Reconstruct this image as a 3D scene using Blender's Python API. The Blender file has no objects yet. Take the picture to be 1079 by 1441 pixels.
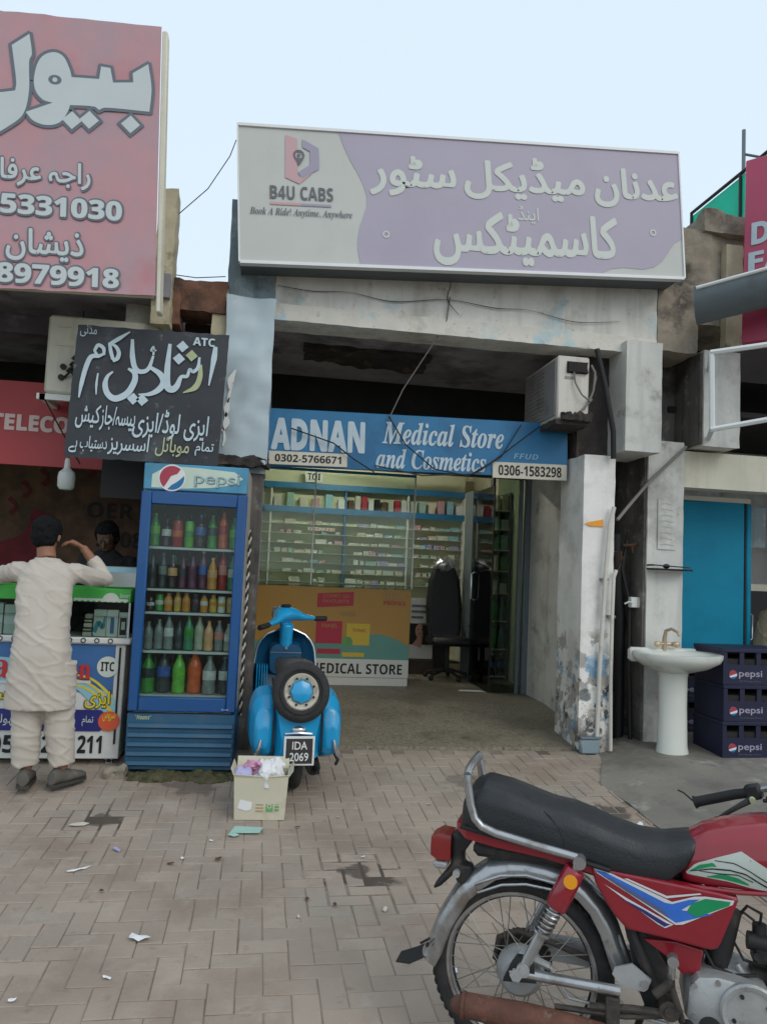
import bpy, bmesh, math, random, unicodedata
from mathutils import Vector as V, Matrix, noise
R = math.radians
random.seed(7)
scene = bpy.context.scene
COL = scene.collection

# ------------------------------------------------------------ camera, sky, sun, exposure
cam_data = bpy.data.cameras.new('camera')
cam = bpy.data.objects.new('camera', cam_data)
COL.objects.link(cam)
scene.camera = cam
cam_data.sensor_fit = 'VERTICAL'
cam_data.sensor_height = 24.0
cam_data.lens = 1082.0 / 1441.0 * 24.0
cam_data.clip_start = 0.05
cam_data.clip_end = 2000
_y, _p, _r = R(9), R(4.3), R(2.5)
fw = V((math.sin(_y) * math.cos(_p), math.cos(_y) * math.cos(_p), math.sin(_p)))
rt = fw.cross(V((0, 0, 1))).normalized()
up = rt.cross(fw)
r2 = rt * math.cos(_r) + up * math.sin(_r)
u2 = -rt * math.sin(_r) + up * math.cos(_r)
cam.matrix_world = Matrix(((r2.x, u2.x, -fw.x, 0), (r2.y, u2.y, -fw.y, 0), (r2.z, u2.z, -fw.z, 1.5), (0, 0, 0, 1)))

SUN_EL, SUN_AZ = R(38), R(150)      # high thin-cloud sun, off to the right behind the camera
world = bpy.data.worlds.new('World')
scene.world = world
world.use_nodes = True
nt = world.node_tree
sky = nt.nodes.new('ShaderNodeTexSky')
sky.sky_type = 'NISHITA'
sky.sun_disc = False
sky.sun_elevation = SUN_EL
sky.sun_rotation = SUN_AZ
sky.air_density = 1.0
sky.dust_density = 3.0
sky.ozone_density = 1.0
bg = nt.nodes['Background']
bg.inputs['Strength'].default_value = 0.12
veil = nt.nodes.new('ShaderNodeMix')          # thin white cloud veil over the clear sky
veil.data_type = 'RGBA'
veil.inputs['Factor'].default_value = .8
veil.inputs['B'].default_value = (7.45, 8.7, 9.7, 1)
nt.links.new(sky.outputs['Color'], veil.inputs['A'])
nt.links.new(veil.outputs['Result'], bg.inputs['Color'])
sun_data = bpy.data.lights.new('sun', 'SUN')
sun_data.energy = 0.7
sun_data.angle = R(30)
sun_data.color = (1.0, 0.95, 0.88)
sun = bpy.data.objects.new('sun', sun_data)
COL.objects.link(sun)
sd = V((math.sin(SUN_AZ) * math.cos(SUN_EL), math.cos(SUN_AZ) * math.cos(SUN_EL), math.sin(SUN_EL)))
sun.rotation_euler = (-sd).to_track_quat('-Z', 'Y').to_euler()
scene.view_settings.view_transform = 'Standard'
scene.view_settings.look = 'None'
scene.view_settings.gamma = 1.0
scene.view_settings.use_curve_mapping = False
scene.view_settings.exposure = 0.0

# ------------------------------------------------------------ helpers: materials
def S(r, g, b, k=1.0):
    f = lambda c: ((c / 255) / 12.92 if c <= 10 else (((c / 255) + 0.055) / 1.055) ** 2.4) * k
    return (min(f(r), .95), min(f(g), .95), min(f(b), .95), 1)

MATS = {}
def M(name, col, rough=.6, metal=0.0, var=.12, vs=5.0, bump=0.0, bs=60.0, dirt=None, streak=None, island=0.0, spec=.5, emit=0.0, trans=0.0, alpha=1.0, coat=0.0, spots=None, low=None):
    m = bpy.data.materials.new(name)
    m.use_nodes = True
    t = m.node_tree
    N, L = t.nodes, t.links
    p = N['Principled BSDF']
    p.inputs['Roughness'].default_value = rough
    p.inputs['Metallic'].default_value = metal
    p.inputs['Specular IOR Level'].default_value = spec
    p.inputs['Coat Weight'].default_value = coat
    tc = N.new('ShaderNodeTexCoord')
    def noi(scale, detail=4, mapping=None, rgh=.55):
        n = N.new('ShaderNodeTexNoise')
        n.inputs['Scale'].default_value = scale
        n.inputs['Detail'].default_value = detail
        n.inputs['Roughness'].default_value = rgh
        src = tc.outputs['Object']
        if mapping:
            mp = N.new('ShaderNodeMapping')
            mp.inputs['Scale'].default_value = mapping
            L.new(src, mp.inputs['Vector'])
            src = mp.outputs['Vector']
        L.new(src, n.inputs['Vector'])
        return n.outputs['Fac']
    def ramp(fac, a, b):
        r = N.new('ShaderNodeMapRange')
        r.inputs['From Min'].default_value = a
        r.inputs['From Max'].default_value = b
        L.new(fac, r.inputs['Value'])
        return r.outputs['Result']
    def mix(fac, a, b, mode='MIX'):
        x = N.new('ShaderNodeMix')
        x.data_type = 'RGBA'
        x.blend_type = mode
        for sock, val in ((x.inputs['Factor'], fac), (x.inputs['A'], a), (x.inputs['B'], b)):
            if hasattr(val, 'links'):
                L.new(val, sock)
            else:
                sock.default_value = val
        return x.outputs['Result']
    c = col
    if var:
        lo = tuple(v * (1 - var) for v in col[:3]) + (1,)
        hi = tuple(min(v * (1 + var), 1) for v in col[:3]) + (1,)
        c = mix(ramp(noi(vs, 6), .3, .7), lo, hi)
    if island:
        g = N.new('ShaderNodeNewGeometry')
        h = N.new('ShaderNodeHueSaturation')
        h.inputs['Value'].default_value = 1
        L.new(ramp(g.outputs['Random Per Island'], -1e-6, 1), h.inputs['Value'])
        mr = h.inputs['Value'].links[0].from_node
        mr.inputs['To Min'].default_value = 1 - island
        mr.inputs['To Max'].default_value = 1 + island
        L.new(c, h.inputs['Color']) if hasattr(c, 'links') else None
        c = h.outputs['Color']
    for d in ([dirt] if dirt and not isinstance(dirt, list) else dirt or []):
        dc, amt, sc = d[:3]
        thr = d[3] if len(d) > 3 else .52
        f = ramp(noi(sc, 9, None, .65), thr, thr + .13)
        mu = N.new('ShaderNodeMath'); mu.operation = 'MULTIPLY'
        mu.inputs[1].default_value = amt
        L.new(f, mu.inputs[0])
        c = mix(mu.outputs[0], c, dc)
    if streak:
        dc, amt = streak[:2]
        f = ramp(noi(1.0, 6, (9, 9, .7), .6), .5, .72)
        mu = N.new('ShaderNodeMath'); mu.operation = 'MULTIPLY'
        mu.inputs[1].default_value = amt
        L.new(f, mu.inputs[0])
        c = mix(mu.outputs[0], c, dc)
    for dc, amt, sc, thr, z1 in low or []:      # flaking and grime that reach up from the foot of a wall to the height z1
        f = ramp(noi(sc, 8, None, .6), thr, thr + .03)
        sx = N.new('ShaderNodeSeparateXYZ'); L.new(tc.outputs['Object'], sx.inputs[0])
        a2 = N.new('ShaderNodeMath'); a2.operation = 'MULTIPLY_ADD'
        L.new(noi(3, 4), a2.inputs[0]); a2.inputs[1].default_value = .6; L.new(sx.outputs['Z'], a2.inputs[2])
        g = ramp(a2.outputs[0], z1 + .32, z1 + .22)
        mu = N.new('ShaderNodeMath'); mu.operation = 'MULTIPLY'; L.new(f, mu.inputs[0]); L.new(g, mu.inputs[1])
        m2 = N.new('ShaderNodeMath'); m2.operation = 'MULTIPLY'; L.new(mu.outputs[0], m2.inputs[0]); m2.inputs[1].default_value = amt
        c = mix(m2.outputs[0], c, dc)
    for sp in spots or []:          # stains of their own shape, lying at a place: (colour, centre, radius, amount)
        dc, ctr, rad, amt = sp
        vm = N.new('ShaderNodeVectorMath'); vm.operation = 'DISTANCE'
        L.new(tc.outputs['Object'], vm.inputs[0])
        vm.inputs[1].default_value = ctr
        ad = N.new('ShaderNodeMath'); ad.operation = 'MULTIPLY_ADD'
        L.new(noi(9, 5), ad.inputs[0]); ad.inputs[1].default_value = rad * 2.2
        L.new(vm.outputs['Value'], ad.inputs[2])
        f = ramp(ad.outputs[0], rad * 2.0, rad * 1.75)
        mu = N.new('ShaderNodeMath'); mu.operation = 'MULTIPLY'; mu.inputs[1].default_value = amt
        L.new(f, mu.inputs[0])
        c = mix(mu.outputs[0], c, dc)
    if hasattr(c, 'links'):
        L.new(c, p.inputs['Base Color'])
    else:
        p.inputs['Base Color'].default_value = c
    if bump:
        b = N.new('ShaderNodeBump')
        b.inputs['Strength'].default_value = bump
        b.inputs['Distance'].default_value = .01
        L.new(noi(bs, 6), b.inputs['Height'])
        L.new(b.outputs['Normal'], p.inputs['Normal'])
    if emit:
        p.inputs['Emission Color'].default_value = col
        p.inputs['Emission Strength'].default_value = emit
    if trans:
        p.inputs['Transmission Weight'].default_value = trans
    if alpha < 1:
        p.inputs['Alpha'].default_value = alpha
    MATS[name] = m
    return m

def glass(name, tint, refl=.8):
    m = bpy.data.materials.new(name)
    m.use_nodes = True
    t = m.node_tree
    t.nodes.clear()
    o = t.nodes.new('ShaderNodeOutputMaterial'); a = t.nodes.new('ShaderNodeBsdfTransparent'); g = t.nodes.new('ShaderNodeBsdfGlossy')
    x = t.nodes.new('ShaderNodeMixShader'); f = t.nodes.new('ShaderNodeFresnel'); k = t.nodes.new('ShaderNodeMath')
    a.inputs['Color'].default_value = tint
    g.inputs['Roughness'].default_value = .02
    f.inputs['IOR'].default_value = 1.45
    k.operation = 'MULTIPLY'; k.inputs[1].default_value = refl
    t.links.new(f.outputs[0], k.inputs[0]); t.links.new(k.outputs[0], x.inputs[0]); t.links.new(a.outputs[0], x.inputs[1]); t.links.new(g.outputs[0], x.inputs[2]); t.links.new(x.outputs[0], o.inputs['Surface'])
    MATS[name] = m
    return m

# ------------------------------------------------------------ helpers: meshes
def frame_of(d):
    d = d.normalized()
    a = V((0, 0, 1)) if abs(d.z) < .9 else V((1, 0, 0))
    u = d.cross(a).normalized()
    return u, d.cross(u).normalized()

class MB:
    def __init__(s, T=None):
        s.v, s.f, s.mi, s.T, s.k = [], [], [], T or Matrix(), 0
    def add(s, vs, fs):
        b = len(s.v)
        s.v += [s.T @ V(p) for p in vs]
        s.f += [tuple(b + i for i in f) for f in fs]
        s.mi += [s.k] * len(fs)
        return s
    def box(s, x0, x1, y0, y1, z0, z1, b=0.0):
        lo, hi = (min(x0, x1), min(y0, y1), min(z0, z1)), (max(x0, x1), max(y0, y1), max(z0, z1))
        c = [(a + d) / 2 for a, d in zip(lo, hi)]
        h = [(d - a) / 2 for a, d in zip(lo, hi)]
        if b <= 0:
            vs = [(c[0] + i * h[0], c[1] + j * h[1], c[2] + k * h[2]) for i in (-1, 1) for j in (-1, 1) for k in (-1, 1)]
            return s.add(vs, [(0, 1, 3, 2), (4, 6, 7, 5), (0, 4, 5, 1), (2, 3, 7, 6), (0, 2, 6, 4), (1, 5, 7, 3)])
        b = min(b, min(h) * .98)
        vs, ix = [], {}
        for i in (-1, 1):
            for j in (-1, 1):
                for k in (-1, 1):
                    sg = (i, j, k)
                    for a in range(3):
                        ix[(sg, a)] = len(vs)
                        vs.append(tuple(c[q] + sg[q] * (h[q] if q == a else h[q] - b) for q in range(3)))
        fs = []
        for a in range(3):
            o = [q for q in range(3) if q != a]
            for e in (-1, 1):
                def sg(p, q):
                    t = [0, 0, 0]; t[a] = e; t[o[0]] = p; t[o[1]] = q
                    return tuple(t)
                fs.append([ix[(sg(-1, -1), a)], ix[(sg(1, -1), a)], ix[(sg(1, 1), a)], ix[(sg(-1, 1), a)]])
            for p in (-1, 1):
                for q in (-1, 1):
                    def sg2(e):
                        t = [0, 0, 0]; t[a] = e; t[o[0]] = p; t[o[1]] = q
                        return tuple(t)
                    fs.append([ix[(sg2(-1), o[0])], ix[(sg2(1), o[0])], ix[(sg2(1), o[1])], ix[(sg2(-1), o[1])]])
        for i in (-1, 1):
            for j in (-1, 1):
                for k in (-1, 1):
                    fs.append([ix[((i, j, k), a)] for a in range(3)])
        return s.add(vs, fs)
    def loft(s, rings, cap=True, loop=True, closed=False):
        n = len(rings[0])
        vs = [p for r in rings for p in r]
        fs = []
        m = len(rings)
        for i in range(m if closed else m - 1):
            a, b = i * n, ((i + 1) % m) * n
            for j in range(n if loop else n - 1):
                k = (j + 1) % n
                fs.append((a + j, a + k, b + k, b + j))
        if cap and not closed:
            fs.append(tuple(range(n)))
            fs.append(tuple((m - 1) * n + j for j in range(n)))
        return s.add(vs, fs)
    def tube(s, pts, r, n=8, cap=True, closed=False, flat=1.0):
        pts = [V(p) for p in pts]
        if not isinstance(r, (list, tuple)):
            r = [r] * len(pts)
        rings, u = [], None
        for i, p in enumerate(pts):
            if closed:
                d = pts[(i + 1) % len(pts)] - pts[i - 1]
            else:
                d = pts[min(i + 1, len(pts) - 1)] - pts[max(i - 1, 0)]
            d.normalize()
            if u is None:
                u, w = frame_of(d)
            else:
                u = (u - d * u.dot(d)).normalized()
                w = d.cross(u)
            rings.append([p + (u * math.cos(2 * math.pi * j / n) + w * math.sin(2 * math.pi * j / n) * flat) * r[i] for j in range(n)])
        return s.loft(rings, cap, closed=closed)
    def cyl(s, a, b, r0, r1=None, n=16):
        return s.tube([a, b], [r0, r0 if r1 is None else r1], n)
    def lathe(s, prof, c=(0, 0, 0), ax='Z', n=24, cap=True):
        def P(r, h, t):
            x, y = r * math.cos(t), r * math.sin(t)
            q = (x, y, h) if ax == 'Z' else (x, h, y) if ax == 'Y' else (h, x, y)
            return (c[0] + q[0], c[1] + q[1], c[2] + q[2])
        rings = [[P(max(r, 1e-4), h, 2 * math.pi * j / n) for j in range(n)] for r, h in prof]
        return s.loft(rings, cap)
    def ell(s, c, r, n=16, m=10):
        if not isinstance(r, (list, tuple)):
            r = (r, r, r)
        rings = []
        for i in range(m + 1):
            a = math.pi * (i / m) - math.pi / 2
            a = max(min(a, math.pi / 2 - .02), -math.pi / 2 + .02)
            rings.append([(c[0] + r[0] * math.cos(a) * math.cos(2 * math.pi * j / n), c[1] + r[1] * math.cos(a) * math.sin(2 * math.pi * j / n), c[2] + r[2] * math.sin(a)) for j in range(n)])
        return s.loft(rings)
    def torus(s, c, Rr, r, ax='Y', n=48, m=12, sq=1.0):
        rings = []
        for i in range(n):
            t = 2 * math.pi * i / n
            ring = []
            for j in range(m):
                q = 2 * math.pi * j / m
                rad, h = Rr + r * math.cos(q), r * sq * math.sin(q)
                x, y = rad * math.cos(t), rad * math.sin(t)
                p = (x, y, h) if ax == 'Z' else (x, h, y) if ax == 'Y' else (h, x, y)
                ring.append((c[0] + p[0], c[1] + p[1], c[2] + p[2]))
            rings.append(ring)
        return s.loft(rings, closed=True)
    def prism(s, poly, d0, d1, pl='XZ'):
        f = {'XZ': lambda p, d: (p[0], d, p[1]), 'XY': lambda p, d: (p[0], p[1], d), 'YZ': lambda p, d: (d, p[0], p[1])}[pl]
        return s.loft([[f(p, d0) for p in poly], [f(p, d1) for p in poly]])
    def sheet(s, poly, d, pl='XZ'):
        f = {'XZ': lambda p: (p[0], d, p[1]), 'XY': lambda p: (p[0], p[1], d), 'YZ': lambda p: (d, p[0], p[1])}[pl]
        return s.add([f(p) for p in poly], [tuple(range(len(poly)))])
    def mesh(s, name, recalc=True, smooth=38):
        me = bpy.data.meshes.new(name)
        me.from_pydata([tuple(v) for v in s.v], [], s.f)
        for p, k in zip(me.polygons, s.mi):
            p.material_index = k
        if recalc:
            b = bmesh.new(); b.from_mesh(me)
            bmesh.ops.recalc_face_normals(b, faces=b.faces)
            b.to_mesh(me); b.free()
        if smooth:
            me.polygons.foreach_set('use_smooth', [True] * len(me.polygons))
            me.set_sharp_from_angle(angle=R(smooth))
        me.update()
        return me
    def build(s, name, mats, parent=None, smooth=38, label=None, recalc=True):
        return link(name, s.mesh(name, recalc, smooth), mats, parent, label)

def link(name, me, mats, parent=None, label=None):
    if not isinstance(mats, (list, tuple)):
        mats = [mats]
    for m in mats:
        me.materials.append(MATS[m] if isinstance(m, str) else m)
    o = bpy.data.objects.new(name, me)
    COL.objects.link(o)
    if parent is not None:
        o.parent = parent
    if label:
        o['label'] = label
    return o

def tag(o, label, cat, group=None):
    o['label'] = label
    o['category'] = cat
    if group:
        o['group'] = group
    return o

def thing(name, label, cat, loc=(0, 0, 0), rot=(0, 0, 0), group=None):
    o = bpy.data.objects.new(name, None)
    o.empty_display_size = .1
    COL.objects.link(o)
    o.location = loc
    o.rotation_euler = rot
    return tag(o, label, cat, group)

def structure(o):
    o['kind'] = 'structure'
    return o

def fuse(mb, voxel=.01, smooth=4, name='m', adapt=0.0):
    """one continuous surface from overlapping closed shapes"""
    me = mb.mesh(name, True, 0)
    o = bpy.data.objects.new('tmp', me)
    COL.objects.link(o)
    md = o.modifiers.new('r', 'REMESH')
    md.mode = 'VOXEL'; md.voxel_size = voxel
    if smooth:
        sm = o.modifiers.new('s', 'SMOOTH'); sm.iterations = smooth; sm.factor = .5
    dg = bpy.context.evaluated_depsgraph_get()
    out = bpy.data.meshes.new_from_object(o.evaluated_get(dg))
    bpy.data.objects.remove(o)
    bpy.data.meshes.remove(me)
    out.name = name
    out.polygons.foreach_set('use_smooth', [True] * len(out.polygons))
    return out

def jitter(me, amp, sc, stretch=(1, 1, 1)):
    me.update()
    ns = [v.normal.copy() for v in me.vertices]
    for v, n in zip(me.vertices, ns):
        p = V((v.co.x * stretch[0], v.co.y * stretch[1], v.co.z * stretch[2])) * sc
        v.co += n * (noise.noise(p) * amp + noise.noise(p * 2.3 + V((5, 2, 9))) * amp * .5)
    me.update()
    return me

def rough_block(x0, x1, y0, y1, z0, z1, cut=.06, amp=.015, sc=9, seed=0):
    b = bmesh.new()
    nx, ny, nz = [max(1, int(abs(a) / cut)) for a in (x1 - x0, y1 - y0, z1 - z0)]
    mb = MB()
    def grid(o, du, dv, nu, nv):
        vs = [V(o) + V(du) * (i / nu) + V(dv) * (j / nv) for i in range(nu + 1) for j in range(nv + 1)]
        fs = [(i * (nv + 1) + j, (i + 1) * (nv + 1) + j, (i + 1) * (nv + 1) + j + 1, i * (nv + 1) + j + 1) for i in range(nu) for j in range(nv)]
        mb.add(vs, fs)
    X, Y, Z = (x1 - x0, 0, 0), (0, y1 - y0, 0), (0, 0, z1 - z0)
    for o, a, c, na, nc in (((x0, y0, z0), X, Y, nx, ny), ((x0, y0, z1), X, Y, nx, ny), ((x0, y0, z0), X, Z, nx, nz), ((x0, y1, z0), X, Z, nx, nz), ((x0, y0, z0), Y, Z, ny, nz), ((x1, y0, z0), Y, Z, ny, nz)):
        grid(o, a, c, na, nc)
    me = mb.mesh('rb', False, 0)
    b.from_mesh(me)
    bmesh.ops.remove_doubles(b, verts=b.verts, dist=1e-4)
    bmesh.ops.recalc_face_normals(b, faces=b.faces)
    off = V((seed * 3.1, seed * 1.7, seed))
    for v in b.verts:
        p = v.co * sc + off
        v.co += v.normal * (noise.noise(p) * amp + noise.noise(p * 2.7) * amp * .6)
    b.to_mesh(me); b.free()
    me.polygons.foreach_set('use_smooth', [True] * len(me.polygons))
    me.set_sharp_from_angle(angle=R(40))
    return me

# ------------------------------------------------------------ helpers: lettering
FORMS = {}
for cp in list(range(0xFB50, 0xFE00)) + list(range(0xFE70, 0xFEFD)):
    d = unicodedata.decomposition(chr(cp)).split()
    if len(d) == 2:
        FORMS.setdefault(chr(int(d[1], 16)), {})[d[0][1:-1]] = chr(cp)
def urdu(s):
    dual = lambda c: 'initial' in FORMS.get(c, {})
    joins = lambda c: 'final' in FORMS.get(c, {})
    out = []
    for i, ch in enumerate(s):
        if ch not in FORMS:
            out.append(ch); continue
        p = i > 0 and dual(s[i - 1]) and joins(ch)
        q = i < len(s) - 1 and dual(ch) and joins(s[i + 1])
        k = 'medial' if p and q else 'final' if p else 'initial' if q else 'isolated'
        out.append(FORMS[ch].get(k, ch))
    return ''.join(reversed(out))
def alpha(s, U, Lw, D=None):
    return ''.join(chr(U + ord(c) - 65) if 'A' <= c <= 'Z' else chr(Lw + ord(c) - 97) if 'a' <= c <= 'z' else chr(D + ord(c) - 48) if D and '0' <= c <= '9' else c for c in s)
bold = lambda s: alpha(s, 0x1D5D4, 0x1D5EE, 0x1D7EC)
boldital = lambda s: alpha(s, 0x1D63C, 0x1D656, 0x1D7EC)
serifital = lambda s: alpha(s, 0x1D468, 0x1D482)
serifbold = lambda s: alpha(s, 0x1D400, 0x1D41A, 0x1D7CE)

GC = {}
def _eval_text(body, off=0.0):
    c = bpy.data.curves.new('t', 'FONT')
    c.body = body; c.size = 1; c.offset = off; c.resolution_u = 4
    o = bpy.data.objects.new('t', c)
    COL.objects.link(o)
    dg = bpy.context.evaluated_depsgraph_get()
    me = bpy.data.meshes.new_from_object(o.evaluated_get(dg))
    vs = [v.co.copy() for v in me.vertices]
    fs = [tuple(p.vertices) for p in me.polygons]
    bpy.data.objects.remove(o); bpy.data.curves.remove(c); bpy.data.meshes.remove(me)
    return vs, fs
def _width(body):
    vs, _ = _eval_text(body)
    return max(v.x for v in vs) - min(v.x for v in vs)
def glyph(ch, off):
    if ch not in GC:
        if '|' not in GC:
            GC['|'] = None
            GC['base'] = _width('||')
        GC[ch] = _width('|' + ch + '|') - GC['base']
    if (ch, off) not in GC:
        GC[(ch, off)] = ([], []) if ch == ' ' else _eval_text(ch, off)
    return GC[ch], GC[(ch, off)]

def letters(mb, s, box, d, off=0.0, shear=0.0, depth=0.0):
    """lettering on a wall that faces -Y: box = (x0, z0, x1, z1) in the plane y = d"""
    vs, fs, x = [], [], 0.0
    fat, off = (off, .0) if off > .007 else (0, off)     # heavy lettering: stacked, slightly shifted coats of paint
    for i, ch in enumerate(s):
        adv, (gv, gf) = glyph(ch, off)
        b = len(vs)
        vs += [V((v.x + x, v.y, (i % 2) * .0006)) for v in gv]
        fs += [tuple(b + k for k in f) for f in gf]
        x += adv
    for v in vs:
        v.x += v.y * shear
    ax, bx = min(v.x for v in vs), max(v.x for v in vs)
    ay, by = min(v.y for v in vs), max(v.y for v in vs)
    ax, bx, ay, by = ax - fat, bx + fat, ay - fat, by + fat
    x0, z0, x1, z1 = box
    kx, kz = (x1 - x0) / (bx - ax), (z1 - z0) / (by - ay)
    nk = 0 if not fat else 8 if fat < .04 else 14
    for c in range(nk + 1):
        q = 2 * math.pi * c / max(1, nk)
        dx, dy = (fat * math.cos(q), fat * math.sin(q)) if c < nk else (0, 0)
        mb.add([(x0 + (v.x + dx - ax) * kx, d - v.z * .2 - .00012 * c, z0 + (v.y + dy - ay) * kz) for v in vs], fs)
    return mb
def lettering(s, box, d, mat, parent, off=0.0, shear=0.0, name='lettering'):
    return letters(MB(), s, box, d, off, shear).build(name, mat, parent, smooth=0, recalc=False)

def words(items, d, mat, parent, off=0.0, shear=0.0):
    for s, b in items:
        lettering(s, b, d, mat, parent, off, shear)

def brush(mb, pts, w, d, n=10):
    """a painted stroke on the plane y = d; pts in the plane, w = widths along it"""
    P = [V((p[0], p[1])) for p in pts]
    ext = [P[0] * 2 - P[1]] + P + [P[-1] * 2 - P[-2]]
    if not isinstance(w, (list, tuple)):
        w = [w] * len(P)
    L, Rr = [], []
    for i in range(len(P) - 1):
        for k in range(n + (i == len(P) - 2)):
            t = k / n
            a, b, c, e = ext[i:i + 4]
            q = .5 * ((2 * b) + (c - a) * t + (2 * a - 5 * b + 4 * c - e) * t * t + (3 * b - a - 3 * c + e) * t ** 3)
            g = .5 * ((c - a) + 2 * (2 * a - 5 * b + 4 * c - e) * t + 3 * (3 * b - a - 3 * c + e) * t * t)
            if g.length < 1e-6:
                g = c - b
            g.normalize()
            ww = (w[i] * (1 - t) + w[i + 1] * t) / 2
            L.append((q.x - g.y * ww, d, q.y + g.x * ww)); Rr.append((q.x + g.y * ww, d, q.y - g.x * ww))
    m = len(L)
    mb.add(L + Rr, [(i, i + 1, m + i + 1, m + i) for i in range(m - 1)])
    return mb
def soften(poly, n=5, sharp=55):
    """round the gentle corners of an outline, keep the sharp ones"""
    P = [V(p) for p in poly]; m = len(P); out = []
    def tan(i):
        a, b, c = P[i - 1], P[i], P[(i + 1) % m]
        u, v = b - a, c - b
        if u.length < 1e-6 or v.length < 1e-6 or u.angle(v) > R(sharp):
            return None
        return (c - a) * .5
    for i in range(m):
        a, b = P[i], P[(i + 1) % m]
        ta, tb = tan(i), tan((i + 1) % m)
        L = (b - a).length
        ta = (ta.normalized() * L) if ta else (b - a)
        tb = (tb.normalized() * L) if tb else (b - a)
        for k in range(n):
            t = k / n
            out.append(tuple(a * (2 * t ** 3 - 3 * t ** 2 + 1) + ta * (t ** 3 - 2 * t ** 2 + t) + b * (-2 * t ** 3 + 3 * t ** 2) + tb * (t ** 3 - t ** 2)))
    return out
def dots(mb, pts, r, d):
    for x, z in pts:
        mb.add([(x - r, d, z), (x, d, z - r), (x + r, d, z), (x, d, z + r)], [(0, 1, 2, 3)])
    return mb
def disc(mb, x, z, r, d, n=28, rz=None):
    rz = rz or r
    mb.add([(x + r * math.cos(2 * math.pi * i / n), d, z + rz * math.sin(2 * math.pi * i / n)) for i in range(n)], [tuple(range(n))])
    return mb
def rect(mb, x0, z0, x1, z1, d):
    return mb.add([(x0, d, z0), (x1, d, z0), (x1, d, z1), (x0, d, z1)], [(0, 1, 2, 3)])
def ring2(mb, x, z, r0, r1, d, a0=0, a1=2 * math.pi, n=28):
    vs = []
    for i in range(n + 1):
        t = a0 + (a1 - a0) * i / n
        vs += [(x + r0 * math.cos(t), d, z + r0 * math.sin(t)), (x + r1 * math.cos(t), d, z + r1 * math.sin(t))]
    return mb.add(vs, [(2 * i, 2 * i + 1, 2 * i + 3, 2 * i + 2) for i in range(n)])

def lerp_tab(tab, x):
    for (a, va), (b, vb) in zip(tab, tab[1:]):
        if x <= b:
            t = max(0, (x - a) / (b - a))
            return va + (vb - va) * t
    return tab[-1][1]
def gz(y):                      # the paving falls gently from the shops to the street
    return lerp_tab([(1.0, -.045), (2.5, -.03), (4.6, 0), (6.05, .1)], y)
def fz(y):                      # the shop floor
    return lerp_tab([(6.05, .125), (7.4, .25), (30, .25)], y)
# ------------------------------------------------------------ materials of the setting
GRIME = S(52, 48, 45)
M('earth', S(120, 108, 95, .8), .95, bump=.3)
M('paver', S(171, 156, 141, .83), .9, var=.10, vs=2.2, bump=.3, bs=70, island=.07,
  dirt=[(S(140, 122, 108, .9), .6, 1.3, .48), (S(186, 176, 166, .9), .35, 5, .56), (S(104, 94, 86), .55, 14, .6), (S(150, 152, 142, .85), .5, .8, .53)],
  spots=[(S(84, 76, 68), (-.80, 4.70, .0), .10, .8), (S(74, 66, 58), (.56, 3.93, 0), .10, .8), (S(66, 60, 54), (2.30, 4.75, 0), .16, .8), (S(80, 72, 64), (-.35, 5.25, .05), .2, .6), (S(84, 76, 68), (1.55, 5.3, .03), .25, .5)])
M('joint_sand', S(146, 132, 118, .82), .95, var=.35, vs=3, dirt=(S(92, 84, 76), .8, 1.2, .5), spots=[(S(66, 57, 50), (.56, 3.93, 0), .25, .85), (S(72, 63, 55), (-.80, 4.70, 0), .2, .85)])
M('apron_cement', S(146, 141, 131, .72), .9, var=.2, vs=1.4, bump=.5, bs=26, dirt=[(S(98, 94, 88), .7, 2.2, .5), (S(176, 172, 164), .5, 4, .56), (S(64, 60, 56), .6, 9, .6)])
M('terrazzo', S(156, 147, 128, .66), .5, var=.3, vs=40, bump=.1, bs=70, dirt=[(S(104, 96, 82, .8), .65, 1.6, .48), (S(70, 64, 56, .8), .75, 34, .53), (S(196, 188, 168, .8), .7, 42, .57), (S(62, 56, 48, .8), .6, 5, .58)])
M('plaster', S(202, 202, 196, 1.05), .9, var=.08, vs=3, bump=.25, bs=30, dirt=[(S(150, 146, 138), .6, 2.5, .5), (S(92, 86, 80), .65, 5, .62)], streak=(S(128, 122, 114), .3))
M('plaster_beam', S(208, 207, 200, 1.1), .9, var=.1, vs=3, bump=.4, bs=24, dirt=[(S(150, 196, 208), .6, 3.2, .57), (S(150, 142, 130), .5, 2.0, .52), (S(96, 90, 84), .8, 7, .6)], streak=(S(128, 120, 112), .3))
M('plaster_pillar', S(224, 222, 217, 1.05), .85, var=.07, vs=4, bump=.2, bs=40, dirt=[(S(176, 172, 164), .5, 3, .5)], streak=(S(170, 164, 154), .25),
  low=[(S(150, 142, 132), .8, 5, .48, 1.05), (S(112, 150, 172), .75, 6, .56, 1.0), (S(52, 56, 60), .85, 9, .57, .85), (S(206, 200, 190), .7, 14, .58, .9), (S(84, 76, 70), .8, 4, .5, .3)],
  spots=[(S(96, 150, 184), (2.76, 6.0, .80), .12, .7), (S(60, 68, 74), (2.66, 6.0, .55), .06, .8)])
M('plaster_blue', S(138, 156, 164, .85), .9, var=.15, vs=3, bump=.3, bs=30, dirt=[(S(188, 192, 190), .8, 2.6, .5), (S(84, 84, 82), .8, 4, .6)], streak=(S(96, 98, 98), .5))
M('grimy_plaster', S(104, 100, 96, .9), .9, var=.2, vs=3, bump=.3, bs=20, dirt=[(S(50, 46, 44), .85, 2.2, .48), (S(170, 166, 158), .6, 6, .58)], streak=(S(40, 38, 36), .7))
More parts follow.
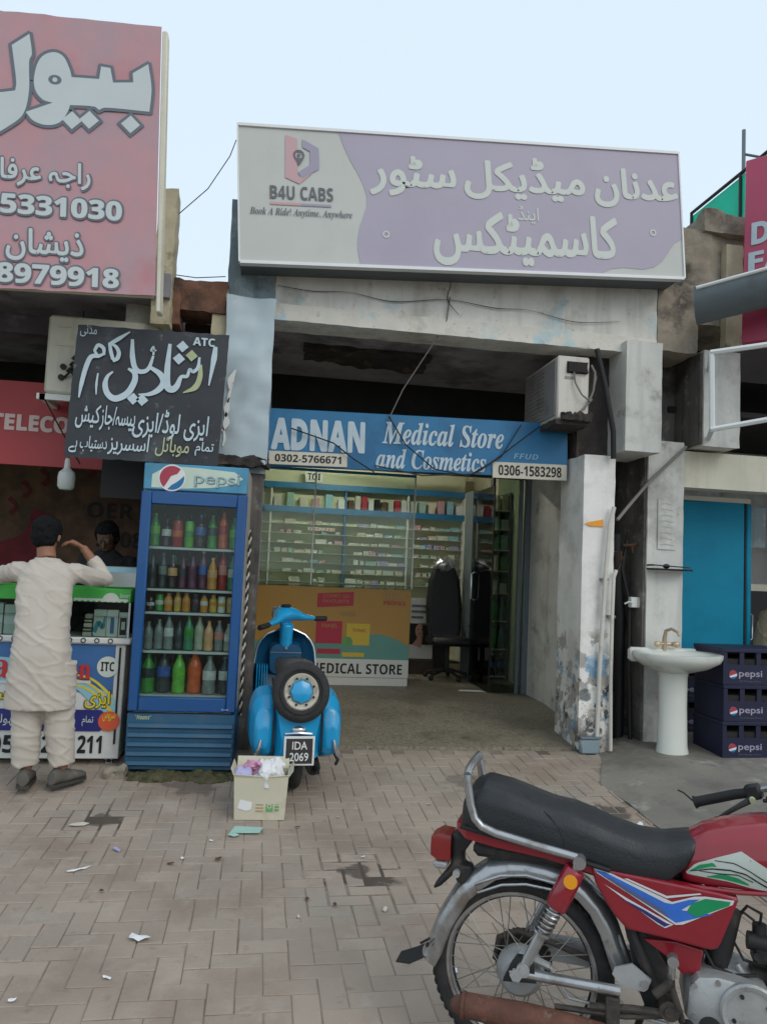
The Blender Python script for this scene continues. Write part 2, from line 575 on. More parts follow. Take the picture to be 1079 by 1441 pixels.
M('beam_band', S(212, 209, 199, 1.08), .9, var=.08, vs=4, bump=.5, bs=24, dirt=[(S(140, 200, 220), .85, 2.6, .55), (S(170, 160, 146), .6, 4, .54), (S(110, 102, 94), .8, 9, .61)])
M('soot', S(150, 148, 156, 1.0), .95, var=.3, vs=2.5, bump=.4, bs=18, dirt=[(S(84, 82, 88), .75, 1.6, .48), (S(176, 174, 174), .5, 6, .6)])
M('burnt_shade', S(62, 56, 54, .9), .9, var=.4, vs=6, bump=.5, dirt=(S(120, 96, 80), .6, 5, .55))
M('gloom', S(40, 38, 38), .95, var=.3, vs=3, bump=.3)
M('raw_concrete', S(158, 148, 132, .9), .95, var=.25, vs=5, bump=.8, bs=22, dirt=[(S(72, 66, 60), .85, 3, .5), (S(190, 184, 172), .6, 6, .58)])
M('yellow_plaster', S(198, 188, 160, .85), .92, var=.12, vs=6, bump=.5, bs=26, dirt=[(S(70, 62, 54), .9, 4.5, .53)])
M('brick', S(128, 92, 76, .9), .95, var=.25, vs=8, bump=.8, bs=30, dirt=[(S(66, 58, 52), .8, 5, .52)])
M('cream_wall', S(212, 208, 190, 1.0), .9, var=.06, vs=3, bump=.15, bs=30, dirt=(S(180, 172, 150), .4, 2, .55), streak=(S(170, 160, 140), .3))
M('shop_wall', S(206, 204, 178, 1.0), .8, var=.05)
M('dark_wood', S(58, 46, 38), .7, var=.3, vs=4)
M('brown_paper', S(112, 86, 62, .7), .8, var=.5, vs=5, dirt=[(S(70, 52, 40), .8, 4, .5), (S(90, 30, 34), .6, 2.6, .56)])
M('sheet_silver', S(186, 200, 206, .82), .42, metal=.3, var=.06, vs=2, bump=.12, bs=6, dirt=[(S(140, 156, 162), .5, 1.6, .52), (S(214, 214, 208), .6, 9, .63)])
M('rust', S(92, 62, 46), .9, var=.4, vs=12, bump=.6, dirt=(S(44, 34, 28), .8, 8, .5))
M('white_paint', S(214, 216, 212, 1.0), .5, var=.04, vs=3, bump=.05, dirt=(S(168, 164, 154), .5, 5, .58))
M('frame_white', S(216, 220, 218, 1.0), .45, var=.04)
M('steel_grey', S(120, 132, 138, .8), .55, metal=.2, var=.12, vs=3, dirt=(S(84, 88, 90), .6, 3, .54))
M('black', S(24, 24, 26), .6, var=.2)
M('black_rubber', S(30, 30, 31), .75, var=.25, vs=20)
M('wire_black', S(26, 26, 28), .6, var=0)
M('wire_grey', S(120, 116, 110), .6, var=.1)
M('pipe_white', S(206, 202, 192, .95), .5, var=.08, vs=4, dirt=(S(150, 140, 124), .6, 4, .55))
M('paint_white', S(222, 224, 220, .98), .7, var=.05)
M('paint_black', S(24, 24, 26), .7, var=0)

# ------------------------------------------------------------ ground, paving, apron, floor
def strip(name, mat, x0, x1, ys, zf, x0f=None):
    mb = MB()
    vs, fs = [], []
    for y in ys:
        vs += [(x0 if x0f is None else x0f(y), y, zf(y)), (x1, y, zf(y))]
    fs = [(2 * i, 2 * i + 1, 2 * i + 3, 2 * i + 2) for i in range(len(ys) - 1)]
    mb.add(vs, fs)
    return structure(mb.build(name, mat, recalc=False))
strip('ground', 'earth', -300, 300, [-300, .3, 1.0, 2.5, 4.6, 6.05, 8, 300], lambda y: gz(y) - .06)
strip('paving_bed', 'joint_sand', -5, 4.6, [.3, 1, 1.75, 2.5, 3.55, 4.6, 5.3, 6.06], lambda y: gz(y) - .0032)

def apron_edge(y):
    return 2.50 + .06 * noise.noise(V((y * 2, 0, 0))) + max(0, y - 5.3) * .42
PITS = [(.56, 3.93), (-.80, 4.68), (2.30, 4.72), (.66, 3.80)]
def paving():
    mb, W = MB(), .099
    rnd = random.Random(3)
    def blk(i, j, w, h):
        g = .0018
        x0, x1, y0, y1 = i * W + g, (i + w) * W - g, j * W + g, (j + h) * W - g
        if y0 < .4 or y1 > 6.06 or x1 < -4.6 or x0 > 4.4 or (x0 + x1) / 2 > apron_edge(y0) + .05 or abs(x0) > 1.1 + y0 * .75:
            return
        cm = ((x0 + x1) / 2, (y0 + y1) / 2)
        ds = min(math.hypot(cm[0] - a, (cm[1] - b_) * .8) for a, b_ in PITS)
        if ds < .055:
            return
        if ds < .36:
            q = .006 * (1 - ds / .36) + .0015
            x0, x1, y0, y1 = x0 + q, x1 - q, y0 + q, y1 - q
        dz, b = rnd.uniform(-.0016, .0016), .0035
        sx, sy = rnd.uniform(-.0016, .0016), rnd.uniform(-.0016, .0016)
        cx, cy = (x0 + x1) / 2, (y0 + y1) / 2
        Z = lambda x, y: gz(y) + dz + (x - cx) * sx * 8 + (y - cy) * sy * 8
        j4 = lambda: rnd.uniform(-.0016, .0016)
        o = [(x0 + j4(), y0 + j4()), (x1 + j4(), y0 + j4()), (x1 + j4(), y1 + j4()), (x0 + j4(), y1 + j4())]
        t = [(o[0][0] + b, o[0][1] + b), (o[1][0] - b, o[1][1] + b), (o[2][0] - b, o[2][1] - b), (o[3][0] + b, o[3][1] - b)]
        vs = [(x, y, gz(y) - .02) for x, y in o] + [(x, y, Z(x, y) - b * .8) for x, y in o] + [(x, y, Z(x, y)) for x, y in t]
        fs = [(8, 9, 10, 11)]
        for q in range(4):
            n = (q + 1) % 4
            fs += [(q, n, 4 + n, 4 + q), (4 + q, 4 + n, 8 + n, 8 + q)]
        mb.add(vs, fs)
    for i in range(-50, 50):
        for j in range(2, 64):
            k = (i - j) % 4
            if k == 0: blk(i, j, 2, 1)
            elif k == 3: blk(i, j, 1, 2)
    return structure(mb.build('paving', 'paver', recalc=False, smooth=20))
paving()

def apron():
    mb = MB()
    ys = [2.6 + .12 * k for k in range(37)]
    nx = 26
    vs = []
    for y in ys:
        a = apron_edge(y)
        for k in range(nx):
            x = a + (6.0 - a) * k / (nx - 1)
            h = gz(min(y, 6.05)) + .004 + min(1, (x - a) / .3) * .035 + (.016 if x > 3.1 + .25 * math.sin(y) else 0)
            vs.append((x, y, h + .012 * noise.noise(V((x * 2.4, y * 2.4, 1)))))
    mb.add(vs, [(i * nx + k, i * nx + k + 1, (i + 1) * nx + k + 1, (i + 1) * nx + k) for i in range(len(ys) - 1) for k in range(nx - 1)])
    return structure(mb.build('cement_apron', 'apron_cement', recalc=False, smooth=60))
apron()
mb = MB()
ys = [6.05, 6.5, 7.0, 7.4, 11]
mb.add([(x, y, fz(y)) for y in ys for x in (-.34, 3.0)] + [(-.34, 6.05, .02), (3.0, 6.05, .02)], [(2 * i, 2 * i + 1, 2 * i + 3, 2 * i + 2) for i in range(4)] + [(8 + 2, 8 + 3, 1, 0)])
structure(mb.build('shop_floor', 'terrazzo', recalc=False, smooth=0))

# ------------------------------------------------------------ the medical store's building
ms = thing('shop_building', 'middle shop building with a peeling white pillar, stained lintel and deep dark porch', 'building', (0, 0, 0))
link('pillar', rough_block(2.62, 2.895, 6.0, 6.5, .02, 2.53, .07, .006, 7, 1), 'plaster_pillar', ms)
link('pillar_head', rough_block(2.64, 2.92, 6.22, 6.5, 2.51, 3.44, .06, .012, 7, 31), 'burnt_shade', ms)  # set back; dark brown paints in the recess shadow as well as a burnt patch
link('beam_end', rough_block(2.925, 3.245, 5.9, 6.5, 2.57, 3.5, .08, .006, 7, 2), 'plaster', ms)
link('lintel', rough_block(.012, 3.245, 6.003, 6.3, 3.43, 4.12, .07, .008, 6, 3), 'plaster_beam', ms)
link('painted_band', rough_block(.014, 3.24, 5.992, 6.003, 3.428, 3.56, .035, .010, 9, 33), 'beam_band', ms)
mb = MB()
brush(mb, [(.02, 3.70), (.3, 3.68), (.6, 3.70), (.95, 3.66), (1.4, 3.72), (1.8, 3.69), (2.1, 3.70), (2.5, 3.64), (2.9, 3.68)], [.004, .007, .003, .008, .004, .008, .003, .007, .003], 5.984)
mb.build('crack', 'burnt_shade', ms, smooth=0)
mb = MB(); brush(mb, [(1.38, 4.0), (1.42, 3.86), (1.40, 3.72), (1.5, 3.6)], [.012, .007, .008, .004], 5.983); mb.build('crack', 'burnt_shade', ms, smooth=0)
link('column', rough_block(-.36, .012, 6.0, 6.34, 2.2, 4.36, .07, .012, 6, 4), 'plaster_blue', ms)
link('column_foot', rough_block(-.34, .0, 6.02, 6.34, .02, 2.2, .07, .006, 6, 4), 'grimy_plaster', ms)
link('beam_stub', rough_block(3.25, 3.62, 6.0, 6.5, 3.47, 4.07, .05, .022, 7, 5), 'raw_concrete', ms)
mb = MB()
mb.box(-.36, 3.25, 6.3, 11, 3.52, 4.1)
mb.build('roof', 'soot', ms)
mb = MB()                                               # ceiling with a ragged broken patch hanging a little lower
mb.box(-.02, 2.95, 6.31, 7.99, 3.47, 3.515)
mb.build('ceiling', 'soot', ms)
me = rough_block(.30, 1.45, 6.70, 7.20, 3.43, 3.462, .04, .05, 4, 6)
link('ceiling_patch', me, 'burnt_shade', ms)
mb = MB(); mb.box(-.2, -.02, 6.34, 11, 0, 3.52); mb.box(3.0, 3.1, 8.0, 11, 0, 3.52); mb.box(-.02, 3.0, 10.7, 10.8, 0, 3.5)
mb.build('inner_wall', 'shop_wall', ms)
mb = MB(); mb.box(2.86, 3.0, 6.5, 8.0, 0, 3.47)
mb.build('porch_wall', 'plaster', ms)
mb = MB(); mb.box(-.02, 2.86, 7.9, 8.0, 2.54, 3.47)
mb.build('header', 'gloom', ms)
mb = MB(); mb.box(-.02, 3.0, 8.0, 10.7, 3.06, 3.1)
mb.build('inner_ceiling', 'shop_wall', ms)
mb = MB(); mb.box(2.80, 2.86, 7.9, 7.97, .25, 2.54, .006); mb.box(2.74, 2.78, 7.93, 7.97, .25, 2.54, .004)
mb.build('door_post', 'steel_grey', ms)

t = thing('metal_cladding', 'dented silver metal sheet wrapped around the column between the black sign and the blue sign', 'metal sheet')
me = rough_block(-.345, .018, 5.90, 6.34, 2.30, 3.555, .04, .017, 3.4, 7)
for v in me.vertices:
    if v.co.z < 2.36:
        v.co.z -= .05 * (v.co.x + .35) * 2 + .03 * noise.noise(V((v.co.x * 12, v.co.y * 5, 3)))
link('sheet', me, 'sheet_silver', t)
link('torn_edge', rough_block(-.36, .03, 5.88, 6.02, 2.245, 2.315, .022, .035, 13, 40), 'burnt_shade', t)
mb = MB(); rnd = random.Random(2)
for k in range(5):
    x, z = -.325 + .008 * k, 2.40 + .11 * k
    brush(mb, [(x - .01 + .02 * rnd.random(), z - .02), (x + .02 * rnd.random(), z + .05), (x + .01 * k, z + .13)], [.01, .05 * rnd.random() + .015, .008], 5.872)
mb.build('peeling_film', 'paint_white', t)

# ------------------------------------------------------------ left shop building
lb = thing('shop_building', 'left shop building with a dark porch above the telecom sign and a brick end', 'building')
mb = MB(); mb.box(-4.5, -.76, 5.75, 6.55, 3.44, 3.62); mb.box(-4.5, -.5, 6.55, 9, 3.3, 3.6)
mb.build('porch_slab', 'soot', lb)
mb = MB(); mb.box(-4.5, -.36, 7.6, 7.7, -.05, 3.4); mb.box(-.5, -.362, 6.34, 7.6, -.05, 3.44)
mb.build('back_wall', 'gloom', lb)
link('grey_pier', rough_block(-1.10, -.77, 5.98, 6.4, 2.86, 3.44, .08, .005, 5, 8), 'plaster', lb)
link('yellow_post', rough_block(-.89, -.755, 5.8, 6.0, 3.25, 4.29, .045, .014, 8, 9), 'yellow_plaster', lb)
link('broken_brick', rough_block(-.76, -.36, 5.95, 6.3, 3.42, 3.66, .04, .022, 9, 10), 'brick', lb)
link('brick_rubble', rough_block(-.85, -.70, 5.92, 6.2, 3.3, 3.66, .04, .03, 9, 11), 'brick', lb)
link('cream_strip', rough_block(-.46, -.345, 5.97, 6.15, 3.1, 3.66, .05, .008, 9, 12), 'yellow_plaster', lb)
mb = MB(); mb.box(-.7, -.36, 6.34, 6.36, .02, 3.44)
mb.build('side_panel', 'dark_wood', lb)
mb = MB(); rect(mb, -2.8, 1.0, -.55, 2.6, 7.59)
pp = mb.build('poster_wall', 'brown_paper', lb)
M('dull_red', S(116, 34, 40, .8), .8, var=.3, vs=9)
M('dull_blue', S(56, 50, 52, .6), .8, var=.3)
for k in range(9):                                      # broken red arc of old lettering on the shop's back wall
    a = math.pi * (.88 - .095 * k)
    x, z = -1.62 + .72 * math.cos(a), 1.72 + .62 * math.sin(a)
    mb = MB()
    brush(mb, [(x - .03, z + .07), (x + .02, z + .02), (x + .035, z - .02), (x - .01, z - .08)], [.05, .03, .03, .05], 7.583)
    mb.build('painted_letter', 'dull_red', pp)
mb = MB(); brush(mb, [(-.62, 1.35), (-.66, 1.7), (-.6, 2.05)], [.3, .24, .3], 7.58); mb.build('painted_patch', 'dull_red', pp)
mb = MB(); brush(mb, [(-2.5, 1.4), (-2.1, 1.6), (-2.0, 1.9)], [.3, .24, .2], 7.58); mb.build('painted_patch', 'dull_red', pp)
for i, s in enumerate(('OER', '3108')):
    lettering(bold(s), (-1.62 + .1 * i, 1.87 - .27 * i, -1.2 + .1 * i, 2.02 - .27 * i), 7.582, 'dull_blue', pp)
t = thing('window_frame', 'pale steel upright at the left edge of the drinks fridge', 'window frame')
mb = MB(); mb.box(-.86, -.825, 5.95, 5.99, 1.2, 2.5, .004); mb.box(-1.25, -.86, 5.96, 5.98, 2.3, 2.34)
mb.build('upright', 'steel_grey', t)
mb = MB(); mb.box(-1.20, -.87, 6.0, 6.02, 1.95, 2.30)
mb.build('dark_panel', 'black', t)

# ------------------------------------------------------------ right shop building
rb = thing('shop_building', 'right shop building with white wall behind the sink, cream header and roof rubble', 'building')
link('sink_wall', rough_block(3.27, 3.60, 6.15, 7.2, .05, 2.72, .08, .005, 5, 13), 'plaster', rb)
mb = MB(); mb.box(3.602, 6.5, 6.22, 6.4, 2.34, 2.66)
mb.build('header', 'cream_wall', rb)
mb = MB(); mb.box(3.602, 6.5, 8.2, 8.3, 0, 3.3); mb.box(6.4, 6.5, 6.4, 8.2, 0, 3.3)
mb.build('back_wall', 'plaster', rb)
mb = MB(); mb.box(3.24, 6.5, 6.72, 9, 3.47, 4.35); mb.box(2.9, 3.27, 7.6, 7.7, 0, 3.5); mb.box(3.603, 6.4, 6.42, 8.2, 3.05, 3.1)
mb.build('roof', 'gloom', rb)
link('upper_pier', rough_block(3.70, 4.04, 6.02, 6.6, 2.68, 3.52, .08, .006, 6, 14), 'plaster', rb)
link('upper_wall', rough_block(3.28, 3.70, 6.45, 6.6, 2.75, 3.5, .08, .01, 6, 15), 'grimy_plaster', rb)
link('gap_wall', rough_block(3.245, 3.268, 6.17, 7.2, .05, 2.72, .08, .006, 6, 34), 'grimy_plaster', rb)
link('pier_side', rough_block(3.675, 3.70, 6.04, 6.6, 2.70, 3.5, .08, .006, 6, 35), 'grimy_plaster', rb)
link('roof_rubble', rough_block(3.50, 4.25, 6.05, 6.7, 3.75, 4.62, .06, .05, 4, 16), 'raw_concrete', rb)
link('roof_cap', rough_block(3.66, 4.5, 5.98, 6.8, 4.56, 4.74, .05, .04, 6, 17), 'raw_concrete', rb)
link('cream_edge', rough_block(3.86, 4.02, 5.96, 6.04, 3.55, 4.46, .05, .012, 8, 18), 'yellow_plaster', rb)
mb = MB(); mb.box(3.56, 6.4, 7.3, 7.34, 1.45, 1.52)
mb.build('inner_ledge', 'cream_wall', rb)
mb = MB(); mb.box(4.75, 6.0, 7.3, 7.34, .3, 1.45)
mb.build('opening_shade_slab', 'black', rb)  # solid black slab painted to stand for the shade inside an opening
M('green_net', S(84, 226, 200, .95), .7, var=.08, vs=3)
_t = MATS['green_net'].node_tree                         # thin sheet: daylight shines through it
_a = _t.nodes.new('ShaderNodeBsdfTranslucent'); _x = _t.nodes.new('ShaderNodeMixShader'); _x.inputs[0].default_value = .6
_a.inputs['Color'].default_value = S(84, 226, 200, .95)
_o = [n for n in _t.nodes if n.type == 'OUTPUT_MATERIAL'][0]
_t.links.new(_t.nodes['Principled BSDF'].outputs[0], _x.inputs[1]); _t.links.new(_a.outputs[0], _x.inputs[2]); _t.links.new(_x.outputs[0], _o.inputs['Surface'])
t = thing('roof_fence', 'green sheet fence with dark posts on the roof edge at right', 'fence')
mb = MB(); mb.box(4.995, 5.0, 6.2, 8.42, 5.3, 5.98)
mb.build('green_sheet', 'green_net', t)
for y in (8.42, 7.45, 6.5):
    mb = MB(); mb.tube([(4.98, y, 5.2), (4.98, y, 6.02)], .018, 6); mb.build('post', 'black', t)
mb = MB(); mb.tube([(4.98, 6.2, 6.01), (4.98, 8.42, 6.01)], .02, 6); mb.build('rail', 'black', t)
t = thing('roof_antenna', 'thin grey pole with a short arm rising above the green roof fence', 'pole')
mb = MB(); mb.tube([(5.05, 7.5, 5.4), (5.05, 7.5, 6.55)], .02, 6); mb.build('mast', 'steel_grey', t)
mb = MB(); mb.tube([(5.05, 7.5, 6.27), (5.5, 7.3, 6.12)], .014, 6); mb.build('arm', 'steel_grey', t)
# ------------------------------------------------------------ signs
M('lilac', S(172, 165, 182, .98), .5, var=.03, vs=2, dirt=(S(164, 156, 172, .98), .4, 1.3, .5))
M('lilac_letter', S(200, 206, 198, 1.02), .5, var=.02)
M('sign_cream', S(190, 193, 187, 1.02), .5, var=.03, vs=2, dirt=(S(184, 186, 178, .98), .5, 1.3, .5))
M('sign_edge', S(226, 228, 228, 1.0), .4, var=.03)
M('sign_under', S(92, 100, 104, .9), .6, var=.1)
M('logo_pink', S(196, 158, 164, 1.0), .5, var=0)
M('logo_mauve', S(158, 152, 172, 1.0), .5, var=0)
M('logo_grey', S(96, 100, 106), .5, var=0)
al = R(3.94)
t = thing('shop_sign', 'long lilac lightbox sign with white urdu lettering, hung askew over the porch', 'sign', (-.262, 5.7, 3.758), (0, -al, 0))
mb = MB(); mb.box(0, 3.58, .012, .30, 0, 1.04)
mb.build('box', 'sign_under', t)
mb = MB()
for a in ((-.012, .0, 0, 1.045), (3.58, 3.592, 0, 1.045)):
    mb.box(a[0], a[1], -.012, .05, a[2] - .012, a[3] + .012)
mb.box(0, 3.58, -.012, .05, -.024, 0); mb.box(0, 3.58, -.012, .05, 1.04, 1.062)
mb.build('frame', 'sign_edge', t)
mb = MB(); rect(mb, 0, 0, 3.58, 1.04, .002)
fc = mb.build('cream_face', 'sign_cream', t, smooth=0)
wave = [(.757, 1.04), (.80, .92), (.841, .825), (.90, .72), (.946, .62), (.966, .54), (.964, .465), (.935, .38), (.905, .294), (.888, .2), (.886, .12), (.905, 0)]
cor = [(2.86, 0), (2.95, .045), (3.05, .06), (3.136, .055), (3.22, .05), (3.324, .074), (3.40, .13), (3.456, .204), (3.51, .28), (3.58, .32)]
mb = MB(); mb.sheet(wave + cor + [(3.58, 1.04)], -.001)
mb.build('lilac_panel', 'lilac', t, smooth=0)
mb = MB()
for s, b in (('عدنان', (2.831, .555, 3.565, .89)), ('میڈیکل', (1.743, .565, 2.752, .93)), ('سٹور', (.99, .555, 1.68, .885)), ('کاسمیٹکس', (1.481, .02, 3.015, .475)), ('اینڈ', (2.174, .385, 2.35, .535))):
    lettering(urdu(s), b, -.005, 'lilac_letter', t, .030 if s != 'اینڈ' else .006)
for x, z in ((1.11, .246), (3.326, .36)):
    ring2(MB(), x, z, .016, .028, -.005).build('ring_mark', 'lilac_letter', t, smooth=0, recalc=False)
mb = MB(); mb.sheet([(.352, .99), (.437, .965), (.437, .66), (.55, .70), (.452, .61), (.345, .655)], -.004)
mb.build('logo', 'logo_pink', t, smooth=0)
mb = MB(); mb.sheet([(.478, .965), (.602, .90), (.602, .735), (.47, .655), (.44, .70), (.535, .765), (.535, .87), (.478, .90)], -.005)
mb.build('logo', 'logo_mauve', t, smooth=0)
mb = MB(); ring2(mb, .45, .835, .028, .043, -.007); disc(mb, .45, .835, .012, -.007)
mb.add([(.414, -.0074, .812), (.486, -.0074, .812), (.45, -.0074, .752)], [(0, 1, 2)])
lettering(bold('B4U CABS'), (.228, .485, .706, .59), -.005, 'logo_grey', t)
mb.build('logo_pin', 'logo_grey', t, smooth=0, recalc=False)
lettering(serifital('Book A Ride! Anytime, Anywhere'), (.077, .345, .85, .415), -.005, 'logo_grey', t)
mb = MB(); rect(mb, .228, .440, .46, .460, -.004); mb.build('underline', 'logo_pink', t, smooth=0)
mb = MB(); rect(mb, .46, .440, .69, .458, -.0045); mb.build('underline', 'logo_mauve', t, smooth=0)
mb = MB(); mb.box(.325, .375, .05, .12, 1.062, 1.09, .004); mb.build('clip', 'black', t)

# pink billboard at the left
M('billboard_pink', S(198, 150, 156, .9), .55, var=.06, vs=1.2, bump=.15, bs=2.5, dirt=[(S(184, 160, 168, .82), .8, 1.1, .46), (S(192, 116, 120, .9), .5, 1.7, .55)])
M('billboard_letter', S(196, 205, 205, .98), .55, var=.03)
M('billboard_outline', S(100, 108, 118, 1.0), .55, var=0)
t = thing('billboard', 'faded pink billboard with big outlined urdu word and phone numbers at the top left', 'billboard', (-1.749, 5.2, 3.197), (0, -R(2.3), 0))
mb = MB(); nx, nz = 34, 26
fn = lambda i, k: (-1.9 + 2.87 * i / nx, .0028 * noise.noise(V((i * .35, k * .35, 4))) + .004 * math.exp(-((i - nx) / 3) ** 2) * noise.noise(V((i * .5, k * .9, 8))), 0 + 1.88 * k / nz + (.012 * noise.noise(V((i * .7, 9, 0))) if k in (0, nz) else 0) + .02 * (i / nx))
mb.add([fn(i, k) for i in range(nx + 1) for k in range(nz + 1)], [(i * (nz + 1) + k, (i + 1) * (nz + 1) + k, (i + 1) * (nz + 1) + k + 1, i * (nz + 1) + k + 1) for i in range(nx) for k in range(nz)])
mb.build('printed_skin', 'billboard_pink', t, recalc=False, smooth=60)
mb = MB(); mb.box(-1.9, .96, .02, .06, .02, 1.86); mb.box(.975, 1.012, -.004, .1, -.09, 1.875, .008)
mb.build('frame', 'cream_wall', t)
D = -.0062
ba, bb = MB(), MB()
lam = [(-.55, 1.02), (-.30, .98), (-.1, 1.02), (.02, 1.10), (.105, 1.19), (.135, 1.35), (.13, 1.56), (.145, 1.61), (.125, 1.745), (.018, 1.655), (.03, 1.58), (.055, 1.40), (.05, 1.345), (-.06, 1.32), (-.2, 1.30), (-.4, 1.36), (-.55, 1.32)]
word = [(.905, 1.285), (.915, 1.45), (.890, 1.62), (.79, 1.545), (.795, 1.48), (.665, 1.465), (.645, 1.565), (.585, 1.57), (.575, 1.48), (.40, 1.475), (.385, 1.53), (.34, 1.615), (.275, 1.635), (.20, 1.585), (.165, 1.46), (.175, 1.36), (.225, 1.30), (.285, 1.285), (.12, 1.205), (.17, 1.15), (.26, 1.128), (.34, 1.16), (.385, 1.24), (.395, 1.28), (.55, 1.285), (.58, 1.265), (.62, 1.285)]
def outline(mb, poly, w, d):
    for i in range(len(poly)):
        a, b = V(poly[i - 1]), V(poly[i])
        u = b - a
        if u.length < 1e-5:
            continue
        u.normalize(); n = V((-u.y, u.x)) * w / 2; e = u * w * .3
        k = d - .00012 * (i % 9)
        mb.add([(p.x, k, p.y) for p in (a - e - n, b + e - n, b + e + n, a - e + n)], [(0, 1, 2, 3)])
def grow(poly, w):
    n = len(poly); out = []
    A = sum(poly[i][0] * poly[(i + 1) % n][1] - poly[(i + 1) % n][0] * poly[i][1] for i in range(n))
    sg = 1 if A > 0 else -1
    for i in range(n):
        a, b, c = V(poly[i - 1]), V(poly[i]), V(poly[(i + 1) % n])
        u, v = (b - a).normalized(), (c - b).normalized()
        m = V((u.y, -u.x)) + V((v.y, -v.x))
        m.normalize()
        k = w / max(.5, m.dot(V((u.y, -u.x))))
        out.append((b.x + m.x * k * sg, b.y + m.y * k * sg))
    return out
for poly, o in ((lam, 0), (word, .0012)):
    poly = soften(poly)
    ba.sheet(poly, D - .0018 - o * .3)
    outline(bb, poly, .042, D - .0002)
disc(bb, .295, 1.445, .042, D - .0022, rz=.034); disc(ba, .295, 1.445, .016, D - .0028)
for x, z in ((.785, 1.185), (.411, 1.177), (.520, 1.19)):
    dots(bb, [(x, z)], .090, D - .0008 + .0002 * (x > .5)); dots(ba, [(x, z)], .062, D - .0023)
for s, b in ((urdu('راجہ عرفان'), (-.14, .70, .54, .885)), (urdu('ذیشان'), (.03, .20, .51, .42)), (urdu('ارشد'), (-.5, .2, -.1, .4)), (bold('03005331030'), (-.455, .51, .746, .645)), (bold('03348979918'), (-.46, .050, .739, .183))):
    o = lettering(s, b, D - .0034, 'billboard_letter', t, .022)
    lettering(s, (b[0] - .012, b[1] - .012, b[2] + .012, b[3] + .012), D - .0002, 'billboard_outline', o, .062, name='outline')
bb.build('outline', 'billboard_outline', t, smooth=0, recalc=False)
ba.build('lettering', 'billboard_letter', t, smooth=0, recalc=False)

# black hand-painted sign
M('sign_black', S(50, 55, 62, .85), .55, var=.15, vs=3, bump=.15, bs=5, dirt=[(S(96, 102, 108), .55, 2.6, .54), (S(36, 38, 42), .6, 2, .5), (S(150, 150, 146), .55, 14, .61)])
M('chalk', S(190, 208, 216, .98), .75, var=.06, vs=20)
M('chalk_yellow', S(176, 184, 146, .95), .75, var=.1, vs=20)
t = thing('shop_sign', 'black hand painted metal sign with white urdu brushwork hanging above the drinks fridge', 'sign', (-1.355, 5.5, 2.189))
mb = MB(); nx = 20
fn = lambda i, k: (.0 + .03 * k / nx + (1.03 - .0) * i / nx + .006 * noise.noise(V((k * .6, i * 9, 0))), .006 * noise.noise(V((i * .3, k * .3, 1))), -.012 + .925 * k / nx + .02 * i / nx * (k / nx) + .012 * noise.noise(V((i * .8, k * 9, 3))))
mb.add([fn(i, k) for i in range(nx + 1) for k in range(nx + 1)], [(i * (nx + 1) + k, (i + 1) * (nx + 1) + k, (i + 1) * (nx + 1) + k + 1, i * (nx + 1) + k + 1) for i in range(nx) for k in range(nx)])
mb.build('plate', 'sign_black', t, recalc=False, smooth=60)
mb = MB(); mb.box(.04, 1.0, .012, .03, .0, .03); mb.box(.04, 1.0, .012, .03, .88, .91); mb.box(.2, .23, .012, .03, .03, .88)
mb.build('bracket', 'rust', t)
D = -.010
a = MB(); y = MB()
NS = [0]
def bs(pts, w, m=None):
    NS[0] += 1
    brush(m or a, pts, [q * .8 for q in w], D - .0005 * NS[0])
bs([(.968, .838), (.962, .75), (.938, .555)], [.035, .05, .012])
bs([(.871, .70), (.873, .61), (.845, .535), (.765, .489)], [.03, .045, .05, .01], y)
bs([(.862, .752), (.856, .68), (.825, .645), (.80, .66), (.785, .61), (.745, .60), (.72, .535), (.69, .508), (.655, .53), (.648, .66), (.655, .83)], [.02, .03, .03, .022, .03, .03, .05, .06, .06, .05, .028])
bs([(.535, .65), (.60, .61), (.628, .555), (.60, .50), (.54, .462), (.465, .453)], [.03, .05, .055, .05, .035, .012])
bs([(.400, .84), (.408, .72), (.430, .64), (.470, .615), (.52, .64), (.548, .735)], [.025, .045, .045, .04, .035, .02])
bs([(.548, .74), (.546, .80), (.53, .77), (.566, .775)], [.018, .014, .014, .014])
bs([(.385, .63), (.43, .60), (.432, .54), (.39, .455), (.315, .412), (.262, .44), (.240, .50), (.250, .56), (.285, .60)], [.02, .045, .05, .055, .055, .05, .045, .03, .014])
bs([(.380, .890), (.31, .835), (.250, .790)], [.012, .036, .03])
bs([(.250, .80), (.262, .74), (.280, .685)], [.026, .032, .03])
bs([(.258, .795), (.295, .775), (.316, .735), (.308, .695), (.278, .675)], [.02, .03, .034, .036, .03])
bs([(.218, .71), (.212, .758), (.176, .776), (.153, .735)], [.022, .032, .032, .024])
bs([(.152, .74), (.18, .702), (.222, .722)], [.02, .03, .02])
bs([(.19, .70), (.135, .69), (.105, .61), (.085, .50), (.074, .40)], [.03, .04, .04, .035, .012])
dots(a, [(.742, .818), (.722, .728), (.432, .420), (.492, .416)], .042, D - .004)
dots(y, [(.808, .758)], .042, D - .004)
bs([(.188, .58), (.183, .50), (.186, .43)], [.012, .02, .01])
for s, b, m in ((urdu('ایزی لوڈ/ایزی'), (.44, .15, .955, .36), a), (urdu('پیسہ/جاز'), (.22, .17, .455, .36), a), (urdu('کیش'), (.06, .19, .225, .36), a), (urdu('دستیاب ہے'), (.03, .02, .28, .14), a), (urdu('اسسریز'), (.285, .02, .56, .16), a), (urdu('موبائل'), (.60, .03, .83, .17), y), (urdu('تمام'), (.87, .05, 1.0, .15), a)):
    lettering(s, b, D - .001, 'chalk' if m is a else 'chalk_yellow', t, .012, .12)
lettering(bold('ATC'), (.811, .835, .962, .895), D, 'chalk', t, .01)
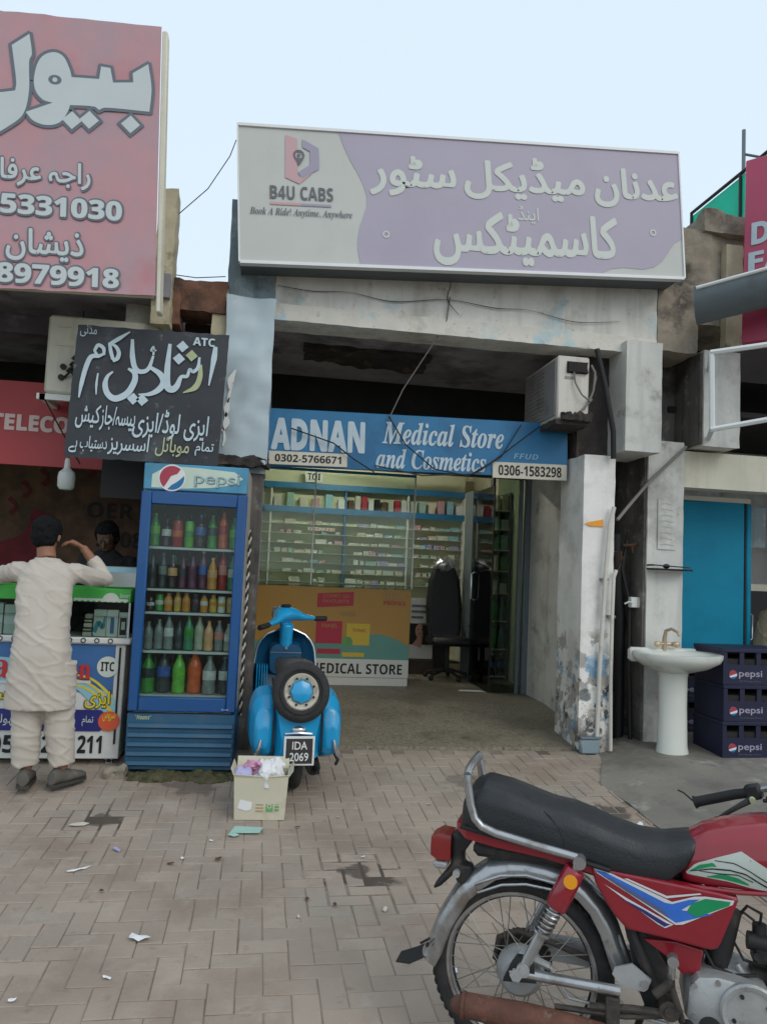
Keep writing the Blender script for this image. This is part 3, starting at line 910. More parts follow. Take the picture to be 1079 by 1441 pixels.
lettering(urdu('مدنی'), (.05, .83, .16, .91), D, 'chalk', t)
a.build('lettering', 'chalk', t, smooth=0, recalc=False)
y.build('lettering', 'chalk_yellow', t, smooth=0, recalc=False)

# red telecom fascia
M('telecom_red', S(172, 62, 66, .95), .5, var=.08, vs=2)
M('telecom_letter', S(214, 190, 186, .95), .5, var=.05)
t = thing('shop_sign', 'red telecom fascia board with white capital letters under the left porch', 'sign', (0, 6.3, 0))
mb = MB(); mb.box(-4.4, -1.24, 0, .06, 2.19, 2.845)
mb.build('board', 'telecom_red', t)
lettering(bold('ARSHAD TELECOM'), (-2.80, 2.455, -1.38, 2.585), -.006, 'telecom_letter', t, .03)

# blue medical-store board
M('sign_blue', S(34, 122, 172, .8), .5, var=.1, vs=2.5, dirt=[(S(30, 84, 124), .6, 2, .5), (S(120, 130, 130), .35, 5, .6)])
M('sign_pale', S(190, 206, 214, .9), .55, var=.08, vs=8)
M('print_sky2', S(130, 180, 206, .85), .5, var=0)
M('plate_cream', S(206, 200, 184, .95), .6, var=.05)
t = thing('shop_sign', 'blue painted medical store board with white lettering across the dark porch', 'sign', (0, 6.3, 2.305), (0, -R(1.2), 0))
mb = MB(); mb.box(-.02, 2.60, .0, .035, 0, .478, .004)
mb.build('board', 'sign_blue', t)
lettering(bold('ADNAN'), (.047, .135, .82, .40), -.006, 'sign_pale', t, .035)
lettering(serifital('Medical Store'), (.965, .225, 2.02, .42), -.006, 'sign_pale', t, .012)
lettering(serifital('and Cosmetics'), (.915, .02, 1.865, .19), -.006, 'sign_pale', t, .012)
lettering(boldital('FFUD'), (2.109, .15, 2.33, .198), -.006, 'print_sky2', t)
for s, b, r in ((boldital('0302-5766671'), (.033, .012, .675, .122), 1), (bold('0306-1583298'), (1.92, -.022, 2.585, .115), -1)):
    mb = MB(); mb.box(b[0], b[2], -.02, -.002, b[1], b[3], .002)
    pl = mb.build('number_plate', 'plate_cream', t)
    lettering(s, (b[0] + .05, b[1] + .024, b[2] - .05, b[3] - .024), -.0225, 'paint_black', pl, .004)

# red fashion sign at the right, turned towards the street
M('fashion_red', S(178, 68, 98, .98), .45, var=.12, vs=1.5)
t = thing('shop_sign', 'magenta red clothes shop sign cut off by the right edge, behind a grey gutter', 'sign', (3.90, 5.8, 3.55), (R(-3), 0, R(-49)))
mb = MB(); mb.box(0, 2.2, 0, .12, -.02, 1.62, .006)
mb.build('board', 'fashion_red', t)
words([(bold('DYNA'), (.06, .83, .72, 1.03)), (bold('FASH'), (.04, .60, .70, .77))], -.006, 'sign_pale', t, .02)

# gutter and white frame
t = thing('rain_gutter', 'bent grey half round metal gutter jutting out beside the lilac sign', 'gutter', (3.46, 5.75, 3.86), (0, 0, R(-38)))
mb = MB(); n = 14; rings = []
for x in (0, .45, .9, 1.5):
    o = [(x, .22 * math.cos(a), .22 * math.sin(a) + x * .16) for a in [math.pi * (.98 + 1.0 * k / n) for k in range(n + 1)]]
    i = [(x, .208 * math.cos(a), .208 * math.sin(a) + x * .16) for a in [math.pi * (1.98 - 1.0 * k / n) for k in range(n + 1)]]
    rings.append(o + i)
mb.loft(rings)
mb.build('channel', 'steel_grey', t)
mb = MB(); mb.tube([(.02, -.222, .005), (1.5, -.222, .245)], .016, 8); mb.build('rim', 'frame_white', t)
t = thing('awning_frame', 'white steel tube frame under the red clothes shop sign', 'frame')
mb = MB()
P = lambda *p: mb.tube(p, .022, 6)
P((3.41, 5.45, 2.70), (4.6, 4.75, 2.93)); P((3.40, 5.45, 3.31), (4.6, 4.75, 3.44)); P((3.42, 5.45, 2.70), (3.41, 5.45, 3.31)); P((3.84, 5.2, 2.79), (3.84, 5.2, 3.35)); P((4.3, 4.93, 2.87), (4.3, 4.93, 3.40)); P((3.41, 5.45, 3.31), (3.75, 6.02, 3.35)); P((3.42, 5.45, 2.70), (3.75, 6.02, 2.75))
mb.build('tubes', 'frame_white', t)
# ------------------------------------------------------------ people
M('skin', S(150, 104, 80, .9), .6, var=.12, vs=14)
M('skin_dark', S(104, 74, 58, .8), .6, var=.12, vs=14)
M('hair', S(14, 14, 16), .8, spec=.2, var=.35, vs=30, bump=.4, bs=120)
M('kameez_cream', S(200, 191, 179, .86), .9, var=.05, vs=5, bump=.1, bs=160)
M('kameez_tan', S(172, 152, 122, .95), .9, var=.08, vs=5, bump=.1, bs=160)
M('shirt_dark', S(40, 38, 42, .8), .9, var=.2, vs=5)
M('shoe_grey', S(96, 92, 84, .9), .7, var=.2, vs=8, dirt=(S(130, 122, 112), .5, 9, .55))
M('shoe_sole', S(62, 60, 56), .8)
M('eye_white', S(120, 112, 104), .3, var=0)

def hand(mb, wrist, knuckle, side, curl=.9):
    """palm, four unequal bent fingers and a thumb from the side of the palm"""
    w, k = V(wrist), V(knuckle)
    d = (k - w).normalized()
    s = (V(side) - d * V(side).dot(d)).normalized()
    n = d.cross(s)
    mb.tube([w - d * .02, w + d * .02, w + (k - w) * .6, k], [.024, .026, .034, .03], 10, flat=.62)
    for i, ln in enumerate((.062, .074, .07, .054)):
        o = k + s * (.027 - .018 * i) - d * .004
        p = [o]
        a = .2
        for q in range(3):
            a += curl * (.55, .6, .4)[q]
            p.append(p[-1] + (d * math.cos(a) + n * math.sin(a)) * ln * (.5, .3, .24)[q])
        mb.tube(p, [.0098, .0092, .0085, .0068], 8)
    o = w + (k - w) * .35 + s * .026
    mb.tube([o, o + s * .022 + d * .022 + n * .008, o + s * .022 + d * .052 + n * .022, o + s * .014 + d * .07 + n * .034], [.013, .012, .0105, .008], 8)

def person(label, loc, rot, J, mats, hair_kind='short', shoes=True, group=None):
    """J: joints in the person's own space, +y is where the person faces"""
    skin, hairm, kam, shal = mats
    t = thing('person', label, 'person', loc, (0, 0, rot), group)
    mb = MB()
    nk, hd = V(J['neck']), V(J['head'])
    hf = V(J['face']).normalized()             # direction of the face
    hu = (V(J.get('hup', (0, 0, 1))) - hf * hf.dot(V(J.get('hup', (0, 0, 1))))).normalized()
    hs = hf.cross(hu)
    # skull, jaw, nose, ears
    HM = Matrix((( hs.x, hf.x, hu.x, hd.x), (hs.y, hf.y, hu.y, hd.y), (hs.z, hf.z, hu.z, hd.z), (0, 0, 0, 1)))
    mb.T = HM
    mb.ell((0, -.008, .025), (.076, .095, .09), 20, 14)
    mb.ell((0, .028, -.045), (.056, .062, .07), 16, 10)
    mb.ell((0, .05, -.085), (.03, .03, .022), 12, 8)
    mb.tube([(0, .085, .012), (0, .102, -.02), (0, .104, -.032)], [.010, .014, .016], 8)
    mb.tube([(-.022, .083, -.062), (0, .09, -.06), (.022, .083, -.062)], .009, 8)
    for sx in (-1, 1):
        mb.ell((sx * .078, -.008, -.008), (.012, .022, .033), 10, 8)
        mb.ell((sx * .03, .083, .03), (.024, .012, .008), 8, 6)
    mb.T = Matrix()
    mb.tube([hd + hu * -.03 - hf * .02, nk], [.055, .06], 12)
    hip = V(J['hip'])
    ch = V(J['chest'])
    mb.tube([nk + (ch - nk) * .2, ch, hip + (ch - hip) * .4, hip], [.06, .10, .09, .09], 14, flat=.55)
    for s in ('l', 'r'):
        if 'sh_' + s in J:
            a, b, c, k = [V(J[n + s]) for n in ('sh_', 'el_', 'wr_', 'kn_')]
            mb.tube([ch + (a - ch) * .55, a - V((0, 0, .02))], [.05, .04], 10)
            mb.tube([a - V((0, 0, .02)), (a + b) / 2, b], [.04, .04, .036], 10)
            mb.tube([b, (b * .6 + c * .4), c], [.036, .038, .027], 10)
            hand(mb, c, k, J.get('sd_' + s, (0, 0, 1)), J.get('cu_' + s, .9))
        if 'an_' + s in J:
            a, b, c = [V(J[n + s]) for n in ('hp_', 'ke_', 'an_')]
            mb.tube([a, (a + b) / 2, b], [.095, .08, .058], 12)
            mb.tube([b, b + (c - b) * .35, c], [.058, .058, .036], 12)
            f = V(J.get('ft_' + s, (0, 1, 0))).normalized()
            mb.tube([c - f * .05 - V((0, 0, .045)), c + f * .04 - V((0, 0, .05)), c + f * .15 - V((0, 0, .065))], [.034, .036, .022], 10)
    link('body', fuse(mb, .0065, 5), skin, t)
    # hair
    hb = MB(HM)
    if hair_kind == 'short':
        hb.ell((0, -.020, .038), (.094, .104, .096), 20, 14)
        hb.ell((0, -.045, -.02), (.084, .07, .08), 16, 10)
        me = jitter(fuse(hb, .008, 2), .008, 40)
        for v in me.vertices:
            q = HM.inverted() @ v.co
            if q.y > .045 and q.z < .075:
                v.co -= hf * (q.y - .03) * .9
        link('hair', me, hairm, t)
    eb = MB(HM)
    for sx in (-1, 1):
        e = MB(HM); e.ell((sx * .03, .079, .012), (.013, .009, .008), 10, 8)
        e.build('eye', 'eye_white', t)
    # kameez: torso and sleeves in one surface
    kb = MB()
    rings = []
    for cx, cy, hw, hh, z in J['torso']:
        rings.append([(cx + hw * math.copysign(abs(math.cos(a)) ** .8, math.cos(a)), cy + hh * math.copysign(abs(math.sin(a)) ** .85, math.sin(a)), z) for a in [2 * math.pi * k / 28 for k in range(28)]])
    kb.loft(rings)
    for s in ('l', 'r'):
        if 'sh_' + s in J:
            a, b, c = [V(J[n + s]) for n in ('sh_', 'el_', 'wr_')]
            q = J.get('cuff_' + s, .75)
            tor = V((J['torso'][-3][0], J['torso'][-3][1], a.z - .06))
            kb.tube([tor + (a - tor) * .35, a + V((0, 0, -.012)), (a + b) / 2 + V((0, 0, -.01)), b, b + (c - b) * q * .5, b + (c - b) * q], [.08, .07, .062, .057, .053, .047], 14)
    me = fuse(kb, .0085, 5)
    amp = J.get('wrinkle', .0085)
    me.update()
    ns = [v.normal.copy() for v in me.vertices]
    for v, n in zip(me.vertices, ns):             # folds: slanting bands across waist and back
        p = v.co
        q = V((p.x * 3.0 + p.z * 1.2, p.y * 2, p.z * 5.5 + p.x * 3.0))
        f = noise.noise(q)
        e = noise.noise(V((p.x * 7 - p.z * 5, p.y * 4 + 9, p.z * 13 + p.x * 6)))
        g = noise.noise(V((p.x * 20, p.y * 10, p.z * 3 + 7)))
        v.co += n * (math.exp(-(f / .09) ** 2) * amp * .8 + math.exp(-(e / .07) ** 2) * amp * .55 + g * amp * .45 - amp * .4)
    me.update()
    link('kameez', me, kam, t)
    # shalwar
    if 'an_l' in J or 'an_r' in J:
        sb = MB()
        for s in ('l', 'r'):
            a, b, c = [V(J[n + s]) for n in ('hp_', 'ke_', 'an_')]
            e = c + (b - c).normalized() * .03
            sb.tube([a + V((0, 0, .06)), a * .6 + b * .4, b, b * .5 + e * .5, e], [.10, .098, .090, .086, .08], 18)
        sb.ell(V(J['hip']) + V((0, 0, -.02)), (.15, .11, .10), 18, 10)
        me = fuse(sb, .0085, 4)
        ns = [v.normal.copy() for v in me.vertices]
        for v, n in zip(me.vertices, ns):
            p = v.co
            f = noise.noise(V((p.x * 5, p.y * 4 + 3, p.z * 15 + p.x * 5)))
            v.co += n * (math.exp(-(f / .1) ** 2) * .0065 + noise.noise(V((p.x * 14, p.y * 9, p.z * 4))) * .006 - .003)
        me.update()
        link('shalwar', me, shal, t)
    if shoes and 'an_l' in J:
        for s in ('l', 'r'):
            c = V(J['an_' + s]); f = V(J.get('ft_' + s, (0, 1, 0))); f.z = 0; f.normalize()
            sd_ = V((f.y, -f.x, 0))
            base = V((c.x, c.y, c.z - .095))
            def ringf(u, w, h, z0=.012):
                o = base + f * u
                return [o + sd_ * w * math.cos(a) + V((0, 0, z0 + h * (.5 + .5 * math.sin(a)))) for a in [2 * math.pi * k / 16 for k in range(16)]]
            sh = MB()
            sh.loft([ringf(-.085, .018, .05), ringf(-.078, .034, .085), ringf(-.05, .040, .105), ringf(0, .041, .10), ringf(.06, .045, .075), ringf(.12, .047, .055), ringf(.16, .038, .045), ringf(.185, .016, .03)])
            o = jitter(sh.mesh('shoe'), .004, 30)
            so = link('shoe', o, 'shoe_grey', t)
            sl = MB()
            P = [(-.09, .02), (-.08, .036), (-.03, .041), (.05, .046), (.12, .05), (.17, .038), (.192, .014)]
            poly = [base + f * u + sd_ * w for u, w in P] + [base + f * u - sd_ * w for u, w in reversed(P)]
            sl.loft([[p + V((0, 0, 0.001)) for p in poly], [p + V((0, 0, .018)) for p in poly]])
            sl.build('sole', 'shoe_sole', so)
    return t

man = dict(neck=(-.035, .10, 1.44), head=(-.055, .15, 1.585), face=(0.1, 1, -.25), hip=(.01, 0, .86), chest=(-.02, .06, 1.24),
    sh_r=(.165, .11, 1.365), el_r=(.305, .30, 1.315), wr_r=(.135, .325, 1.525), kn_r=(.058, .30, 1.56), sd_r=(.0, 1, 0), cuff_r=.62, cu_r=.9,
    sh_l=(-.205, .11, 1.36), el_l=(-.40, .29, 1.315), wr_l=(-.42, .49, 1.33), kn_l=(-.41, .57, 1.33), sd_l=(1, 0, 0), cuff_l=.9,
    hp_l=(-.075, 0, .74), ke_l=(-.055, -.005, .42), an_l=(-.038, 0, .125), ft_l=(-.1, 1, 0), hp_r=(.12, 0, .74), ke_r=(.135, .02, .42), an_r=(.172, .02, .125), ft_r=(.62, .9, 0),
    torso=[(.014, -.01, .205, .135, .505), (.012, -.01, .198, .135, .60), (.008, -.012, .186, .136, .74), (.006, -.012, .178, .134, .84), (0, .0, .162, .118, .98), (-.01, .02, .162, .112, 1.10), (-.02, .055, .172, .108, 1.24), (-.025, .085, .170, .092, 1.345), (-.03, .10, .118, .068, 1.41), (-.035, .105, .064, .056, 1.45)])
person('person in cream shalwar kameez seen from behind, leaning on the counter, hand at face', (-1.32, 5.17, gz(5.17) + .0), 0, man, ('skin', 'hair', 'kameez_cream', 'kameez_cream'))
keeper = dict(neck=(0, .06, 1.50), head=(0, .11, 1.60), face=(.15, 1, -.75), hip=(0, 0, .95), chest=(0, .02, 1.28),
    sh_r=(.18, .02, 1.42), el_r=(.25, .06, 1.14), wr_r=(.12, .22, 1.10), kn_r=(.08, .29, 1.10), sh_l=(-.18, .02, 1.42), el_l=(-.24, .06, 1.14), wr_l=(-.12, .22, 1.10), kn_l=(-.07, .29, 1.10),
    hp_l=(-.1, 0, .85), ke_l=(-.1, .02, .47), an_l=(-.1, 0, .115), hp_r=(.1, 0, .85), ke_r=(.1, .02, .47), an_r=(.1, 0, .115),
    torso=[(0, 0, .21, .13, .55), (0, 0, .2, .13, .8), (0, 0, .185, .12, 1.05), (0, .01, .2, .12, 1.25), (0, .03, .19, .1, 1.40), (0, .045, .12, .075, 1.47), (0, .055, .07, .06, 1.51)])
person('person in dark clothes with bowed black hair standing in the dim shop behind the counter', (-1.21, 6.55, .06), R(180), keeper, ('skin_dark', 'hair', 'shirt_dark', 'shirt_dark'))

# ------------------------------------------------------------ phone counter
M('panel_white', S(214, 216, 212, .98), .5, var=.03, dirt=(S(180, 176, 166), .5, 3, .56))
M('print_blue', S(66, 114, 172, .85), .5, var=.1, vs=3)
M('print_sky', S(150, 200, 216, .95), .5, var=.1, vs=4)
M('print_red', S(196, 52, 54, .95), .5, var=0)
M('print_yellow', S(226, 206, 60, .95), .5, var=0)
M('print_navy', S(40, 44, 120, .95), .5, var=0)
M('print_green', S(70, 178, 74, .95), .5, var=.06, vs=6)
M('print_pale', S(206, 214, 206, .95), .5, var=.04)
M('print_orange', S(218, 92, 58, .95), .5, var=0)
glass('clear_glass', (.86, .92, .90, 1), .75)
glass('pane_glass', (.62, .71, .66, 1), 1.0)
M('alu', S(196, 200, 200, .95), .35, metal=.5, var=.05)
ct = thing('display_counter', 'phone shop counter with glass case and colourful printed front on small castors', 'counter', (0, 5.65, 0))
mb = MB(); mb.box(-2.9, -.885, .0, .50, .115, .90, .006)
mb.build('cabinet', 'panel_white', ct)
mb = MB(); mb.box(-2.92, -.85, -.03, .52, .90, .945, .01)
tr = mb.build('ledge', 'panel_white', ct)
for k in range(12):
    mb = MB(); ring2(mb, -.985 - .09 * k, .925, .011, .018, -.032); mb.build('eyelet', 'paint_black', tr, smooth=0)
mb = MB(); mb.sheet([(-2.9, .62), (-2.3, .58), (-1.7, .66), (-1.25, .60), (-1.02, .50), (-.95, .46), (-.95, .895), (-2.9, .895)], -.004)
pn = mb.build('printed_panel', 'print_blue', ct, smooth=0)
mb = MB()
for k in range(6):
    brush(mb, [(-2.6, .42 + .05 * k), (-1.9, .62 + .03 * k), (-1.35, .66 + .01 * k), (-1.02, .56 - .02 * k), (-.93, .48 - .03 * k)], [.05, .06, .05, .04, .05], -.005 - .0004 * k)
mb.build('swirl', 'print_sky', pn, smooth=0)
mb = MB()
for k in range(3):
    brush(mb, [(-1.3, .70 - .03 * k), (-1.1, .66 - .04 * k), (-.95, .54 - .05 * k)], [.008, .016, .02], -.0085)
mb.build('swirl', 'print_yellow', pn, smooth=0)
lettering(serifbold('Madni Tac'), (-2.52, .655, -1.545, .83), -.011, 'print_red', pn, .012)
lettering(serifbold('ion'), (-1.30, .655, -1.105, .80), -.011, 'print_red', pn, .012)
mb = MB(); brush(mb, [(-2.5, .635), (-1.8, .628), (-1.1, .64)], .018, -.0095); mb.build('underline', 'print_pale', pn, smooth=0)
mb = MB(); disc(mb, -.995, .745, .072, -.010); ci = mb.build('badge', 'print_pale', pn, smooth=0)
lettering(bold('ITC'), (-1.04, .715, -.95, .78), -.0125, 'paint_black', ci, .006)
for s, b in (('ایزی', (-1.13, .46, -.965, .58)), ('پیسہ', (-1.78, .47, -1.56, .57))):
    lettering(urdu(s), (b[0] - .006, b[1] - .006, b[2] + .006, b[3] + .006), -.0105, 'paint_black', pn, .055)
    lettering(urdu(s), b, -.012, 'print_yellow', pn, .02)
mb = MB(); mb.sheet([(-2.9, .305), (-1.02, .305), (-.97, .345), (-.97, .41), (-1.02, .45), (-2.9, .45)], -.010); bd = mb.build('band', 'print_navy', pn, smooth=0)
lettering(urdu('تمام'), (-1.14, .34, -1.065, .41), -.0125, 'print_pale', bd, .005)
lettering(urdu('سہولت'), (-1.75, .335, -1.53, .415), -.0125, 'print_pale', bd, .005)
mb = MB(); disc(mb, -.962, .375, .072, -.014, rz=.068); bd = mb.build('badge', 'print_orange', pn, smooth=0)
lettering(urdu('سروس'), (-1.005, .375, -.92, .43), -.0165, 'print_yellow', bd, .012)
for s, x0, x1 in (('05', -1.74, -1.56), ('20', -1.395, -1.24), ('211', -1.16, -1.0)):
    lettering(bold(s), (x0, .155, x1, .275), -.006, 'paint_black', pn, .012)
mb = MB(); mb.box(-.925, -.912, -.012, -.002, .22, .88); mb.build('edge_strip', 'paint_black', ct)
mb = MB(); mb.box(-2.9, -.87, -.005, .005, .945, 1.19); mb.build('case_glass', 'clear_glass', ct)
mb = MB(); mb.box(-2.9, -.87, -.012, .46, 1.19, 1.285, .006); gs = mb.build('case_top', 'print_green', ct)
mb = MB(); mb.sheet([(x, 1.19 + (.012 if k % 2 else 0)) for k, x in enumerate([-1.25 + .019 * k for k in range(20)])] + [(-.89, 1.215), (-1.25, 1.215)], -.0145); mb.build('trim', 'print_pale', gs, smooth=0)
mb = MB(); mb.add([(-1.005 + .06 * math.cos(a), -.015, 1.195 + .062 * math.sin(a)) for a in [math.pi * k / 16 for k in range(17)]], [tuple(range(17))]); mb.build('badge', 'print_pale', gs, smooth=0)
lettering('Smart', (-.945, 1.225, -.875, 1.255), -.0142, 'print_pale', gs, .01)
mb = MB(); mb.box(-2.9, -.87, .40, .41, .945, 1.19); mb.build('case_back', 'gloom', ct)
mb = MB(); mb.box(-2.9, -.872, .02, .4, 1.085, 1.092); mb.build('case_shelf', 'clear_glass', ct)
for x in (-.87, -1.35, -2.0, -2.7):
    mb = MB(); mb.box(x - .012, x, -.006, .01, .945, 1.19); mb.build('case_post', 'alu', ct)
for x in (-.955, -2.0):
    for y in (.06, .44):
        mb = MB(); mb.box(x - .025, x + .025, y - .02, y + .02, .085 + gz(5.65 + y) * .2, .116); fk = mb.build('castor', 'alu', ct)
        zc = gz(5.65 + y) + .026
        mb = MB(); mb.cyl((x - .014, y, zc), (x + .014, y, zc), .026, n=16); mb.build('wheel', 'black_rubber', fk)
        mb = MB(); mb.box(x - .02, x - .015, y - .012, y + .012, zc - .005, .09); mb.box(x + .015, x + .02, y - .012, y + .012, zc - .005, .09); mb.box(x - .02, x + .02, y - .012, y + .012, .075, .092); mb.build('fork', 'alu', fk)
CN = (-.9, 5.65)
M('carton_blue', S(70, 150, 170, .95), .5, var=.1, vs=12)
def carton(label, x0, x1, y0, y1, z0, z1, base, art, kind, group=None, name='product_box'):
    mb = MB(); mb.box(x0, x1, y0, y1, z0, z1, .002)
    o = mb.build(name, base)
    tag(o, label, 'box', group)
    d = y0 - .0015
    w, h = x1 - x0, z1 - z0
    mb = MB()
    if kind == 'swirl':
        brush(mb, [(x0 + .1 * w, z0 + .15 * h), (x0 + .4 * w, z0 + .5 * h), (x0 + .75 * w, z0 + .35 * h), (x0 + .9 * w, z0 + .75 * h)], [.3 * w, .4 * w, .35 * w, .12 * w], d)
    elif kind == 'phone':
        rect(mb, x0 + .35 * w, z0 + .12 * h, x0 + .68 * w, z0 + .72 * h, d)
    elif kind == 'frame':
        rect(mb, x0 + .14 * w, z0 + .08 * h, x0 + .84 * w, z0 + .78 * h, d)
    elif kind == 'band':
        rect(mb, x0, z0 + .35 * h, x1, z0 + .6 * h, d)
    mb.build('artwork', art, o, smooth=0)
    if kind == 'frame':
        mb = MB(); rect(mb, x0 + .3 * w, z0 + .3 * h, x0 + .68 * w, z0 + .62 * h, d - .001); mb.build('artwork', 'print_pale', o, smooth=0)
carton('white accessory box with a blue swirl in the glass case', -1.12, -1.035, 5.69, 5.74, .948, 1.135, 'print_pale', 'carton_blue', 'swirl')
carton('white accessory box with a small blue phone picture in the glass case', -1.032, -.955, 5.685, 5.735, .948, 1.135, 'panel_white', 'print_blue', 'phone')
carton('white accessory box with a black framed picture at the case end', -.95, -.885, 5.685, 5.735, .948, 1.12, 'panel_white', 'paint_black', 'frame')
for k in range(5):
    carton(['beige', 'brown', 'cream', 'tan', 'sand coloured'][k] + ' flat box, ' + ['lowest', 'second', 'third', 'fourth', 'topmost'][k] + ' of the flat stack inside the glass case', -1.19 + .003 * k, -1.13, 5.69, 5.78, .948 + .031 * k, .976 + .031 * k, 'plate_cream' if k % 2 == 0 else 'brown_paper', 'print_pale', 'band', 'flat boxes stacked in the glass case')
for k in range(3):
    carton(['plain pale box left of the person', 'tall pale box beside the person, middle one in the case', 'pale box next to the cream kameez in the case'][k], -1.80 + .09 * k, -1.72 + .09 * k, 5.69, 5.75, .948, 1.16 - .01 * k, 'print_pale', 'sign_edge', 'band')
tag(MB().box(-1.08, -.85, 5.74, 5.98, 1.287, 1.44, .012).build('printer', 'alu'), 'grey box shaped printer standing on the green counter top beside the fridge', 'printer')
mb = MB(); rect(mb, -1.07, 1.40, -.86, 1.435, 5.738); mb.build('slot', 'print_sky', bpy.data.objects['printer'], smooth=0)

# hanging bulb, left air conditioner
M('bulb_white', S(210, 214, 212, .95), .35, var=.04)
t = thing('light_bulb', 'white unlit bulb hanging on a cord under the red telecom fascia', 'light bulb', (-1.47, 6.1, 1.995))
mb = MB(); mb.lathe([(.0, 0), (.045, .006), (.062, .03), (.064, .10), (.058, .135), (.03, .16), (.022, .175)], n=20); mb.build('globe', 'bulb_white', t)
mb = MB(); mb.lathe([(.024, .172), (.02, .23), (.012, .245)], n=14); mb.build('holder', 'white_paint', t)
mb = MB(); mb.tube([(0, 0, .24), (0, .03, .42), (.0, .1, .7), (0, .15, 1.44)], .005, 5); mb.build('cord', 'wire_black', t)
M('ac_cream', S(206, 204, 190, .98), .55, var=.04, vs=4, dirt=(S(168, 160, 142), .5, 3, .54), streak=(S(150, 140, 120), .3))
t = thing('air_conditioner', 'cream air conditioner outdoor unit on a bracket half behind the black hand painted sign', 'air conditioner', (-1.63, 5.9, 2.69))
mb = MB(); mb.box(0, .80, 0, .28, 0, .59, .02); mb.build('casing', 'ac_cream', t)
mb = MB(); mb.box(.07, .17, -.006, .0, .50, .515); mb.box(.06, .19, -.004, 0, .36, .40); mb.build('recess', 'plate_cream', t)
mb = MB()
for k in range(4): mb.tube([(.14 + .02 * k, -.01, .12 + .05 * k), (.20, -.06, .16 + .03 * k), (.24, -.02, .08 + .08 * k), (.34, .02, .1 + .05 * k)], .011, 6)
mb.build('cable_bundle', 'wire_black', t)
for k, q in enumerate(((.12, .12), (.2, .19), (.13, .2))):
    mb = MB(); mb.cyl((q[0], -.02, q[1]), (q[0], .0, q[1]), .022, n=12); mb.build('valve', 'black', t)
t = thing('wall_bracket', 'white steel bracket carrying the left air conditioner', 'bracket')
mb = MB(); mb.box(-1.68, -.82, 5.92, 5.96, 2.645, 2.688); mb.box(-1.66, -1.62, 5.92, 6.55, 2.645, 2.687); mb.build('rail', 'frame_white', t)
mb = MB(); mb.tube([(-1.62, 5.93, 2.64), (-1.52, 6.0, 2.45), (-1.38, 6.1, 2.2)], .006, 5); mb.build('drain_hose', 'wire_black', t)

# ------------------------------------------------------------ drinks fridge and its bottles
M('fridge_blue', S(18, 84, 146, .8), .4, var=.08, vs=2.5, bump=.03, dirt=(S(44, 84, 124), .5, 3, .55), coat=.2)
M('fridge_grille', S(46, 96, 128, .8), .5, var=.12, vs=2.5, dirt=(S(86, 96, 100), .6, 2.4, .52))
M('fridge_side', S(196, 190, 178, .85), .6, var=.1, vs=3, dirt=(S(112, 104, 96), .8, 3, .5), streak=(S(90, 82, 74), .6))
M('fridge_inside', S(104, 114, 112, .8), .5, var=.1)
M('wire_shelf', S(206, 212, 212, .95), .4, var=.03)
M('header_sky', S(78, 146, 178, .95), .4, var=.25, vs=4)
M('header_pale', S(196, 212, 196, .95), .4, var=.06, vs=6)  # pale printed middle of the header, behind the brand name
M('disc_pale', S(150, 184, 190, .9), .4, var=0)
M('disc_red', S(176, 60, 80, .85), .4, var=0)
M('disc_blue', S(24, 112, 164, .95), .4, var=0)
M('disc_white', S(222, 224, 222, .95), .4, var=0)
FR = thing('drinks_fridge', 'tall blue glass door drinks fridge with a wave coloured header and louvred base', 'fridge', (-.46, 5.47, gz(5.47)), (0, 0, R(-2)))
W2 = .355
mb = MB()
mb.box(-W2, -W2 + .03, .03, .62, .42, 2.10); mb.box(W2 - .03, W2, .03, .62, .42, 2.10); mb.box(-W2 + .031, W2 - .031, .59, .62, .42, 2.10); mb.box(-W2 + .031, W2 - .031, .03, .589, .40, .43); mb.box(-W2 + .031, W2 - .031, .03, .589, 1.89, 2.10)
cb = mb.build('cabinet', 'fridge_side', FR)
mb = MB(); mb.box(-W2 + .0305, -W2 + .036, .04, .588, .432, 1.888); mb.box(W2 - .036, W2 - .0305, .04, .588, .432, 1.888); mb.box(-W2 + .037, W2 - .037, .58, .588, .432, 1.888)
mb.build('lining', 'fridge_inside', cb)
mb = MB(); mb.box(-W2, W2, -.005, .028, 1.925, 2.11, .006)
hd = mb.build('header', 'header_sky', FR)
mb = MB(); mb.sheet([(-.30, 1.94), (-.1, 1.94), (.1, 1.955), (.26, 1.985), (.32, 2.03), (.26, 2.075), (.02, 2.09), (-.2, 2.095), (-.30, 2.03)], -.007); mb.build('swash', 'header_pale', hd, smooth=0)
cx, cz, r = -.165, 2.012, .083
mb = MB(); disc(mb, cx, cz, r * 1.13, -.009); mb.build('emblem_ring', 'disc_white', hd, smooth=0)
arc = lambda a0, a1, n=18: [(cx + r * math.cos(a0 + (a1 - a0) * k / n), cz + r * math.sin(a0 + (a1 - a0) * k / n)) for k in range(n + 1)]
mb = MB(); mb.sheet(arc(R(48), R(232)) + [(cx - .03, cz - .03), (cx - .008, cz + .012), (cx + .035, cz + .03)], -.011); mb.build('emblem', 'disc_red', hd, smooth=0)
mb = MB(); mb.sheet(arc(R(252), R(372)) + [(cx + .055, cz - .010), (cx + .028, cz - .032), (cx + .0, cz - .05)], -.011); mb.build('emblem', 'disc_blue', hd, smooth=0)
lettering('pepsi', (-.012, 1.955, .30, 2.055), -.009, 'sign_under', hd, .012)
lettering('pepsi', (-.014, 1.958, .298, 2.058), -.011, 'disc_pale', hd, .0)
mb = MB()
mb.box(-W2 - .004, -W2 + .066, -.03, .022, .42, 1.915, .008); mb.box(W2 - .066, W2 + .004, -.03, .022, .42, 1.915, .008)
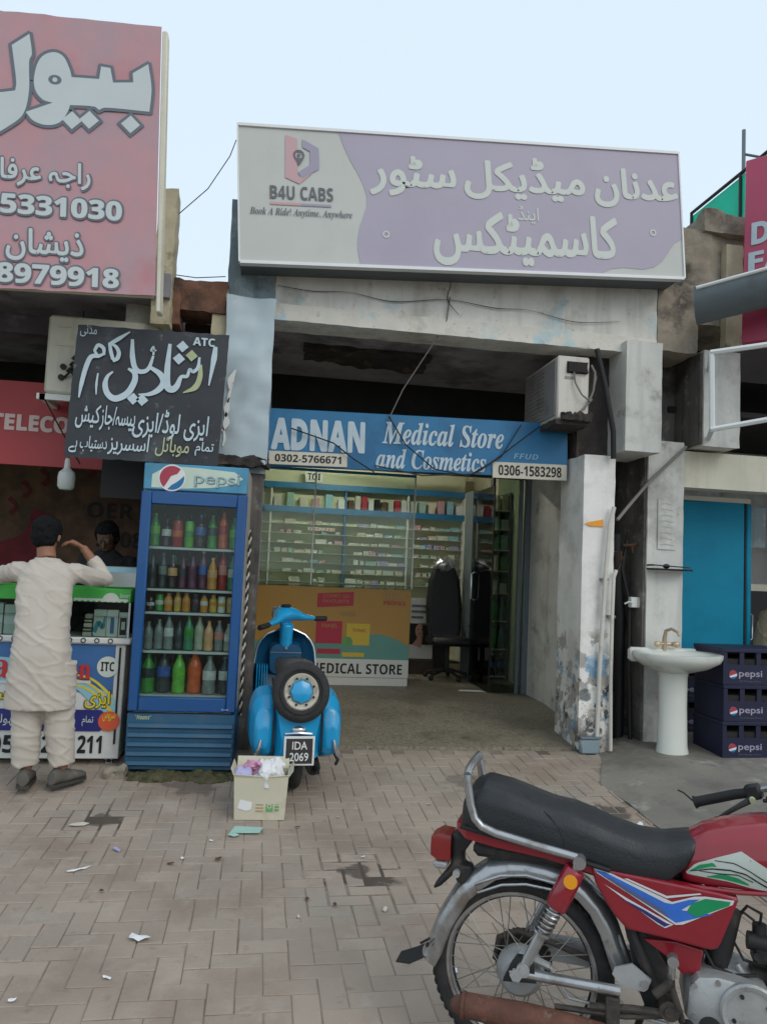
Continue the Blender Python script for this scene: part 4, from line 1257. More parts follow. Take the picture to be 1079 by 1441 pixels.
mb.box(-W2 + .0655, W2 - .0655, -.0295, .0215, .4205, .515, .006); mb.box(-W2 + .0655, W2 - .0655, -.0295, .0215, 1.825, 1.9145, .006)
dr = mb.build('door', 'fridge_blue', FR)
mb = MB(); mb.box(-W2 + .066, W2 - .066, -.006, -.001, .515, 1.825); mb.build('glass_pane', 'clear_glass', dr)
lettering('Royal', (W2 - .09, .435, W2 - .045, .447), -.0302, 'disc_white', dr)
mb = MB(); mb.box(-W2 - .004, W2 + .004, -.01, .6, .03, .405, .006)
kg = mb.build('base', 'fridge_grille', FR)
for k in range(5):
    mb = MB(); z = .055 + .062 * k
    mb.loft([[(x, -.012, z), (x, -.036, z + .012), (x, -.03, z + .034), (x, -.012, z + .042)] for x in (-W2 + .01, W2 - .01)])
    mb.build('louvre', 'fridge_grille', kg)
lettering(boldital('"Haans"'), (-W2 + .05, .363, -W2 + .155, .392), -.0112, 'chalk_yellow', kg)
for x in (-.3, .3):
    for y in (.05, .52):
        mb = MB(); mb.cyl((x, y, -.01), (x, y, .03), .022, n=10); mb.build('foot', 'black_rubber', FR)
SH = (1.535, 1.245, 1.085, .82, .525)
for z in SH[:4]:
    mb = MB(); mb.box(-W2 + .04, W2 - .04, .045, .055, z - .018, z, .002); mb.box(-W2 + .04, W2 - .04, .056, .57, z - .008, z - .003); mb.build('shelf', 'wire_shelf', FR)
mb = MB(); mb.box(-W2 + .04, W2 - .04, .045, .57, .51, .522); mb.build('shelf', 'wire_shelf', FR)

DRINK = {}
def drink_mat(n, c, k=.9):
    M('drink_' + n, S(*c, k * 1.1), .18, var=.25, vs=24, spec=.6)
for n, c in dict(green=(60, 150, 62), lime=(110, 190, 70), cola=(44, 30, 34), orange=(214, 96, 52), red=(170, 44, 44), purple=(92, 40, 74), clear=(128, 140, 140), dark=(50, 62, 66), amber=(202, 140, 60), yellow=(208, 176, 80), pale=(172, 178, 158), blue=(58, 96, 170), teal=(60, 140, 104), white=(206, 210, 206), peach=(216, 168, 120), pink=(206, 140, 130)).items():
    drink_mat(n, c)
def bottle(label, x, y, z, h, r, body, cap, lab, lz=(.38, .62), parent_M=None, kind='bottle', group=None):
    if group == 'drinks in the blue fridge':
        q_ = random.random()
        h, r, y = h * (.93 + .12 * q_), r * (.94 + .12 * random.random()), y + .02 * random.random()
    p = parent_M @ V((x, y, z)) if parent_M else V((x, y, z))
    mb = MB()
    if kind == 'bottle':
        mb.lathe([(r * .8, 0), (r, .03 * h), (r, .2 * h), (r * .93, .3 * h), (r, .4 * h), (r, .58 * h), (r * .9, .68 * h), (r * .55, .80 * h), (r * .34, .88 * h), (r * .34, .945 * h)], n=14)
    elif kind == 'can':
        mb.lathe([(r * .8, 0), (r, .05 * h), (r, .92 * h), (r * .82, h)], n=14)
    else:
        mb.lathe([(r * .9, 0), (r, .03 * h), (r, .6 * h), (r * .85, .75 * h), (r * .5, .86 * h), (r * .5, .92 * h)], n=14)
    o = mb.build('bottle' if kind != 'can' else 'drink_can', 'drink_' + body)
    o.location = p
    tag(o, label, 'bottle' if kind != 'can' else 'can', group)
    if kind != 'can':
        mb = MB(); rr = r * .38 if kind == 'bottle' else r * .55
        mb.lathe([(rr, .935 * h), (rr, .995 * h), (rr * .9, h)], n=12); mb.build('cap', 'drink_' + cap, o)
    if lab:
        mb = MB(); mb.lathe([(r * 1.02, lz[0] * h), (r * 1.02, lz[1] * h)], n=14, cap=False); mb.build('label', 'drink_' + lab, o)
    return o
FM_ = Matrix.Translation((-.46, 5.47, gz(5.47))) @ Matrix.Rotation(R(-2), 4, 'Z')
NM = dict(green='green', lime='lime green', cola='dark cola', orange='orange', red='red', purple='purple', clear='clear', dark='smoky dark', amber='amber', yellow='yellow', pale='pale', blue='blue', teal='teal', white='white', peach='peach', pink='pink')
rows = [('top', SH[0], .035, [('green', 'lime', 'lime', .24, 'bottle'), ('cola', 'cola', 'white', .21, 'bottle'), ('red', 'white', 'orange', .20, 'can'), ('lime', 'green', 'green', .19, 'can'), ('cola', 'blue', 'blue', .24, 'bottle'), ('green', 'green', 'dark', .25, 'bottle'), ('orange', 'red', 'red', .27, 'bottle'), ('green', 'green', 'lime', .24, 'bottle')]),
    ('second', SH[1], .033, [('dark', 'dark', None, .24, 'bottle'), ('dark', 'clear', 'clear', .24, 'bottle'), ('cola', 'teal', 'peach', .23, 'bottle'), ('purple', 'cola', 'dark', .24, 'bottle'), ('purple', 'purple', 'purple', .23, 'bottle'), ('purple', 'white', 'blue', .27, 'bottle'), ('amber', 'yellow', 'peach', .22, 'bottle'), ('red', 'red', 'pink', .28, 'bottle'), ('teal', 'teal', 'white', .24, 'bottle')]),
    ('third', SH[2], .028, [('cola', 'cola', 'white', .10, 'can'), ('green', 'green', 'white', .125, 'can'), ('amber', 'pink', 'peach', .125, 'jar'), ('yellow', 'pink', 'peach', .13, 'jar'), ('amber', 'pink', 'amber', .13, 'jar'), ('dark', 'clear', 'purple', .12, 'jar'), ('amber', 'blue', 'white', .125, 'jar'), ('yellow', 'pink', 'amber', .125, 'jar'), ('white', 'white', 'yellow', .12, 'can'), ('yellow', 'white', 'peach', .12, 'can')]),
    ('fourth', SH[3], .034, [('clear', 'clear', None, .20, 'bottle'), ('clear', 'clear', None, .22, 'bottle'), ('clear', 'blue', 'white', .235, 'bottle'), ('dark', 'dark', None, .2, 'bottle'), ('teal', 'green', 'green', .23, 'bottle'), ('pale', 'pink', 'pale', .24, 'bottle'), ('peach', 'amber', None, .22, 'bottle'), ('clear', 'pink', 'pink', .22, 'bottle'), ('pale', 'white', 'white', .2, 'bottle')]),
    ('bottom', SH[4] - .003, .047, [('green', 'green', 'dark', .28, 'bottle'), ('dark', 'white', 'blue', .29, 'bottle'), ('lime', 'green', 'lime', .28, 'bottle'), ('orange', 'pink', 'orange', .295, 'bottle'), ('clear', 'clear', 'white', .27, 'bottle'), ('dark', 'clear', 'white', .26, 'bottle')])]
for rn, z, r, items in rows:
    n = len(items)
    for i, (body, cap, lab, h, kind) in enumerate(items):
        x = -.275 + .55 * i / (n - 1) if rn != 'bottom' else -.262 + .525 * i / (n - 1)
        word = 'can' if kind == 'can' else 'bottle'
        ls = ' with ' + NM[lab] + ' label' if lab and kind != 'can' else ''
        cs = ' and ' + NM[cap] + ' cap' if kind != 'can' else ' with ' + NM[lab or cap] + ' print'
        pos = 'leftmost' if i == 0 else 'rightmost' if i == n - 1 else '%s from left' % ('first second third fourth fifth sixth seventh eighth ninth tenth'.split()[i])
        if kind != 'can': cs = ', ' + NM[cap] + ' cap'
        bottle('%s %s%s%s, %s on fridge %s shelf' % (NM[body], word, ls, cs, pos, rn), x, .10 + .02 * (i % 2), z + .002, h, r, body, cap, lab, parent_M=FM_, kind=kind, group='drinks in the blue fridge')
# second row of bottles, behind the first on the tall shelves
for rn, z, n in (('top', SH[0], 6), ('second', SH[1], 6), ('bottom', SH[4] - .003, 5)):
    for i in range(n):
        body = ('dark', 'green', 'cola', 'dark', 'red', 'teal')[(i + n) % 6]
        bottle('%s bottle in the back row, fridge %s shelf, %s from left' % (NM[body], rn, 'first second third fourth fifth sixth'.split()[i]), -.24 + .48 * i / (n - 1), .26, z + .002, .25, .032, body, 'dark', None, parent_M=FM_, group='drinks in the blue fridge')
M('moss', S(84, 84, 56, .8), .95, var=.4, vs=20, bump=1, bs=60, dirt=(S(96, 74, 58), .7, 10, .5))
t = link('rubble_stone', jitter(rough_block(-.065, .065, -.05, .05, 0, .07, .015, .02, 22, 3), .014, 18), 'raw_concrete')
t.location = (-.86, 5.42, gz(5.4) - .004)
tag(t, 'rough brown stone lying beside the fridge base on the paving', 'stone')
mb = MB(); rnd = random.Random(5)
for k in range(26):
    x = -.74 + .70 * rnd.random(); y = 5.40 + rnd.uniform(-.07, .09); q = rnd.uniform(.03, .07)
    mb.ell((x, y, gz(y) - .004), (q * 1.5, q, q * rnd.uniform(.35, .8)), 12, 8)
t = link('mossy_dirt', jitter(fuse(mb, .009, 1), .016, 30), 'moss')
t['kind'] = 'stuff'; t['label'] = 'mossy dirt heaped under the front of the drinks fridge'; t['category'] = 'dirt'
t = thing('rope', 'black and white twisted rope hanging beside the fridge', 'rope')
mb = MB()
mb.tube([(-.075 + .006 * math.sin(k * 2.2), 5.78 + .006 * math.cos(k * 2.2), 1.75 - .03 * k) for k in range(46)], .009, 6)
mb.build('strand', 'black', t)
mb = MB()
mb.tube([(-.075 - .008 * math.sin(k * 2.2), 5.78 - .008 * math.cos(k * 2.2), 1.75 - .03 * k) for k in range(46)], .0075, 6)
mb.build('strand', 'plate_cream', t)
# ------------------------------------------------------------ scooter (own space: +y forwards, away from the street)
M('scooter_blue', S(22, 150, 202, 1.0), .28, var=.06, vs=4, coat=.5, dirt=(S(40, 120, 150), .4, 5, .55))
M('scooter_deep', S(14, 74, 108, .9), .35, var=.1, vs=4, coat=.3)
M('seat_black', S(34, 36, 38), .5, var=.2, vs=14, bump=.1)
M('chrome', S(196, 200, 204, .95), .2, metal=.85, var=.05)
M('rim_cream', S(196, 188, 172, .95), .5, var=.12, vs=14, dirt=(S(110, 98, 84), .7, 14, .54))
M('tyre', S(44, 43, 43), .85, var=.25, vs=26, bump=.3, bs=60, dirt=(S(84, 78, 72), .4, 9, .55))
M('plate_black', S(52, 46, 46), .6, var=.1)
M('lamp_red', S(150, 38, 36, .75), .3, var=.06, coat=.4)
sc = thing('scooter', 'bright blue old scooter seen from behind with a spare wheel and black number plate', 'scooter', (.305, 5.02, gz(5.3) + .0), (0, 0, R(3)))
sc.scale = (.94, .96, .975)
def sec(y, hw, zb, zt, cx=0, p=.62):
    cz, hz = (zb + zt) / 2, (zt - zb) / 2
    return [(cx + hw * math.copysign(abs(math.cos(a)) ** p, math.cos(a)), y, cz + hz * math.copysign(abs(math.sin(a)) ** p, math.sin(a))) for a in [2 * math.pi * k / 24 for k in range(24)]]
b = MB()
b.loft([sec(-.02, .10, .27, .46), sec(.03, .135, .25, .56), (sec(.12, .16, .24, .64)), sec(.3, .165, .24, .70), sec(.5, .15, .24, .72), sec(.66, .13, .22, .66), sec(.74, .12, .20, .40)])
b.loft([sec(.70, .19, .20, .26), sec(1.0, .22, .19, .245), sec(1.22, .22, .20, .26)])
bd = link('body', fuse(b, .011, 5), 'scooter_blue', sc)
for s in (-1, 1):                                     # the round engine and glove box cowls
    c = MB()
    c.loft([sec(-.005, .035, .30, .44, s * .235, .8), sec(.03, .075, .25, .55, s * .222, .75), sec(.14, .115, .21, .63, s * .205, .75), sec(.32, .115, .21, .66, s * .21, .75), sec(.5, .10, .22, .60, s * .20, .75), sec(.60, .05, .27, .48, s * .19, .8)])
    cw = link('side_cowl', fuse(c, .010, 5), 'scooter_blue', sc)
    m = MB(); m.tube([(s * .30, .02, .235), (s * .275, -.01, .26), (s * .255, -.02, .31), (s * .245, -.018, .36)], [.008, .014, .014, .008], 8); m.build('trim', 'chrome', cw)
    m = MB(); m.tube([(s * .165, .0, .28), (s * .165, .01, .50), (s * .17, .10, .655), (s * .165, .3, .71)], .008, 6); m.build('seam', 'black_rubber', cw)
m = MB(); m.loft([[(-.145, -.05, .53), (.145, -.05, .53), (.11, -.055, .35), (.12, -.05, .25), (-.12, -.05, .25), (-.11, -.055, .35)], [(-.15, .02, .55), (.15, .02, .55), (.15, .03, .35), (.15, .03, .25), (-.15, .03, .25), (-.15, .03, .35)]])
m.build('tail_panel', 'scooter_blue', bd)
m = MB(); m.ell((.0, -.05, .43), (.05, .03, .028), 16, 10); m.tube([(-.09, -.055, .405), (0, -.08, .415), (.09, -.055, .405)], .010, 8)
m.build('tail_emblem', 'chrome', bd)
m = MB(); m.box(-.05, .05, -.088, -.05, .33, .395, .012); m.build('tail_light', 'steel_grey', sc)
m = MB(); m.box(-.10, .105, -.105, -.098, .215, .40, .004); pl = m.build('number_plate', 'frame_white', sc)
m = MB(); m.box(-.086, .091, -.108, -.1055, .228, .386, .002); m.build('plate_face', 'plate_black', pl)
lettering('IDA', (-.045, .318, .055, .368), -.1095, 'disc_white', pl, .012); lettering('2069', (-.06, .245, .065, .298), -.1095, 'disc_white', pl, .012)
# spare wheel
sp = MB(); W = Matrix.Translation((-.0, -.06, .675)) @ Matrix.Rotation(R(-10), 4, 'X')
sp.T = W; sp.torus((0, 0, 0), .149, .047, 'Y', 48, 14, .95); ty = sp.build('spare_tyre', 'tyre', sc)
m = MB(W)
for k in (-1, 1): m.torus((0, .012 * k - .038, 0), .142 - .018 * (k > 0), .004, 'Y', 48, 6)
m.build('tread_groove', 'black_rubber', ty)
m = MB(W); m.lathe([(.118, -.02), (.118, -.034), (.11, -.042), (.098, -.036), (.08, -.026), (.078, .02)], ax='Y', n=40); m.build('rim', 'rim_cream', ty)
m = MB(W); m.lathe([(.079, .01), (.079, -.03), (.071, -.048), (.05, -.056), (.0, -.058)], ax='Y', n=8); m.build('hub_cover', 'scooter_blue', ty)
for k in range(8):
    a = math.pi * (k + .5) / 4
    m = MB(W); m.cyl((.088 * math.cos(a), -.048, .088 * math.sin(a)), (.088 * math.cos(a), -.02, .088 * math.sin(a)), .008, n=8); m.build('wheel_nut', 'black', ty)
# seat, rear wheel, shield, steering
m = MB(); m.loft([sec(.05, .11, .71, .76), sec(.10, .14, .70, .81), sec(.4, .15, .72, .83), sec(.66, .125, .72, .82), sec(.76, .08, .73, .78)])
link('seat', fuse(m, .010, 4), 'seat_black', sc)
m = MB(); m.tube([(-.13, .0, .72), (-.12, -.03, .80), (.12, -.03, .80), (.13, .0, .72)], .011, 8); m.build('grab_rail', 'black', sc)
for nm, y in (('rear_wheel', .17), ('front_wheel', 1.36)):
    m = MB(); m.torus((0, y, .215), .165, .05, 'X', 40, 12, .95); w = m.build(nm, 'tyre', sc)
    m = MB(); m.lathe([(.11, -.04), (.118, -.03), (.118, .03), (.11, .04)], c=(0, y, .215), ax='X', n=28); m.build('rim', 'rim_cream', w)
m = MB(); m.tube([(.0, .17, .215), (-.19, .2, .22), (-.24, .25, .22)], [.05, .07, .06], 12); m.tube([(-.2, .1, .14), (-.16, .35, .13), (-.05, .5, .18)], [.05, .055, .03], 12)
link('engine', fuse(m, .01, 2), 'steel_grey', sc)
m = MB(); m.tube([(.13, .10, .15), (.14, .34, .15)], [.05, .055], 14); m.tube([(.14, .09, .15), (.15, .02, .14)], [.02, .016], 8); m.build('silencer', 'black', sc)
m = MB(); m.tube([(.27, .0, .20), (.30, .1, .2), (.29, .2, .22)], .012, 6); m.build('rear_bumper', 'black', sc)
sh = MB(); ny, nw = 16, 18
for off in (0, .012):
    pass
vs = []
for i in range(ny + 1):
    t_ = i / ny
    z = .24 + .74 * t_
    y = 1.20 + .10 * t_ + .02 * math.sin(t_ * 3)
    hw = .215 + .05 * math.sin(math.pi * min(1, t_ * 1.1)) if t_ < .72 else (.215 + .05 * math.sin(math.pi * .79)) * math.sqrt(max(0.02, 1 - ((t_ - .72) / .285) ** 2))
    vs.append([(hw * u, y - .09 * abs(u) ** 2.2 * (1 if t_ > .1 else .3), z) for u in [-1 + 2 * k / nw for k in range(nw + 1)]])
rings = [[p for p in r] + [(p[0], p[1] + .012, p[2]) for p in reversed(r)] for r in vs]
sh.loft(rings)
so = sh.build('leg_shield', 'scooter_deep', sc)
edge = [r[0] for r in vs] + [r[-1] for r in reversed(vs)]
m = MB(); m.tube([V(p) + V((0, .005, 0)) for p in edge], .009, 8); m.build('shield_trim', 'chrome', so)
m = MB(); m.loft([sec(1.155, .13, .62, .86, -.0, .5), sec(1.24, .14, .6, .88, -.0, .5)]); gb = m.build('glove_box', 'scooter_deep', so)
m = MB(); m.box(-.13, .13, 1.148, 1.152, .79, .797); m.cyl((0, 1.14, .83), (0, 1.152, .83), .012, n=12); m.build('latch', 'chrome', gb)
m = MB()
for k in range(5): m.box(-.235 + .02 * k, -.228 + .02 * k, 1.10, 1.2, .46, .70)
m.build('shield_ribs', 'scooter_blue', so)
HB = Matrix.Translation((.0, 1.18, 1.0)) @ Matrix.Rotation(R(40), 4, 'Z') @ Matrix.Rotation(R(-4), 4, 'Y')
m = MB(HB); m.tube([(0, .02, -.16), (0, 0, .02)], [.055, .06], 14)
m.loft([[(q[0], q[1], q[2]) for q in [(x, y0 + hy * math.cos(a), zc + hz * math.sin(a)) for a in [2 * math.pi * k / 16 for k in range(16)]]] for x, y0, hy, zc, hz in ((-.27, -.06, .022, .045, .02), (-.17, -.04, .035, .06, .028), (-.08, .01, .075, .09, .055), (0, .03, .095, .10, .07), (.08, .01, .075, .09, .055), (.17, -.04, .035, .06, .028), (.27, -.06, .022, .045, .02))])
hb = link('handlebar', fuse(m, .008, 4), 'scooter_blue', sc)
for s in (-1, 1):
    m = MB(HB); m.tube([(s * .26, -.06, .045), (s * .30, -.07, .04), (s * .39, -.085, .035)], [.019, .022, .022], 12); m.build('grip', 'black_rubber', hb)
    m = MB(HB); m.tube([(s * .24, -.02, .04), (s * .3, .0, .035), (s * .38, -.01, .03)], .007, 8); m.build('brake_lever', 'chrome', hb)
m = MB(HB); m.lathe([(.058, .10), (.062, .12), (.05, .128)], ax='Y', c=(0, 0, .10), n=20); m.build('headlight', 'chrome', hb)
m = MB(HB); m.lathe([(.04, .155), (.045, .165), (.03, .178)], c=(0, .01, .0), n=18); m.build('speedometer', 'black', hb)
m = MB(); m.tube([(0, 1.20, .9), (0, 1.30, .45), (0.03, 1.36, .23)], .03, 12); m.build('steering_column', 'scooter_deep', sc)
m = MB(); m.loft([sec(1.14, .03, .30, .36), sec(1.2, .10, .34, .47), sec(1.36, .12, .36, .49), sec(1.52, .09, .30, .42), sec(1.58, .03, .26, .32)]); link('front_mudguard', fuse(m, .01, 4), 'scooter_blue', sc)
m = MB(); m.tube([(-.12, .62, .2), (-.17, .58, .06), (-.18, .57, -.0)], .012, 8); m.tube([(.12, .62, .2), (.17, .58, .06), (.18, .57, .0)], .012, 8); m.tube([(-.12, .62, .2), (.12, .62, .2)], .012, 8); m.build('centre_stand', 'black', sc)

# ------------------------------------------------------------ carton of waste paper
M('carton_cream', S(206, 200, 178, .92), .8, var=.05, vs=4, dirt=(S(168, 156, 128), .5, 6, .56))
M('carton_brown', S(176, 148, 108, .9), .85, var=.08)
M('print_leaf', S(104, 158, 100, .95), .7, var=.1, vs=8)
M('paper_white', S(226, 226, 226, .95), .8, var=.03)
M('paper_pink', S(206, 150, 176, .95), .8, var=.12, vs=9)
M('paper_lilac', S(172, 168, 206, .95), .8, var=.15, vs=9)
M('paper_mint', S(160, 196, 184, .95), .8, var=.08)
cx = thing('cardboard_box', 'open cream carton with green print overflowing with crumpled paper beside the scooter', 'carton', (.09, 4.78, gz(4.78) - .004), (0, 0, R(-3)))
m = MB()
h0, w0, d0 = .245, .158, .115
fr = [[(-w0 + .012, -d0 + .008, .0), (w0 - .014, -d0 + .008, .0), (w0 - .014, d0, .0), (-w0 + .012, d0, .0)], [(-w0, -d0, h0), (w0, -d0 - .004, h0 + .005), (w0, d0, h0), (-w0, d0, h0)]]
inn = [[(x * .975, y * .97, max(z, .006)) for x, y, z in r] for r in fr]
m.add(fr[0] + fr[1] + inn[0] + inn[1], [(0, 1, 2, 3), (8, 9, 10, 11)] + [(k, (k + 1) % 4, 4 + (k + 1) % 4, 4 + k) for k in range(4)] + [(8 + k, 8 + (k + 1) % 4, 12 + (k + 1) % 4, 12 + k) for k in range(4)] + [(4 + k, 4 + (k + 1) % 4, 12 + (k + 1) % 4, 12 + k) for k in range(4)])
bx = m.build('box', 'carton_cream', cx, smooth=20)
for q in ([(-w0, -d0, h0), (w0, -d0 - .004, h0 + .005), (w0 + .006, -d0 - .012, h0 + .018), (.03, -d0 - .008, h0 + .004), (-w0 - .006, -d0 - .010, h0 + .02)], [(w0, -d0, h0), (w0, d0, h0), (w0 + .03, d0, h0 + .045), (w0 + .028, -d0, h0 + .04)], [(-w0, d0, h0), (-w0, -d0, h0), (-w0 - .022, -d0, h0 + .05), (-w0 - .02, d0, h0 + .05)], [(-w0, d0, h0), (w0, d0, h0), (w0, d0 + .03, h0 + .06), (-w0, d0 + .03, h0 + .06)]):
    m = MB(); m.loft([q, [(x, y + .003, z + .002) for x, y, z in q]]); m.build('flap', 'carton_cream', cx, smooth=0)
FT = Matrix.Rotation(R(-1.6), 4, 'X')
def cp(name, mat, fn):
    q = MB(FT); fn(q); return q.build(name, mat, bx, smooth=0)
D = -d0 + .0015
cp('printed_band', 'print_leaf', lambda q: (rect(q, -.115, .185, -.04, .205, D), rect(q, .06, .185, .115, .205, D)))
cp('printed_band', 'carton_brown', lambda q: rect(q, -.125, .212, .125, .216, D))
cp('lettering', 'print_leaf', lambda q: letters(q, bold('colibri'), (-.034, .183, .054, .205), D))
cp('printed_mark', 'print_leaf', lambda q: rect(q, .035, .045, .075, .125, D - .0005))
cp('printed_mark', 'carton_cream', lambda q: ring2(q, .055, .078, .008, .014, D - .001))
cp('printed_mark', 'print_leaf', lambda q: [rect(q, .085, .05 + .018 * k, .11, .062 + .018 * k, D - .0005) for k in range(4)])
cp('printed_lines', 'carton_brown', lambda q: [rect(q, -.025, .045 + .018 * k, .02, .053 + .018 * k, D - .0005) for k in range(7)])
cp('paper_patch', 'paper_white', lambda q: q.sheet([(-.13, .065), (-.115, .12), (-.045, .125), (-.05, .06), (-.08, .05)], D - .001))
def crumple(label, loc, r, mat, seed, name='crumpled_paper', group='crumpled papers in the carton', flat=1.0):
    rnd = random.Random(seed)
    q = MB(); q.ell((0, 0, 0), (r, r * rnd.uniform(.7, 1), r * rnd.uniform(.6, .9) * flat), 14, 9)
    me = q.mesh('c', True, 0)
    for v in me.vertices:
        f = noise.cell(v.co * (1.1 / r) + V((seed, 0, 0))) * .35 + noise.noise(v.co * (2.2 / r) + V((0, seed, 0))) * .5
        v.co *= 1 + f
    o = link(name, me, mat)
    o.location = loc; o.rotation_euler = (rnd.random() * 3, rnd.random() * 3, rnd.random() * 3)
    return tag(o, label, 'paper', group)
bz = gz(4.78)
for i, (x, y, z, r, mt, lb_) in enumerate([(-.02, 4.74, .255, .062, 'paper_lilac', 'lilac and white crumpled wrapper at the front left of the carton'), (.15, 4.76, .27, .075, 'paper_white', 'biggest white crumpled paper at the right of the carton'), (.06, 4.82, .295, .06, 'paper_pink', 'pink crumpled wrapper on top of the carton heap'), (.11, 4.70, .25, .05, 'paper_white', 'white crumpled paper at the front edge of the carton'), (.0, 4.84, .27, .05, 'paper_pink', 'pinkish crumpled wrapper at the back left of the carton'), (.17, 4.84, .285, .055, 'paper_white', 'white crumpled sheet at the back right of the carton'), (.05, 4.73, .245, .05, 'paper_mint', 'mint crumpled paper low in the middle of the carton'), (.11, 4.79, .315, .045, 'paper_white', 'white crumpled paper topmost in the carton')]):
    crumple(lb_, (x, y, z + bz - .03), r * .92, mt, i + 3)
# ------------------------------------------------------------ litter lying on the paving
def scrap(label, x, y, w, d, mat, seed, name='paper_scrap', thick=.0):
    rnd = random.Random(seed)
    n = 9
    P = [(w * math.cos(2 * math.pi * k / n) * rnd.uniform(.55, 1), d * math.sin(2 * math.pi * k / n) * rnd.uniform(.55, 1)) for k in range(n)]
    q = MB()
    q.add([(0, 0, .008 + thick)] + [(a, b_, .004 + thick * .5 + rnd.random() * .008) for a, b_ in P], [(0, 1 + k, 1 + (k + 1) % n) for k in range(n)])
    o = q.build(name, mat, recalc=False, smooth=0)
    o.location = (x, y, gz(y)); o.rotation_euler = (0, 0, rnd.random() * 6)
    return tag(o, label, 'litter', 'litter on the paving')
m = MB(); m.loft([[(-.09, -.035, .006), (.075, -.05, .01), (.095, .03, .012), (-.06, .045, .016)], [(-.09, -.035, .009), (.075, -.05, .013), (.095, .03, .015), (-.06, .045, .019)]])
o = m.build('card_piece', 'paper_mint', smooth=0); o.location = (.01, 4.50, gz(4.5)); tag(o, 'pale green flat card lying in front of the carton', 'litter', 'litter on the paving')
scrap('pale torn plastic piece beside the flat green card', -.055, 4.43, .035, .03, 'paper_mint', 2, thick=.01)
scrap('biggest white paper scrap on the paving at the lower left', -.395, 3.30, .055, .035, 'paper_white', 3, thick=.012)
for i, (x, y, w, d, mt, s) in enumerate([(-.78, 4.00, .07, .012, 'paper_white', 'narrow white paper strip on the paving'), (-.64, 4.25, .045, .02, 'paper_lilac', 'pale lilac paper scrap near the counter'), (-.91, 4.62, .06, .03, 'plate_cream', 'cream wrapper beside the dark stain near the person'), (-.96, 3.36, .03, .022, 'plate_cream', 'small tan scrap at the far left paving'), (-.30, 4.12, .018, .014, 'paper_white', 'small round white scrap left of the carton'), (-.17, 4.36, .016, .012, 'paper_white', 'tiny white scrap between fridge and carton'), (-.46, 3.02, .022, .012, 'paper_white', 'small white scrap under the biggest scrap'), (.62, 4.10, .016, .012, 'paper_white', 'tiny white scrap above the middle stain'), (.80, 2.98, .06, .03, 'paper_white', 'white torn paper seen through the motorcycle wheel'), (.64, 3.5, .04, .012, 'plate_cream', 'pale scrap near the motorcycle mudguard'), (2.38, 4.52, .09, .03, 'paper_white', 'white plastic wrapper by the apron edge'), (-.75, 2.9, .02, .014, 'paper_white', 'white scrap at the lower left corner'), (.25, 3.45, .012, .01, 'plate_cream', 'tiny cream scrap in the middle of the paving'), (1.15, 4.9, .014, .012, 'paper_white', 'tiny white scrap in front of the porch'), (.55, 4.7, .014, .012, 'plate_cream', 'tiny cream scrap right of the carton')]):
    scrap(s, x, y, w, d, mt, 20 + i)
for i, (x, y, r, s) in enumerate([(.30, 4.55, .014, 'dark dead leaf right of the carton'), (-.12, 4.10, .02, 'dark curled leaf in the middle of the paving'), (-.35, 4.05, .014, 'small dark leaf left of the curled leaf'), (.42, 3.55, .012, 'small dark pebble below the middle stain'), (.30, 3.62, .01, 'tiny dark pebble near the middle stain'), (-.62, 3.75, .01, 'tiny dark pebble at the left paving')]):
    scrap(s, x, y, r * 1.6, r, 'rust', 60 + i, 'dead_leaf', .006)
# ------------------------------------------------------------ motorcycle (own space: +x forwards, -y its right side towards the camera)
M('bike_red', S(160, 34, 50, .75), .28, var=.06, vs=5, coat=.5, dirt=(S(140, 70, 66), .35, 6, .57))
M('bike_seat', S(32, 35, 38), .42, var=.15, vs=10, bump=.15, bs=140, dirt=(S(70, 72, 74), .35, 5, .57))
M('bike_chrome', S(180, 182, 184, .9), .27, metal=.75, var=.1, vs=10, dirt=[(S(122, 110, 96), .7, 7, .52), (S(84, 74, 64), .6, 22, .6)])
M('bike_alu', S(176, 178, 178, .9), .45, metal=.35, var=.12, vs=10, bump=.15, dirt=(S(96, 92, 86), .7, 8, .53))
M('bike_black', S(30, 30, 31), .6, var=.25, vs=10, dirt=(S(84, 74, 64), .5, 9, .54))
M('exhaust_rust', S(112, 72, 58, .8), .8, var=.3, vs=10, bump=.5, bs=60, dirt=[(S(78, 52, 42), .7, 9, .5), (S(168, 150, 128), .6, 12, .58)])
M('oily', S(66, 60, 54), .7, var=.35, vs=20, bump=.4, dirt=(S(30, 28, 27), .8, 12, .5))
M('decal_blue', S(54, 112, 206, .95), .35, var=.15, vs=12)
M('decal_grey', S(92, 96, 128, .95), .35, var=.1)
M('decal_navy', S(48, 48, 110, .95), .35, var=0)
M('decal_green', S(24, 146, 92, .95), .35, var=.1)
M('decal_white', S(212, 214, 216, .95), .35, var=.03)
M('decal_mint', S(196, 206, 198, .9), .35, var=.05)
M('decal_orange', S(238, 158, 30, .95), .4, var=0)
M('spoke', S(150, 146, 138, .9), .4, metal=.6, var=.1)
mc = thing('motorcycle', 'red motorcycle with black seat, chrome mudguard and blue and green stickers in the foreground', 'motorcycle', (.906, 2.437, 0), (0, 0, R(-25)))
